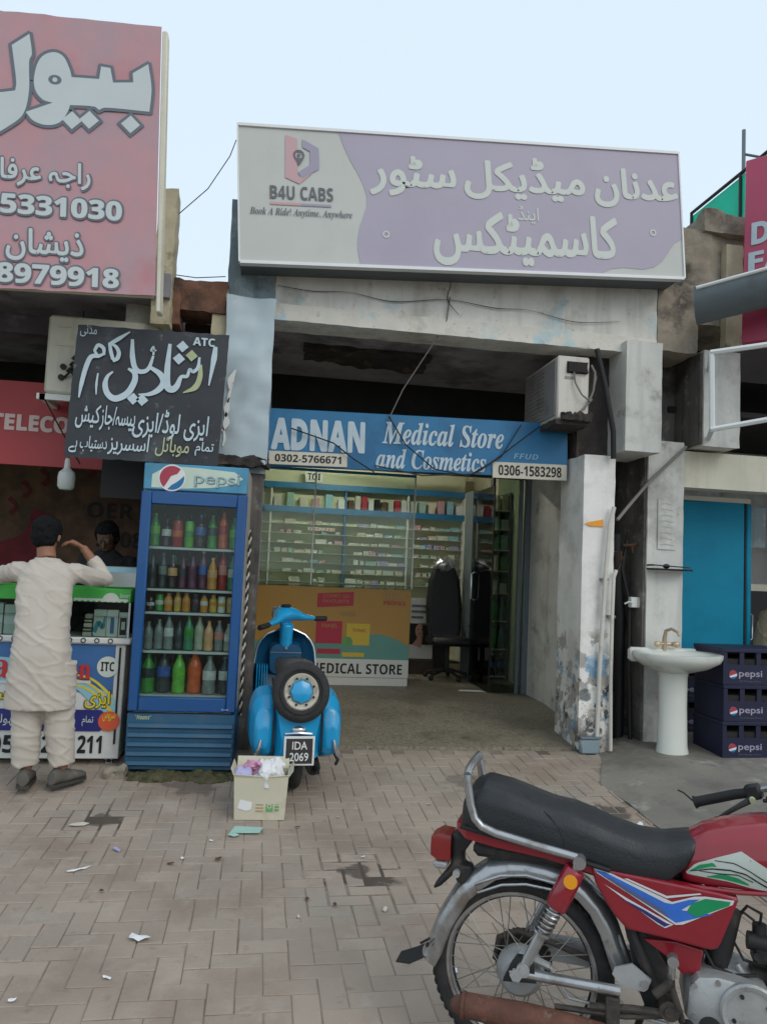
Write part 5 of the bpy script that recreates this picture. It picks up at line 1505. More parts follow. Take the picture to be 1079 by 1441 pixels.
def wheel(name, cx, cz, Rr):
    m = MB(); m.torus((cx, 0, cz), Rr - .031, .031, 'Y', 72, 12, .95)
    w = m.build(name, 'tyre', mc)
    m = MB()
    for k in range(64):                               # tread blocks
        a = 2 * math.pi * k / 64
        for s in (-1, 1):
            T = Matrix.Translation((cx, 0, cz)) @ Matrix.Rotation(-a, 4, 'Y')
            q = MB(T @ Matrix.Translation((Rr - .004, s * .0135, 0)) @ Matrix.Rotation(s * .35, 4, 'X'))
            q.box(-.004, .0015, -.009, .009, -.008, .008, .001)
            m.v += q.v[:]; b = len(m.v) - len(q.v)
            m.f += [tuple(b + i for i in f) for f in q.f]; m.mi += q.mi
    m.build('tread', 'tyre', w)
    m = MB(); m.lathe([(Rr - .060, -.021), (Rr - .050, -.022), (Rr - .047, -.017), (Rr - .066, -.008), (Rr - .066, .008), (Rr - .047, .017), (Rr - .050, .022), (Rr - .060, .021), (Rr - .072, 0)], c=(cx, 0, cz), ax='Y', n=72, cap=False)
    m.build('rim', 'bike_chrome', w)
    m = MB()
    for k in range(36):
        a = 2 * math.pi * k / 36
        s = 1 if k % 2 else -1
        d = (.42 if (k // 2) % 2 else -.42)
        p0 = (cx + .058 * math.cos(a + d * 1.6), s * .030, cz + .058 * math.sin(a + d * 1.6))
        p1 = (cx + (Rr - .066) * math.cos(a), s * .003, cz + (Rr - .066) * math.sin(a))
        m.tube([p0, p1], .0016, 4, cap=False)
    m.build('spoke_set', 'spoke', w)
    m = MB(); m.lathe([(.018, -.075), (.05, -.07), (.066, -.05), (.074, -.03), (.074, .0), (.058, .01), (.058, .03), (.03, .05), (.018, .07)], c=(cx, 0, cz), ax='Y', n=36)
    m.build('hub', 'bike_alu', w)
    return w
CX, CZ = -.014, .257
rw = wheel('rear_wheel', CX, CZ, .287)
wheel('front_wheel', 1.20, CZ, .287)
m = MB()
for k in range(36):
    a = 2 * math.pi * k / 36
    m.box(CX + .088 * math.cos(a) - .006, CX + .088 * math.cos(a) + .006, .058, .066, CZ + .088 * math.sin(a) - .006, CZ + .088 * math.sin(a) + .006)
m.lathe([(.03, .058), (.088, .058), (.088, .065), (.03, .065)], c=(CX, 0, CZ), ax='Y', n=36)
m.build('sprocket', 'oily', rw)
m = MB(); m.tube([(CX, -.055, CZ + .07), (.08, -.07, CZ + .05)], .012, 8); m.tube([(.08, -.07, CZ + .05), (.14, -.09, CZ - .02), (.42, -.12, .23)], .005, 6); m.build('brake_arm', 'bike_alu', rw)
# swing arm, axle, chain case
m = MB(); m.tube([(-.035, -.13, .300), (.0, -.13, .303), (.285, -.125, .300)], .0155, 12); m.build('swing_arm', 'bike_chrome', mc)
m = MB(); m.tube([(-.035, .11, .27), (.36, .10, .29)], .0155, 10); m.build('swing_arm', 'bike_black', mc)
m = MB(); m.cyl((CX, -.155, CZ + .048), (CX, -.08, CZ + .048), .011, n=10); m.cyl((CX, -.16, CZ + .048), (CX, -.148, CZ + .048), .019, n=6); m.cyl((CX, -.1, CZ), (CX, .13, CZ), .009, n=10); m.build('axle', 'bike_alu', mc)
m = MB(); m.prism([(-.055, .275), (.045, .285), (.035, .335), (.02, .352), (-.015, .352), (-.03, .33)], -.142, -.118); m.build('axle_plate', 'bike_black', mc)
m = MB(); m.loft([[(x, y, z + .28 + h) for y, z in ((.06, -.035), (.095, -.035), (.095, .035), (.06, .035))] for x, h in ((-.06, -.01), (.0, .02), (.2, .02), (.42, .03))]); m.build('chain_case', 'bike_alu', mc)
m = MB(); m.tube([(-.1, .04, .25), (-.09, .04, .32), (-.03, .03, .355), (.06, .02, .345), (.2, .04, .30)], .010, 8); m.build('brake_torque_arm', 'oily', mc)
# mudguard: a channel following an arc
arc_o = [(-.33, .262), (-.312, .30), (-.279, .392), (-.223, .491), (-.170, .545), (-.121, .583), (-.06, .604), (-.007, .611), (.06, .607), (.127, .593), (.19, .556), (.237, .510), (.275, .445), (.305, .365), (.32, .33)]
def guard(pts, hw, drop, name, mat, parent, flare=0):
    rings = []
    for i, p in enumerate(pts):
        a, b = V(pts[max(i - 1, 0)]), V(pts[min(i + 1, len(pts) - 1)])
        d = (b - a).normalized(); n = V((d.y, -d.x))      # towards the wheel
        w = hw
        prof = [(-w, drop), (-w * 1.0, drop * .55), (-w * .8, drop * .18), (-w * .4, .0), (0, -.004), (w * .4, 0), (w * .8, drop * .18), (w, drop * .55), (w, drop)]
        o = [(p[0] + n.x * q, y, p[1] + n.y * q) for y, q in prof]
        inn = [(p[0] + n.x * (q + .003), y * .95, p[1] + n.y * (q + .003)) for y, q in reversed(prof)]
        rings.append(o + inn)
    m = MB(); m.loft(rings)
    return m.build(name, mat, parent, smooth=50)
fd = guard(arc_o, .062, .052, 'rear_mudguard', 'bike_chrome', mc)
m = MB(); m.loft([[(-.32, -.06, .262), (-.32, .06, .262), (-.32, .06, .258), (-.32, -.06, .258)], [(-.365, -.058, .236), (-.365, .058, .236), (-.365, .058, .231), (-.365, -.058, .231)], [(-.415, -.035, .222), (-.415, .035, .222), (-.415, .035, .218), (-.415, -.035, .218)]]); m.build('mud_flap', 'black_rubber', fd)
m = MB()                                              # raised bead round the stay plate on the mudguard flank
bead = [(-.16, -.0635, .515), (-.08, -.0635, .552), (.0, -.0635, .565), (.10, -.0635, .553), (.11, -.0635, .532), (.0, -.0635, .538), (-.075, -.0635, .525), (-.15, -.0635, .49)]
m.tube(bead, .0045, 6, closed=True); m.build('stay_plate', 'bike_chrome', fd)
m = MB(); m.tube([(-.335, -.03, .29), (-.30, -.064, .325)], .004, 6); m.cyl((-.306, -.07, .305), (-.306, -.06, .305), .006, n=8); m.build('bolt', 'bike_black', fd)
# tail lamp on its bracket
m = MB(); m.box(-.248, -.205, -.035, .035, .53, .655, .012); m.loft([[(-.25, -.03, .60), (-.25, .03, .60), (-.25, .03, .64), (-.25, -.03, .64)], [(-.2, -.03, .60), (-.2, .03, .60), (-.16, .03, .66), (-.16, -.03, .66)]]); m.tube([(-.225, -.02, .56), (-.25, -.02, .525), (-.285, -.025, .485), (-.30, -.02, .468)], [.026, .024, .018, .006], 10, flat=.6); m.tube([(-.2, -.02, .56), (-.2, -.02, .50)], .03, 8)
tb = link('tail_bracket', fuse(m, .006, 3), 'bike_black', mc)
m = MB(); m.loft([[(-.245 - .0, y * 1.0, z) for y, z in ((-.055, .565), (.055, .565), (.06, .61), (.052, .652), (-.052, .652), (-.06, .61))], [(-.285, y, z) for y, z in ((-.058, .56), (.058, .56), (.064, .61), (.054, .655), (-.054, .655), (-.064, .61))], [(-.312, y, z) for y, z in ((-.045, .572), (.045, .572), (.05, .608), (.042, .638), (-.042, .638), (-.05, .608))]])
for q_ in m.v:
    q_.y *= .86; q_.z = .612 + (q_.z - .612) * .88
tl = m.build('tail_light', 'lamp_red', mc, smooth=50)
m = MB(); m.box(-.30, -.255, -.05, .05, .540, .562, .006); m.build('lamp_base', 'bike_alu', tl)
m = MB(); m.cyl((-.222, -.06, .535), (-.222, -.03, .535), .012, n=10); m.build('bolt', 'bike_alu', tb)
# seat
sk = [(-.205, .700, .775, .09), (-.175, .690, .822, .115), (-.135, .686, .842, .12), (-.06, .683, .830, .122), (.02, .674, .806, .122), (.08, .664, .790, .120), (.14, .655, .785, .118), (.20, .640, .768, .116), (.26, .626, .747, .112), (.34, .613, .729, .105), (.41, .615, .727, .10), (.46, .655, .738, .092), (.495, .700, .745, .08)]
def ssec(x, zb, zt, hw):
    h = zt - zb
    return [(x, -hw, zb), (x, -hw * 1.03, zb + h * .3), (x, -hw * .98, zb + h * .66), (x, -hw * .82, zt - h * .08), (x, -hw * .4, zt), (x, 0, zt + .004), (x, hw * .4, zt), (x, hw * .82, zt - h * .08), (x, hw * .98, zb + h * .66), (x, hw * 1.03, zb + h * .3), (x, hw, zb)]
m = MB(); m.loft([ssec(*q) for q in sk])
se = link('seat', fuse(m, .0075, 5), 'bike_seat', mc)
m = MB(); m.tube([(-.02, -.060, .8135), (.02, -.088, .796), (.07, -.110, .768), (.10, -.118, .735), (.118, -.1235, .70), (.122, -.122, .668)], .0028, 5); m.build('seam', 'bike_black', se)
m = MB(); m.tube([(-.205, -.108, .702), (-.1, -.126, .692), (.06, -.128, .672), (.25, -.12, .636)], .007, 6); m.build('piping', 'black_rubber', se)
# red tail cowl under the seat
m = MB(); m.loft([[(x, -w, zb), (x, w, zb), (x, w * .98, zt), (x, -w * .98, zt)] for x, w, zb, zt in ((-.225, .06, .678, .70), (-.19, .095, .662, .70), (-.10, .105, .652, .692), (.06, .108, .640, .678), (.20, .108, .615, .645))])
m.build('tail_cowl', 'bike_red', mc)
m = MB(); m.box(-.17, .22, -.07, .07, .60, .645, .015); m.build('under_seat_tray', 'bike_black', mc)
# grab rail
m = MB(); m.tube([(-.186, -.125, .868), (-.184, -.128, .845), (-.172, -.128, .78), (-.158, -.128, .738), (-.135, -.128, .716), (-.09, -.128, .702), (.03, -.128, .682), (.155, -.13, .664)], [.0135] + [.013] * 7, 12)
m.tube([(-.186, -.125, .868), (-.184, -.10, .882), (-.184, 0, .886), (-.184, .10, .882), (-.186, .125, .868)], .013, 10)
m.tube([(-.186, .125, .868), (-.172, .128, .78), (-.135, .128, .716), (.155, .13, .664)], .013, 10)
m.build('grab_rail', 'bike_chrome', mc)
# shocks
for s in (-1, 1):
    top, bot = V((.162, s * .135, .655)), V((.005, s * .135, .320))
    d = bot - top
    m = MB(); m.tube([top, top + d * .1], .012, 10); m.cyl(top + V((0, -.02, .0)), top + V((0, .02, 0)), .019, n=14)
    m.tube([top + d * .42, bot], [.018, .0165], 14)
    sh_ = m.build('shock_absorber', 'bike_chrome', mc)
    m = MB(); m.tube([top + d * .07, top + d * .09, top + d * .40, top + d * .42], [.026, .031, .034, .031], 20); cv = m.build('cover', 'bike_red', sh_)
    m = MB(); pts = []
    for k in range(97):
        t_ = k / 96
        c = top + d * (.42 + .24 * t_); u, w_ = frame_of(d)
        pts.append(c + (u * math.cos(t_ * 12 * math.pi) + w_ * math.sin(t_ * 12 * math.pi)) * .022)
    m.tube(pts, .0042, 6); m.tube([top + d * .655, top + d * .67], .027, 14); m.build('spring', 'bike_chrome', sh_)
    m = MB(); m.cyl(bot + V((0, -.02, 0)), bot + V((0, .02, 0)), .02, n=12); m.cyl(bot + V((0, -.026, 0)), bot + V((0, .026, 0)), .011, n=6); m.build('eye', 'bike_alu', sh_)
    if s < 0:
        u, w_ = frame_of(d)
        c = top + d * .155 + V((0, -.0325, 0))
        m = MB(); m.tube([c + V((.0, .004, 0)), c + V((0, -.003, 0))], .020, 20); m.build('reflector', 'decal_orange', cv)
# frame pieces
m = MB(); m.tube([(.15, -.07, .62), (.26, -.07, .60), (.45, -.06, .60)], .014, 8); m.tube([(.28, -.08, .60), (.32, -.08, .44), (.385, -.08, .30)], .018, 8); m.tube([(.28, .08, .60), (.32, .08, .44), (.385, .08, .30)], .018, 8); m.tube([(.45, 0, .62), (.80, 0, .74), (.92, 0, .80)], .022, 10); m.tube([(.55, 0, .62), (.52, 0, .45), (.50, .0, .34)], .018, 8)
m.prism([(.30, .46), (.345, .47), (.44, .33), (.43, .24), (.36, .24), (.335, .30)], -.075, -.05); m.prism([(.30, .46), (.345, .47), (.44, .33), (.43, .24), (.36, .24), (.335, .30)], .05, .075)
m.build('frame', 'bike_black', mc)
m = MB(); m.prism([(.262, .338), (.268, .357), (.318, .376), (.372, .340), (.362, .312), (.352, .304), (.290, .306)], -.112, -.104)
hg = m.build('hanger_bracket', 'bike_alu', mc)
m = MB(); m.cyl((.353, -.118, .326), (.353, -.11, .326), .011, n=12); m.build('bolt', 'bike_chrome', hg)
# side panel with stickers
sp_ = [(.193, .640), (.275, .632), (.424, .622), (.560, .614), (.600, .608), (.604, .598), (.562, .480), (.551, .459), (.533, .451), (.40, .464), (.300, .472), (.262, .508), (.235, .545), (.208, .590)]
def bulge(mb, poly, y, amt, th, n=6):
    cx_, cz_ = sum(p[0] for p in poly) / len(poly), sum(p[1] for p in poly) / len(poly)
    rings = [[(p[0], y + th, p[1]) for p in poly]]
    for k in range(n + 1):
        t_ = k / n
        f = 1 - .07 * t_ ** 3 if k < n else .90
        rings.append([(cx_ + (p[0] - cx_) * f, y - amt * math.sin(t_ * math.pi / 2), cz_ + (p[1] - cz_) * f) for p in poly])
    mb.loft(rings)
m = MB(); bulge(m, sp_, -.098, .016, .02)
pn = m.build('side_panel', 'bike_red', mc, smooth=55)
Y0 = -.1148
def dec(mat, poly, k=0):
    q = MB(); q.sheet(poly, Y0 - .0008 - k * .0006); q.build('sticker', mat, pn, smooth=0)
dec('decal_white', [(.205, .634), (.250, .628), (.425, .571), (.485, .595), (.515, .600), (.592, .600), (.588, .588), (.455, .512), (.435, .508), (.30, .578), (.212, .622)])
dec('decal_blue', [(.208, .630), (.235, .628), (.405, .566), (.425, .565), (.470, .584), (.50, .590), (.45, .552), (.535, .553), (.45, .519), (.436, .514), (.30, .583), (.214, .624)], 1)
dec('decal_grey', [(.225, .619), (.255, .612), (.40, .545), (.42, .524), (.405, .530), (.30, .580)], 2)
dec('decal_green', [(.478, .575), (.515, .594), (.582, .595), (.578, .584), (.49, .538), (.465, .55)], 2)
dec('decal_white', [(.232, .594), (.30, .562), (.415, .514), (.43, .508), (.407, .494), (.385, .503)], 0)
dec('decal_navy', [(.28, .562), (.35, .536), (.41, .509), (.422, .507), (.405, .498), (.385, .507)], 1)
dec('decal_white', [(.29, .617), (.41, .579), (.505, .604), (.50, .607), (.41, .586), (.30, .619)], 1)
m = MB(); bulge(m, [(.349, .442), (.44, .449), (.516, .436), (.507, .378), (.495, .368), (.459, .360), (.41, .405)], -.075, .012, .02); m.build('lower_panel', 'bike_red', mc, smooth=55)
m = MB(); m.box(.30, .52, -.07, .07, .42, .61, .02); m.build('air_box', 'bike_black', mc)
# fuel tank
tk = [(.455, .618, .70, .07), (.475, .618, .742, .085), (.52, .620, .772, .10), (.58, .624, .795, .112), (.66, .628, .815, .12), (.76, .64, .830, .122), (.86, .665, .828, .112), (.93, .70, .80, .085), (.965, .73, .775, .05)]
def tsec(x, zb, zt, hw):
    h = zt - zb
    return [(x, -hw * .9, zb), (x, -hw, zb + .22 * h), (x, -hw * 1.0, zb + .5 * h), (x, -hw * .88, zb + .78 * h), (x, -hw * .55, zb + .95 * h), (x, 0, zt), (x, hw * .55, zb + .95 * h), (x, hw * .88, zb + .78 * h), (x, hw, zb + .5 * h), (x, hw, zb + .22 * h), (x, hw * .9, zb)]
m = MB(); m.loft([tsec(*q) for q in tk])
tank = link('fuel_tank', fuse(m, .0075, 6), 'bike_red', mc)
m = MB(); m.cyl((.73, 0, .82), (.73, 0, .842), .034, n=20); m.build('filler_cap', 'bike_chrome', tank)
m = MB(); m.tube([(.45, -.085, .612), (.6, -.108, .622), (.8, -.112, .64), (.9, -.09, .68)], .007, 6); m.build('seam', 'bike_red', tank)
import mathutils.bvhtree as bt
def on_tank(p, h):
    hit = TB.ray_cast(V((p[0], -1, p[1])), V((0, 1, 0)))
    return (p[0], (hit[0].y if hit[0] else -.1) - h, p[1])
TB = bt.BVHTree.FromPolygons([v.co.copy() for v in tank.data.vertices], [tuple(p.vertices) for p in tank.data.polygons])
def tdec(mat, top, bot, h=.001, n=22):
    def along(pl, t_):
        L = [0]
        for a, b in zip(pl, pl[1:]): L.append(L[-1] + (V(b) - V(a)).length)
        d = t_ * L[-1]
        for i in range(len(pl) - 1):
            if d <= L[i + 1] + 1e-9:
                return V(pl[i]).lerp(V(pl[i + 1]), (d - L[i]) / max(1e-9, L[i + 1] - L[i]))
        return V(pl[-1])
    q = MB(); vs = []
    for i in range(n + 1):
        a, b = along(top, i / n), along(bot, i / n)
        vs += [on_tank(a.lerp(b, k / 4), h) for k in range(5)]
    q.add(vs, [(5 * i + k, 5 * i + 5 + k, 5 * i + 6 + k, 5 * i + 1 + k) for i in range(n) for k in range(4)])
    q.build('sticker', mat, tank, smooth=60, recalc=False)
tdec('decal_mint', [(.465, .650), (.49, .682), (.55, .712), (.61, .738), (.64, .722), (.70, .69), (.80, .66)], [(.468, .645), (.52, .648), (.58, .648), (.63, .640), (.66, .638), (.70, .636), (.80, .648)], .0012)
tdec('decal_green', [(.476, .658), (.50, .680), (.535, .694), (.545, .685)], [(.474, .655), (.50, .668), (.53, .682), (.545, .684)], .0020)
tdec('decal_green', [(.52, .652), (.56, .668), (.60, .664), (.63, .650)], [(.52, .650), (.56, .653), (.60, .650), (.63, .646)], .0020)
tdec('paint_black', [(.475, .657), (.53, .678), (.58, .684), (.62, .68), (.67, .655), (.70, .642)], [(.475, .655), (.53, .674), (.58, .680), (.62, .676), (.67, .650), (.70, .637)], .0026)
tdec('paint_black', [(.50, .664), (.55, .668), (.60, .674), (.64, .660)], [(.50, .662), (.55, .665), (.60, .671), (.64, .657)], .0026)
tdec('paint_black', [(.54, .702), (.59, .705), (.63, .69), (.68, .664)], [(.54, .700), (.59, .702), (.63, .687), (.68, .660)], .0026)
# engine, carburettor, cylinder
m = MB(); m.loft([[(x * k + .565 * (1 - k), y, z * k + .30 * (1 - k)) for x, z in ((.472, .345), (.497, .376), (.55, .385), (.618, .378), (.68, .362), (.72, .31), (.70, .23), (.62, .19), (.51, .195), (.465, .26))] for y, k in ((.09, .9), (.08, 1), (-.10, 1), (-.118, .96), (-.124, .86))])
en = m.build('engine', 'bike_alu', mc, smooth=40)
m = MB(); m.lathe([(.082, -.12), (.082, -.134), (.076, -.140), (.066, -.138), (.064, -.132), (.0, -.132)], c=(.635, 0, .305), ax='Y', n=40); cvr = m.build('clutch_cover', 'bike_alu', en)
for k in range(4):
    a = k * math.pi / 2 + .5
    m = MB(); m.cyl((.635 + .05 * math.cos(a), -.138, .305 + .05 * math.sin(a)), (.635 + .05 * math.cos(a), -.130, .305 + .05 * math.sin(a)), .006, n=8); m.build('screw', 'bike_black', cvr)
for x, z in ((.487, .352), (.55, .37), (.62, .366), (.69, .33), (.487, .27)):
    m = MB(); m.cyl((x, -.128, z), (x, -.115, z), .008, n=8); m.build('screw', 'bike_chrome', en)
m = MB(); m.lathe([(.03, -.124), (.03, -.130), (.022, -.131)], c=(.53, 0, .245), ax='Y', n=20); m.build('emblem', 'bike_black', en)
m = MB()
for k in range(7): m.box(.70 + .022 * k, .711 + .022 * k, -.07, .07, .30 + .004 * k, .43 + .004 * k, .01)
m.tube([(.66, 0, .34), (.9, 0, .38)], .045, 14); m.build('cylinder', 'oily', mc)
m = MB(); m.tube([(.60, -.02, .545), (.585, -.025, .50), (.565, -.03, .42), (.552, -.03, .36)], [.03, .034, .036, .03], 12); m.build('intake_hose', 'bike_black', mc)
m = MB(); m.box(.655, .70, -.05, .02, .40, .475, .01); m.cyl((.675, -.02, .47), (.675, -.02, .51), .02, n=14); m.tube([(.64, -.03, .465), (.70, -.03, .46)], .025, 12); m.cyl((.665, -.055, .43), (.665, -.04, .43), .012, n=10); m.build('carburettor', 'bike_black', mc)
m = MB(); m.tube([(.675, -.02, .5), (.68, -.02, .54), (.64, -.03, .56), (.61, -.03, .52), (.60, -.03, .46), (.63, -.04, .41), (.69, -.04, .40)], .0045, 6); m.tube([(.52, -.06, .43), (.545, -.07, .39), (.60, -.07, .375), (.66, -.07, .385)], .005, 6); m.tube([(.66, -.03, .52), (.63, -.03, .54), (.615, -.02, .52)], .004, 6); m.build('cable', 'wire_black', mc)
m = MB(); m.tube([(.61, -.05, .40), (.655, -.05, .33), (.70, -.05, .30)], .008, 8); m.build('breather_hose', 'bike_alu', mc)
# kick starter, pedal, footrests, exhaust
m = MB(); m.tube([(.455, -.13, .25), (.44, -.145, .30), (.425, -.15, .345), (.424, -.15, .362)], .010, 10); m.tube([(.424, -.15, .362), (.378, -.155, .322)], .013, 10); ks = m.build('kick_starter', 'oily', mc)
m = MB(); m.tube([(.424, -.13, .365), (.425, -.14, .42)], .011, 8); m.cyl((.426, -.165, .423), (.426, -.135, .423), .016, n=16); m.build('foot_end', 'bike_chrome', ks)
m = MB(); m.cyl((.42, -.15, .28), (.42, -.10, .28), .028, n=18); m.cyl((.42, -.155, .28), (.42, -.148, .28), .014, n=12); m.tube([(.42, -.14, .27), (.32, -.13, .26), (.20, -.13, .245)], .011, 8); m.tube([(.42, -.12, .255), (.30, -.13, .235), (.1, -.12, .22)], .009, 8); m.build('brake_pedal', 'oily', mc)
m = MB(); m.box(.245, .285, -.145, -.125, .20, .285, .004); m.build('exhaust_bracket', 'oily', mc)
m = MB(); m.cyl((.47, -.27, .235), (.47, -.12, .235), .02, n=12); m.build('footrest', 'black_rubber', mc)
m = MB(); m.tube([(-.205, -.165, .193), (-.195, -.165, .194), (-.16, -.165, .197), (.02, -.163, .195), (.15, -.16, .188), (.24, -.158, .183), (.27, -.158, .182)], [.014, .022, .035, .039, .038, .033, .024], 22); ex = m.build('exhaust', 'exhaust_rust', mc, smooth=60)
m = MB(); m.tube([(-.172, -.165, .196), (-.162, -.165, .196)], .0385, 22); m.build('clamp', 'exhaust_rust', ex)
m = MB(); m.tube([(.235, -.158, .183), (.30, -.157, .180), (.45, -.15, .165), (.62, -.13, .15), (.76, -.10, .17), (.86, -.07, .27), (.86, -.05, .34)], [.026, .026, .022, .018, .017, .017, .017], 16); m.build('header_pipe', 'bike_alu', ex)
# fork, headlamp, handlebar with the bars turned to the left
FK = Matrix.Translation((.98, 0, .78)) @ Matrix.Rotation(R(26), 4, 'Z')
for s in (-1, 1):
    m = MB(); m.tube([(.955, s * .085, .86), (1.20, s * .085, .257)], .021, 12); m.build('fork_leg', 'bike_chrome', mc)
m = MB(); m.box(.92, 1.02, -.11, .11, .80, .825, .008); m.box(.97, 1.08, -.11, .11, .64, .665, .008); m.build('fork_yoke', 'bike_black', mc)
guard([(.93 + .31 * (1 - math.cos(a)) - .04, CZ + .33 * math.sin(a)) for a in [R(20 + 11 * k) for k in range(13)]], .06, .04, 'front_mudguard', 'bike_chrome', mc)
m = MB(); m.lathe([(.02, -.06), (.06, -.05), (.085, -.01), (.09, .05), (.085, .055)], c=(1.07, 0, .80), ax='X', n=24); hl = m.build('headlamp', 'bike_red', mc)
m = MB(); m.lathe([(.084, .055), (.05, .068), (.0, .072)], c=(1.07, 0, .80), ax='X', n=24); m.build('lens', 'clear_glass', hl)
m = MB()
L = [(.985, 0, .845), (.97, .07, .855), (.925, .15, .89), (.86, .21, .885), (.775, .275, .842), (.735, .305, .820)]
m.tube(L, .0125, 12); m.tube([(.985, 0, .845), (1.0, -.07, .855), (1.0, -.16, .89), (.98, -.25, .885), (.93, -.36, .85)], .0125, 12)
hbm = m.build('handlebar', 'bike_chrome', mc)
m = MB(); m.tube([(.70, .318, .802), (.66, .335, .788), (.55, .362, .744), (.535, .366, .738)], [.016, .017, .0175, .019], 14); m.tube([(.541, .366, .740), (.533, .366, .737)], .021, 14); m.build('grip', 'black_rubber', hbm)
m = MB(); m.tube([(.95, -.32, .862), (.88, -.43, .83)], .0175, 12); m.build('grip', 'black_rubber', hbm)
m = MB(); m.box(-.026, .026, -.02, .02, -.024, .026, .008); 
me = m.mesh('switch'); me.transform(Matrix.Translation((.715, .312, .808)) @ Matrix.Rotation(R(-25), 4, 'Z') @ Matrix.Rotation(R(-18), 4, 'Y'))
sw = link('switch_box', me, 'bike_black', hbm)
m = MB(); m.cyl((.705, .285, .79), (.705, .27, .788), .010, n=12); m.build('button', 'chalk_yellow', sw)
m = MB(); m.tube([(.70, .29, .785), (.665, .27, .768), (.62, .272, .735), (.60, .275, .717)], [.011, .009, .007, .006], 8); m.ell((.597, .275, .712), .012, 10, 8); m.build('clutch_lever', 'bike_black', hbm)
m = MB(); m.tube([(.74, .285, .79), (.79, .25, .80), (.87, .16, .82), (.95, .06, .78), (.9, .0, .7)], .0065, 6); m.tube([(.75, .29, .80), (.83, .2, .80), (.93, .08, .76)], .005, 6); m.build('cable', 'wire_black', hbm)
m = MB(); m.tube([(.53, .366, .742), (.50, .37, .765), (.48, .372, .772)], .003, 5); m.build('wire_end', 'wire_black', hbm)
m = MB(); m.tube([(.42, .08, .26), (.36, .18, .08), (.33, .22, -.03)], .011, 8); m.tube([(.33, .22, -.028), (.36, .25, -.03)], .013, 8); m.build('side_stand', 'bike_black', mc)
# ------------------------------------------------------------ inside the medical store
M('lamp_glow', (1.0, .96, .86, 1), .4, var=0, emit=115)
M('ad_yellow', S(188, 142, 62, .8), .45, var=.08, vs=1.5)
M('ad_teal', S(92, 146, 134, .95), .45, var=.05)
M('ad_white', S(206, 206, 198, .95), .45, var=.03)
M('ad_red', S(176, 36, 60, .95), .45, var=0)
M('ad_lemon', S(206, 176, 50, .95), .45, var=0)
M('shelf_blue', S(44, 120, 170, .9), .4, var=.05)
M('shelf_back', S(214, 216, 184, 1.05), .6, var=.04)
M('shelf_glass', S(214, 222, 206, 1.0), .3, var=.03)
t = thing('tube_light', 'tube lamp on the medical store ceiling', 'lamp')
m = MB(); m.box(.6, 1.8, 9.02, 9.08, 3.02, 3.058); m.build('holder', 'white_paint', t)
m = MB(); m.cyl((.62, 9.05, 3.0), (1.78, 9.05, 3.0), .016, n=12); m.build('tube', 'lamp_glow', t)
t = thing('shop_counter', 'medical store counter with a yellow advert front and black lettering on white', 'counter')
m = MB(); m.box(-.0, 1.66, 8.32, 8.9, .25, 1.28, .004); m.build('carcass', 'cream_wall', t)
m = MB(); m.box(-.0, 1.66, 8.296, 8.319, .335, 1.29, .003); f = m.build('front_panel', 'ad_yellow', t)
Y = 8.294
m = MB(); m.sheet([(0, .53), (1.655, .53), (1.655, .68), (1.5, .76), (1.36, .80), (1.2, .80), (1.05, .73), (.9, .69), (.6, .70), (.3, .74), (0, .70)], Y); m.build('wave', 'ad_teal', f, smooth=0)
m = MB(); rect(m, 0, .34, 1.658, .532, Y - .002); m.build('name_band', 'ad_white', f, smooth=0)
lettering(bold('ADNAN MEDICAL STORE'), (.05, .375, 1.59, .485), Y - .005, 'paint_black', f)
def slab(x0, z0, x1, z1, mat, k=0, sk=0):
    q = MB(); q.sheet([(x0, z0 + sk), (x1, z0), (x1, z1), (x0, z1 + sk)], Y - .001 - .001 * k)
    return q.build('printed_block', mat, f, smooth=0)
slab(.64, 1.10, 1.03, 1.25, 'ad_red', 0, -.03)
lettering('COMFY SO', (.70, 1.18, .98, 1.215), Y - .004, 'ad_yellow', f); lettering('FAVOURITE', (.70, 1.125, .98, 1.16), Y - .004, 'ad_yellow', f)
slab(.64, .69, .92, .93, 'ad_red', 1)
lettering('PANEL', (.70, .86, .87, .90), Y - .005, 'ad_yellow', f)
slab(.97, .68, 1.22, .91, 'ad_lemon', 0); slab(.66, .58, .91, .635, 'ad_red', 1); slab(.93, .555, 1.17, .60, 'ad_lemon', 1)
lettering('TONIC', (1.03, .82, 1.18, .855), Y - .005, 'ad_red', f)
lettering('BIO TABLETS', (.90, .985, 1.06, 1.04), Y - .004, 'carton_brown', f)
q = MB(); disc(q, .98, .71, .06, Y - .004); q.build('printed_leaf', 'print_leaf', f, smooth=0)
lettering(bold('PROFILE'), (1.36, 1.12, 1.6, 1.165), Y - .003, 'ad_red', f)
q = MB()
for k in range(7): rect(q, 1.36 + .034 * k, 1.185, 1.376 + .034 * k, 1.25, Y - .002)
q.build('printed_lines', 'carton_brown', f, smooth=0)
m = MB(); m.box(-.0, 1.68, 8.29, 8.92, 1.29, 1.305); m.build('glass_top', 'pane_glass', t)
m = MB(); m.box(.0, 1.65, 8.30, 8.318, .252, .334); m.build('plinth', 'ad_white', t)
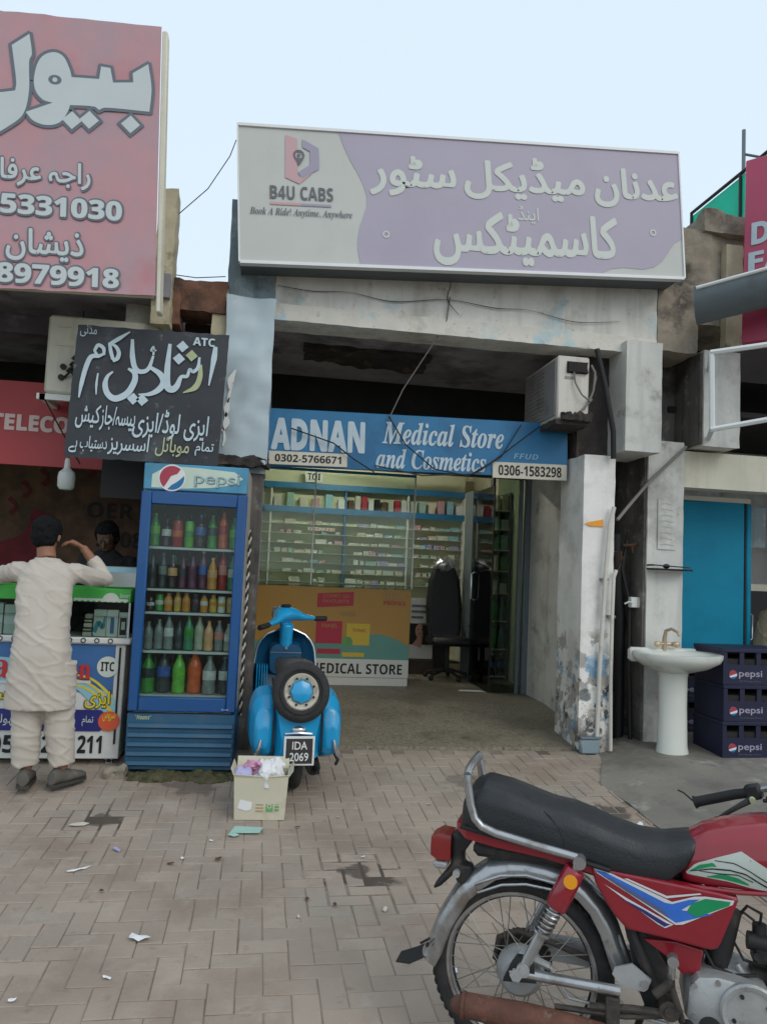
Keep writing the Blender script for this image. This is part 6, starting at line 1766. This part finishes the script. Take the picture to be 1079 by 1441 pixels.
# wall shelving: three bays
t = thing('wall_shelving', 'blue trimmed wall shelving full of medicine boxes behind the counter', 'shelving')
YB = 10.3
m = MB(); m.box(-.0, 2.80, YB + .15, YB + .17, .3, 2.85); m.build('back_board', 'shelf_back', t)
bays = [(.14, 1.10), (1.13, 1.96), (1.99, 2.74)]
for x in (.0, .12, 1.115, 1.975, 2.76):
    m = MB(); m.box(x - .012, x + .012, YB + .006, YB + .149, .3, 2.60); m.build('upright', 'sign_edge' if x != 1.115 else 'shelf_blue', t)
for z in (2.58, 2.26):
    m = MB(); m.box(-.02, 2.80, YB - .02, YB + .004, z - .045, z + .035); m.box(-.02, 2.78, YB + .0041, YB + .149, z - .012, z + .012); m.build('blue_rail', 'shelf_blue', t)
ZS = [1.30 + .128 * k for k in range(7)]
for z in ZS:
    m = MB(); m.box(-.0, 2.76, YB - .004, YB + .149, z - .006, z); m.build('shelf', 'shelf_glass', t)
PAL = ['sign_edge', 'panel_white', 'ad_white', 'print_pale', 'paper_mint', 'paper_lilac', 'print_sky', 'plate_cream', 'cream_wall', 'logo_pink']
rnd = random.Random(11)
CUBE = {}
def med(x, z, w, h, d, matn, label, y=YB + .03, group='medicine boxes on the wall shelving'):
    key = (round(w, 2), round(h, 2), round(d, 2), matn)
    if key not in CUBE:
        q = MB(); q.box(-key[0] / 2, key[0] / 2, 0, key[2], 0, key[1], .002)
        me = q.mesh('medicine_box'); me.materials.append(MATS[matn]); CUBE[key] = me
    o = bpy.data.objects.new('medicine_box', CUBE[key]); COL.objects.link(o)
    o.location = (x, y, z + .0008); o.rotation_euler = (0, 0, rnd.uniform(-.05, .05))
    return tag(o, label, 'box', group)
ORD = 'lowest second third fourth fifth sixth highest'.split()
BN = ('left', 'middle', 'right')
for b_, (x0, x1) in enumerate(bays):
    for k, z in enumerate(ZS):
        x = x0 + rnd.uniform(.02, .2)
        while x < x1 - .09:
            w = rnd.choice((.06, .08, .11, .15)); h = rnd.choice((.03, .035, .045, .05, .06))
            mt = rnd.choice(PAL)
            if rnd.random() < (.93 if b_ else .8):
                med(x + w / 2, z, w, h, .09, mt, 'small pale medicine box on the %s row of the %s shelving bay' % (ORD[k], BN[b_]))
            x += w + rnd.uniform(.003, .03)
for b_, (x0, x1) in enumerate(bays):
    n = 6 if b_ != 1 else 9
    for k in range(n):
        x = x0 + .06 + (x1 - x0 - .1) * k / (n - 1)
        if b_ == 1:
            mt = ['brown_paper', 'ad_white', 'ad_red', 'sign_edge', 'paint_black'][k % 5]
        else:
            mt = ['ad_white', 'paper_mint', 'cream_wall', 'logo_pink', 'print_sky', 'sign_edge'][k % 6]
        med(x, 2.273, .09 if n == 6 else .075, rnd.choice((.15, .18, .21)), .14, mt, 'taller box between the blue rails of the %s shelving bay' % BN[b_], group='tall boxes between the blue rails')
q = MB(); q.box(.62, .98, YB + .0, YB + .02, 1.985, 2.03)
o = tag(q.build('striped_carton', 'paper_white'), 'white box with orange stripes on the left shelving bay', 'box')
q = MB()
for k in range(7): q.sheet([(.64 + .05 * k, 1.99), (.655 + .05 * k, 1.99), (.672 + .05 * k, 2.025), (.655 + .05 * k, 2.025)], YB - .002)
q.build('stripes', 'print_orange', o, smooth=0)
o = tag(MB().box(.55, .78, YB - .03, YB - .015, 2.63, 2.78).build('notice', 'paint_white'), 'white notice with bold black marks above the wall shelving', 'notice')
lettering(bold('TOI'), (.58, 2.66, .75, 2.75), YB - .033, 'paint_black', o)
t = thing('ceiling_fan', 'dark ceiling fan just visible under the blue sign', 'fan', (1.55, 9.4, 2.86))
m = MB(); m.lathe([(.05, .18), (.11, .10), (.13, .04), (.10, -.03), (.03, -.05)], n=20); m.build('motor', 'gloom', t)
m = MB(); m.cyl((0, 0, .15), (0, 0, .2), .015, n=8); m.build('rod', 'gloom', t)
for k in range(3):
    a = k * 2.094 + .35
    m = MB(Matrix.Rotation(a, 4, 'Z')); m.box(.12, .55, -.055, .055, .02, .026); m.build('blade', 'gloom', t)
t = thing('shop_window', 'glass shop window above the yellow counter of the medical store', 'window')
glass('window_glass', (.86, .92, .87, 1), 1.0)
m = MB(); m.box(.01, 1.665, 8.305, 8.312, 1.308, 2.53); m.build('pane', 'window_glass', t)
for x in (.0, .56, 1.66):
    m = MB(); m.box(x - .008, x + .008, 8.296, 8.32, 1.308, 2.53, .002); m.build('frame', 'alu', t)
m = MB(); m.box(-.01, 1.67, 8.296, 8.32, 2.531, 2.56); m.build('frame', 'shelf_blue', t)
# glass door, fixed pane, right rack
t = thing('glass_door', 'open glass shop door with dark edge and two silver handles, swung inwards', 'door')
m = MB(); m.box(2.465, 2.475, 7.98, 8.78, .262, 2.46); m.build('pane', 'pane_glass', t)
m = MB(); m.box(2.462, 2.478, 7.962, 7.979, .262, 2.46, .003); m.box(2.463, 2.477, 7.98, 8.78, .255, .2615); m.build('edge_seal', 'black', t)
m = MB(); m.box(2.456, 2.484, 7.99, 8.10, 2.462, 2.54, .004); m.build('hinge', 'black', t)
for s in (-1, 1):
    m = MB(); m.tube([(2.47 + s * .006, 8.62, 1.20), (2.47 + s * .045, 8.62, 1.22), (2.47 + s * .045, 8.62, 1.50), (2.47 + s * .006, 8.62, 1.52)], .011, 8); m.build('handle', 'chrome', t)
t = thing('window_pane', 'narrow fixed glass pane between the open door and the wall post', 'window')
m = MB(); m.box(2.50, 2.74, 7.945, 7.953, .262, 2.54); m.build('pane', 'pane_glass', t)
t = thing('bottle_rack', 'side rack of pale packets and dark green bottles behind the fixed pane', 'rack')
m = MB(); m.box(2.50, 2.98, 9.28, 9.30, .26, 2.5); m.build('back_board', 'shelf_back', t)
for x in (2.50, 2.965):
    m = MB(); m.box(x, x + .015, 8.92, 9.28, .26, 2.5); m.build('upright', 'steel_grey', t)
RZ = (.30, .62, .95, 1.28, 1.55, 1.80, 2.05, 2.28)
for z in RZ:
    m = MB(); m.box(2.516, 2.964, 8.92, 9.279, z - .012, z); m.build('shelf', 'shelf_glass', t)
for k, z in enumerate(RZ):
    for i in range(4):
        x = 2.57 + .115 * i
        w = ('blue', 'green', 'green', 'mixed')[min(k, 3)]
        if k == 0:
            bottle('dark blue bottle on the bottom shelf of the side rack, number %d from the left' % (i + 1), x, 8.99, z + .001, .26, .045, 'cola', 'white', 'blue', kind='jar', group='bottles on the side rack')
        elif k in (1, 2):
            bottle('dark green bottle on the %s shelf of the side rack, number %d from the left' % (('second', 'third')[k - 1], i + 1), x, 8.99, z + .001, .27, .04, 'teal' if i % 2 else 'green', 'green', None, group='bottles on the side rack')
        elif k == 3 and i == 1:
            bottle('orange red bottle standing on the side rack', x, 8.98, z + .001, .2, .035, 'orange', 'red', None, group='bottles on the side rack')
        else:
            med(x, z, .09, rnd.choice((.12, .15, .18)), .1, ['paper_mint', 'print_pale', 'cream_wall', 'print_leaf'][(i + k) % 4], 'pale packet on the %s shelf of the side rack' % ('first second third fourth fifth sixth seventh top'.split()[k]), y=8.96, group='packets on the side rack')
# poster, chair and desk in the doorway
M('poster_skin', S(176, 138, 116, .9), .6, var=0)
t = thing('poster', 'small poster of a woman\'s face with dark hair leaning behind the counter end', 'poster')
m = MB(); m.box(1.86, 2.17, 9.38, 9.40, .43, 1.17); m.build('board', 'ad_white', t)
Yp = 9.377
q = MB(); rect(q, 1.87, .60, 2.16, .86, Yp); q.build('hair', 'gloom', t, smooth=0)
q = MB(); disc(q, 2.0, .77, .055, Yp - .002, rz=.085); brush(q, [(2.0, .72), (2.0, .66), (1.97, .58)], [.06, .07, .12], Yp - .001); q.build('face', 'poster_skin', t, smooth=0)
q = MB(); brush(q, [(1.98, .735), (2.0, .732), (2.02, .735)], .012, Yp - .004); q.build('lips', 'ad_red', t, smooth=0)
for x in (1.98, 2.025):
    q = MB(); disc(q, x, .785, .008, Yp - .004, n=10); q.build('eye', 'paint_black', t, smooth=0)
q = MB()
for k in range(3): rect(q, 1.89, 1.06 - .07 * k, 2.12 - .04 * k, 1.09 - .07 * k, Yp)
q.build('printed_lines', 'logo_grey', t, smooth=0)
m = MB(); m.box(1.86, 2.17, 9.3, 9.5, .252, .42); m.build('stand', 'dark_wood', t)
t = thing('office_chair', 'tall black office chair with plastic wrap over its headrest, beside the glass door', 'chair', (2.25, 9.15, .25))
m = MB(); m.loft([[(x * w, -.02 + d + c * .03, z) for x, d in ((-1, 0), (-.8, -.05), (.8, -.05), (1, 0), (.8, .06), (-.8, .06))] for z, w, c in ((.42, .19, 0), (.55, .22, 1), (.85, .23, 2), (1.15, .20, 3), (1.34, .13, 4), (1.40, .07, 4))]); link('backrest', fuse(m, .012, 4), 'black', t)
m = MB(); m.box(-.24, .24, -.45, .02, .40, .50, .04); m.build('seat', 'black', t)
m = MB(); m.ell((0, .09, 1.34), (.15, .09, .10), 14, 9); me = m.mesh('w'); jitter(me, .03, 22); link('plastic_wrap', me, 'chrome', t)
for s in (-1, 1):
    m = MB(); m.tube([(s * .25, -.05, .45), (s * .27, -.08, .62), (s * .26, -.35, .64), (s * .25, -.38, .46)], .018, 8); m.build('armrest', 'black', t)
m = MB(); m.cyl((0, -.2, .1), (0, -.2, .4), .03, n=12); m.build('column', 'black', t)
for k in range(5):
    a = k * 1.2566
    m = MB(); m.tube([(0, -.2, .12), (.26 * math.cos(a), -.2 + .26 * math.sin(a), .06)], .018, 8); m.ell((.27 * math.cos(a), -.2 + .27 * math.sin(a), .03), .03, 10, 8); m.build('base_leg', 'black', t)
t = thing('desk', 'dark low desk behind the office chair', 'desk')
m = MB(); m.box(1.95, 2.42, 9.55, 10.0, .82, .86); m.build('top', 'dark_wood', t)
m = MB(); m.box(1.97, 2.40, 9.57, 9.98, .25, .82); m.build('body', 'gloom', t)
o = tag(MB().box(2.0, 2.17, 9.57, 9.80, .862, .90, .003).build('book', 'carton_blue'), 'turquoise book lying on the dark desk', 'book')
o2 = MB().box(2.004, 2.172, 9.574, 9.796, .868, .894).build('pages', 'paint_white', o)
o = tag(MB().box(2.2, 2.32, 9.58, 9.75, .862, .885, .003).build('notebook', 'plate_cream'), 'pale notebook lying beside the turquoise book', 'book')
mt_ = MB(); mt_.sheet([(2.15, 8.02), (2.44, 7.98), (2.42, 8.1), (2.2, 8.12)], .256, 'XY'); tag(mt_.build('paper_sheet', 'paper_white', smooth=0), 'white paper lying on the floor by the glass door', 'paper')

# ------------------------------------------------------------ porch: air conditioner, pipes, cables, stickers
M('ac_white', S(206, 202, 192, .98), .5, var=.05, vs=4, dirt=[(S(164, 154, 140), .5, 4, .53), (S(112, 78, 58), .6, 9, .63)], streak=(S(150, 138, 122), .3))
M('ac_grey', S(150, 148, 146, .85), .6, var=.1, vs=4, dirt=(S(96, 88, 84), .6, 4, .52))
t = thing('air_conditioner', 'dirty white air conditioner outdoor unit seen end on under the porch lintel', 'air conditioner', (2.34, 5.93, 2.80))
m = MB(); m.box(0, .275, 0, .78, 0, .53, .012); cs = m.build('casing', 'ac_white', t)
m = MB(); m.box(-.012, -.001, .03, .76, .03, .50, .004); gr = m.build('side_grille', 'ac_grey', t)
m = MB()
for k in range(12): m.box(-.018, -.0125, .28, .72, .06 + .035 * k, .068 + .035 * k)
m.build('louvres', 'ac_grey', gr)
m = MB(); m.box(.075, .255, -.004, .0, .385, .485, .002); hp = m.build('terminal_recess', 'black', t)
me = rough_block(.08, .25, -.03, .0, .39, .48, .03, .02, 14, 30); link('torn_plastic', me, 'gloom', hp)
m = MB(); m.box(.06, .15, -.004, .0, .335, .358); m.build('badge', 'ac_grey', t)
m = MB(); m.tube([(.13, -.02, .40), (.14, -.03, .30), (.19, -.05, .20), (.27, -.04, .15), (.30, 0, .18)], .007, 6); m.build('cable', 'wire_grey', t)
m = MB(); m.tube([(.28, -.02, .46), (.31, -.03, .40), (.30, -.03, .25), (.26, -.03, .14), (.18, -.03, .05)], .009, 6); m.tube([(.29, -.02, .44), (.325, -.02, .36), (.29, -.03, .22), (.22, -.03, .08)], .007, 6); m.build('cable_loop', 'wire_grey', t)
t = thing('rusty_bracket', 'rusty broken bracket and debris under the porch air conditioner', 'bracket')
link('tray', rough_block(2.33, 2.62, 5.93, 6.28, 2.755, 2.795, .03, .016, 16, 31), 'burnt_shade', t)
link('debris', rough_block(2.38, 2.62, 5.885, 5.96, 2.79, 2.85, .018, .03, 26, 32), 'burnt_shade', t)
t = thing('pipe', 'dark slanting pipe between the air conditioner and the beam end', 'pipe')
m = MB(); m.tube([(2.66, 5.90, 3.40), (2.74, 5.90, 3.1), (2.83, 5.92, 2.72), (2.85, 5.95, 2.50)], .022, 10); m.build('tube', 'wire_black', t)
for i, pts in enumerate(([(2.865, 5.95, 2.10), (2.83, 5.95, 1.95), (2.80, 5.95, 1.5), (2.775, 5.96, .8), (2.765, 5.97, .08)], [(2.90, 5.96, 1.58), (2.875, 5.95, 1.52), (2.868, 5.95, 1.2), (2.872, 5.96, .7), (2.888, 5.97, .12)])):
    t = thing('pipe', ('tall white plastic pipe running down the peeling pillar', 'shorter white plastic pipe at the pillar edge beside the dark gap')[i], 'pipe')
    m = MB(); m.tube(pts, (.018, .015)[i], 10); m.build('tube', 'pipe_white', t)
    m = MB(); z = (1.0, 1.1)[i]; p = V(pts[2 + i * 0]); m.box(p.x - .03, p.x + .03, p.y - .002, p.y + .045, p.z - .01, p.z + .01); m.build('clip', 'wire_grey', t)
t = thing('pipe', 'black drain pipe standing in the dark gap right of the pillar', 'pipe')
m = MB(); m.tube([(3.06, 6.3, 1.9), (3.10, 6.35, 1.45), (3.16, 6.4, 1.2), (3.16, 6.4, .06)], .045, 12); m.build('tube', 'black', t)
t = thing('cable', 'thick black cable rising along the grey wall of the gap', 'cable')
m = MB(); m.tube([(3.20, 6.25, .1), (3.19, 6.28, .8), (3.2, 6.3, 1.3), (3.12, 6.3, 1.6), (3.16, 6.3, 1.85)], .018, 8); m.build('strand', 'wire_black', t)
t = thing('switch_box', 'small white switch box on the grey wall of the gap', 'switch')
m = MB(); m.box(3.17, 3.262, 6.22, 6.28, 1.27, 1.36, .006); m.build('case', 'white_paint', t)
m = MB(); m.box(3.225, 3.262, 6.212, 6.2195, 1.28, 1.35); m.build('cover', 'plate_cream', t)
m = MB(); m.tube([(3.18, 6.22, 1.31), (3.14, 6.2, 1.32), (3.11, 6.22, 1.30)], .008, 6); m.build('plug', 'white_paint', t)
t = thing('wall_tangle', 'tangle of rusty wires and scraps in the gap beside the pillar', 'wires')
m = MB(); rnd = random.Random(8)
for k in range(9):
    p = [(3.0 + rnd.uniform(-.06, .12), 6.3 + rnd.uniform(-.03, .05), 1.62 + rnd.uniform(-.12, .2)) for q_ in range(4)]
    m.tube(p, .007, 5)
m.build('wires', 'rust', t)
t = thing('pipe', 'thin grey pipe slanting across the white wall above the sink', 'pipe')
m = MB(); m.tube([(2.92, 6.0, 2.0), (3.1, 6.08, 2.18), (3.27, 6.12, 2.36), (3.60, 6.12, 2.68)], .014, 8); m.build('tube', 'wire_grey', t)
t = thing('wall_bracket', 'rusty angle bracket fixed to the grey wall of the gap', 'bracket')
m = MB(); m.tube([(3.1, 6.25, 1.80), (3.26, 6.25, 1.82)], .012, 6); m.tube([(3.18, 6.25, 1.81), (3.19, 6.25, 1.74)], .01, 6); m.build('arm', 'rust', t)
o = MB(); o.sheet([(2.63, 1.955), (2.655, 1.965), (2.79, 1.995), (2.79, 1.935), (2.68, 1.935)], 5.988)
tag(o.build('torn_sticker', 'decal_orange', smooth=0), 'torn orange sticker on the white pillar', 'sticker')
t = thing('junction_box', 'grey blue plastic box at the foot of the peeling pillar', 'box')
m = MB(); m.box(2.62, 2.78, 5.93, 5.992, .10, .215, .012); m.build('case', 'plaster_blue', t)
m = MB(); m.box(2.615, 2.785, 5.925, 5.99, .216, .235, .005); m.build('lid', 'steel_grey', t)
t = thing('cable', 'black cable running down the porch wall right of the glass door', 'cable')
m = MB(); m.tube([(2.845, 7.0, 2.25), (2.845, 7.02, 1.9), (2.84, 7.0, 1.4), (2.845, 6.98, .9), (2.84, 6.9, .45), (2.80, 6.8, .26)], .012, 6); m.build('strand', 'wire_black', t)
t = thing('cable', 'thin pale wire slanting from the lintel down to the blue sign', 'cable')
m = MB(); m.tube([(1.42, 5.99, 3.75), (1.40, 5.99, 3.55), (1.33, 6.05, 3.40), (1.10, 6.2, 3.0), (1.0, 6.27, 2.75)], .005, 5); m.build('strand', 'wire_grey', t)
t = thing('cable', 'loose dark wires sagging across the face of the blue sign', 'cable')
for p in ([(1.0, 6.26, 2.78), (1.15, 6.25, 2.55), (1.4, 6.25, 2.36), (1.7, 6.25, 2.32), (1.9, 6.25, 2.45), (2.3, 6.22, 2.78)], [(2.15, 6.25, 2.79), (1.98, 6.25, 2.5), (1.75, 6.25, 2.34), (1.3, 6.26, 2.30), (.9, 6.26, 2.36)], [(.2, 6.26, 2.62), (.55, 6.25, 2.52), (.72, 6.25, 2.40), (.9, 6.25, 2.3)]):
    m = MB(); m.tube(p, .006, 5); m.build('strand', 'wire_black', t)
t = thing('cable', 'thin wire hanging in the sky between billboard and lilac sign', 'cable')
m = MB(); m.tube([(-.36, 6.0, 4.85), (-.40, 5.98, 4.7), (-.55, 5.95, 4.4), (-.75, 5.9, 4.15)], .004, 5); m.build('strand', 'wire_black', t)
t = thing('cable', 'thin wire crossing the gap above the broken bricks', 'cable')
m = MB(); m.tube([(-.78, 5.98, 3.70), (-.6, 6.0, 3.70), (-.38, 6.02, 3.74)], .004, 5); m.build('strand', 'wire_black', t)

# ------------------------------------------------------------ sink
M('ceramic', S(214, 216, 208, .98), .25, var=.03, vs=4, dirt=(S(176, 170, 152), .4, 4, .56), coat=.3)
M('tap_brass', S(190, 168, 140, .95), .35, metal=.4, var=.1)
t = thing('wash_basin', 'white pedestal wash basin with a double tap in front of the white wall', 'sink', (3.36, 5.80, gz(5.8) + .035))
def oval(rx, ry, z, cy=0, n=32, back=.22):
    return [(rx * math.cos(a), max(-1e9, min(back, cy + ry * math.sin(a))), z) for a in [2 * math.pi * k / n for k in range(n)]]
m = MB(); m.loft([oval(.14, .12, .66, .06), oval(.26, .20, .70, .02), oval(.345, .27, .755, 0), oval(.365, .285, .79, 0), oval(.365, .285, .815, 0), oval(.345, .268, .822, 0), oval(.27, .19, .805, -.02), oval(.2, .13, .74, -.02), oval(.05, .04, .71, -.02)])
bs_ = m.build('basin', 'ceramic', t, smooth=50)
m = MB(); m.box(-.30, .30, .19, .27, .72, .835, .02); m.build('back_ledge', 'ceramic', t)
m = MB(); m.loft([oval(.135, .10, -.02, .06), oval(.135, .10, .02, .06), oval(.124, .09, .08, .06), oval(.116, .085, .4, .06), oval(.118, .09, .62, .06), oval(.13, .11, .69, .06)]); m.build('pedestal', 'ceramic', t, smooth=60)
tp = MB(); tp.tube([(0, .20, .82), (0, .20, .92), (.0, .18, .98), (.02, .13, 1.0), (.04, .07, .98), (.045, .05, .95)], [.02, .018, .015, .013, .012, .012], 10); tp.tube([(-.07, .2, .87), (.07, .2, .87)], .014, 10)
for s in (-1, 1):
    tp.tube([(s * .07, .2, .87), (s * .075, .17, .87)], .02, 10); tp.ell((s * .085, .16, .87), (.03, .02, .026), 10, 8)
tp.build('tap', 'tap_brass', t)
t = thing('wall_shelf', 'small dark glass shelf with a clip on the white wall above the sink', 'shelf')
m = MB(); m.box(3.26, 3.62, 6.02, 6.14, 1.60, 1.615, .003); m.build('plate', 'gloom', t)
m = MB(); m.tube([(3.27, 6.03, 1.64), (3.27, 6.14, 1.64)], .008, 6); m.tube([(3.27, 6.03, 1.64), (3.6, 6.03, 1.63)], .006, 6); m.ell((3.41, 6.08, 1.635), (.03, .03, .02), 10, 8); m.build('rail', 'bike_black', t)
M('faint_ink', S(164, 162, 156, 1.0), .9, var=.1)
o = MB(); rect(o, 3.36, 1.78, 3.53, 2.22, 6.141); o = tag(o.build('paper_notice', 'plaster', smooth=0), 'faded paper notice with handwriting on the white wall above the sink', 'notice')
m = MB(); rnd = random.Random(4)
for k in range(8): brush(m, [(3.385 + .01 * rnd.random(), 2.17 - .05 * k), (3.43, 2.175 - .05 * k), (3.49 + .02 * rnd.random(), 2.165 - .05 * k)], .004, 6.138)
m.build('handwriting', 'faint_ink', o, smooth=0)

# ------------------------------------------------------------ blue cabinet fridge, crates, seated person
M('cabinet_blue', S(0, 128, 160, 1.0), .55, spec=.25, var=.06, vs=2, dirt=(S(0, 108, 138), .5, 2.5, .53))
M('crate_navy', S(22, 26, 62, .75), .5, var=.15, vs=4)
t = thing('cabinet_fridge', 'turquoise blue upright fridge seen from its side behind the sink', 'fridge', (0, 0, 0))
m = MB(); m.box(3.90, 4.56, 6.70, 7.30, .80, 2.285, .012); m.build('cabinet', 'cabinet_blue', t)
m = MB(); m.box(4.58, 4.635, 6.70, 7.30, .82, 2.28, .012); d_ = m.build('door', 'cabinet_blue', t)
m = MB(); m.box(4.562, 4.579, 6.705, 7.29, .82, 2.28); m.build('seal', 'gloom', t)
m = MB(); m.tube([(4.637, 6.74, .98), (4.67, 6.74, 1.0), (4.67, 6.74, 1.22), (4.637, 6.74, 1.24)], .012, 8); m.build('handle', 'chrome', d_)
m = MB(); m.box(3.90, 4.63, 6.72, 7.3, 2.286, 2.33); m.build('top_board', 'plate_cream', t)
o = MB(); rect(o, 4.66, 1.9, 5.2, 2.32, 7.295); o = tag(o.build('wall_poster', 'plaster_blue', smooth=0), 'pale wall poster with a red letter behind the blue fridge', 'poster')
lettering(bold('N'), (4.90, 2.14, 4.96, 2.19), 7.290, 'ad_red', o)
def crate(label, x, y, z, rz=0, w=.62, d=.42, h=.285):
    t = thing('drinks_crate', label, 'crate', (x, y, z), (0, 0, rz), 'navy drinks crates')
    m = MB(); m.box(0, w, 0, d, .0, .012); m.box(0, .014, 0, d, .012, h - .03); m.box(w - .014, w, 0, d, .012, h - .03); m.box(.0141, w - .0141, d - .014, d, .012, h - .03)
    m.box(.0141, w - .0141, 0, .012, .012, h * .56)
    for k in range(5):
        xx = .0141 + (w - .0282) * k / 4
        m.box(max(.0141, xx - .02), min(w - .0141, xx + .02), .0, .0119, h * .5601, h - .0301)
    m.box(-.006, w + .006, -.006, d + .006, h - .03, h, .004)
    m.build('shell', 'crate_navy', t)
    m = MB(); m.box(.02, w - .02, .0145, d - .02, .015, .2); m.build('dividers', 'gloom', t)
    cx_, cz_, r_ = .085, h * .28, .034
    q = MB(); disc(q, cx_, cz_, r_, -.0015); em = q.build('emblem', 'disc_white', t, smooth=0)
    ar = lambda a0, a1: [(cx_ + r_ * math.cos(a0 + (a1 - a0) * k / 12), cz_ + r_ * math.sin(a0 + (a1 - a0) * k / 12)) for k in range(13)]
    q = MB(); q.sheet(ar(R(15), R(200)), -.003); q.build('emblem_half', 'disc_red', em, smooth=0)
    q = MB(); q.sheet(ar(R(225), R(340)), -.003); q.build('emblem_half', 'disc_blue', em, smooth=0)
    lettering('pepsi', (.135, h * .17, .34, h * .40), -.0015, 'logo_mauve', t, .012)
    lettering('Dil Maange More', (.14, h * .07, .33, h * .12), -.0015, 'logo_grey', t)
    return t
zc = gz(5.75) + .052
for k, w_ in enumerate(('bottom navy crate of the front stack at the right edge', 'middle navy crate of the front stack at the right edge', 'top navy crate of the front stack at the right edge')):
    crate(w_, 3.70 + .006 * (k % 2), 5.70, zc + .288 * k)
for k, w_ in enumerate(('lower navy crate in the shade under the blue fridge', 'upper navy crate in the shade under the blue fridge')):
    crate(w_, 3.75 + .0 * k, 6.58, zc + .03 + .288 * k)
for i in range(3):
    bottle('dark green bottle standing in the top navy crate, %s' % ('left', 'middle', 'right')[i], 3.82 + .14 * i, 5.86, zc + .576 + .02, .24, .03, 'teal', 'green', None, group='bottles in the top crate')
seated = dict(neck=(0, .12, 1.18), head=(0, .20, 1.30), face=(0, 1, -.4), hip=(0, 0, .62), chest=(0, .06, .98),
    sh_r=(.18, .10, 1.08), el_r=(.24, .10, .84), wr_r=(.2, .30, .74), kn_r=(.18, .38, .72), sh_l=(-.18, .10, 1.08), el_l=(-.24, .08, .84), wr_l=(-.2, .28, .74), kn_l=(-.18, .36, .72),
    hp_l=(-.1, 0, .60), ke_l=(-.12, .40, .58), an_l=(-.12, .42, .115), hp_r=(.1, 0, .60), ke_r=(.12, .40, .58), an_r=(.12, .42, .115),
    torso=[(0, .04, .20, .17, .52), (0, .02, .2, .15, .65), (0, .03, .185, .13, .8), (0, .07, .2, .125, .98), (0, .10, .19, .1, 1.08), (0, .115, .12, .075, 1.15), (0, .12, .07, .06, 1.19)])
person('person in tan clothes sitting behind the navy crates, mostly cut off by the right edge', (4.74, 6.62, gz(6.1) + .05), R(-95), seated, ('skin_dark', 'hair', 'kameez_tan', 'kameez_tan'))
t = thing('stool', 'low stool under the seated person behind the crates', 'stool', (4.72, 6.62, gz(6.1) + .05))
m = MB(); m.lathe([(.16, .42), (.17, .44), (.16, .47), (.0, .475)], n=20); m.build('seat', 'dark_wood', t)
for k in range(4):
    a = k * math.pi / 2 + .7
    m = MB(); m.tube([(.12 * math.cos(a), .12 * math.sin(a), .42), (.16 * math.cos(a), .16 * math.sin(a), -.0)], .014, 8); m.build('leg', 'dark_wood', t)
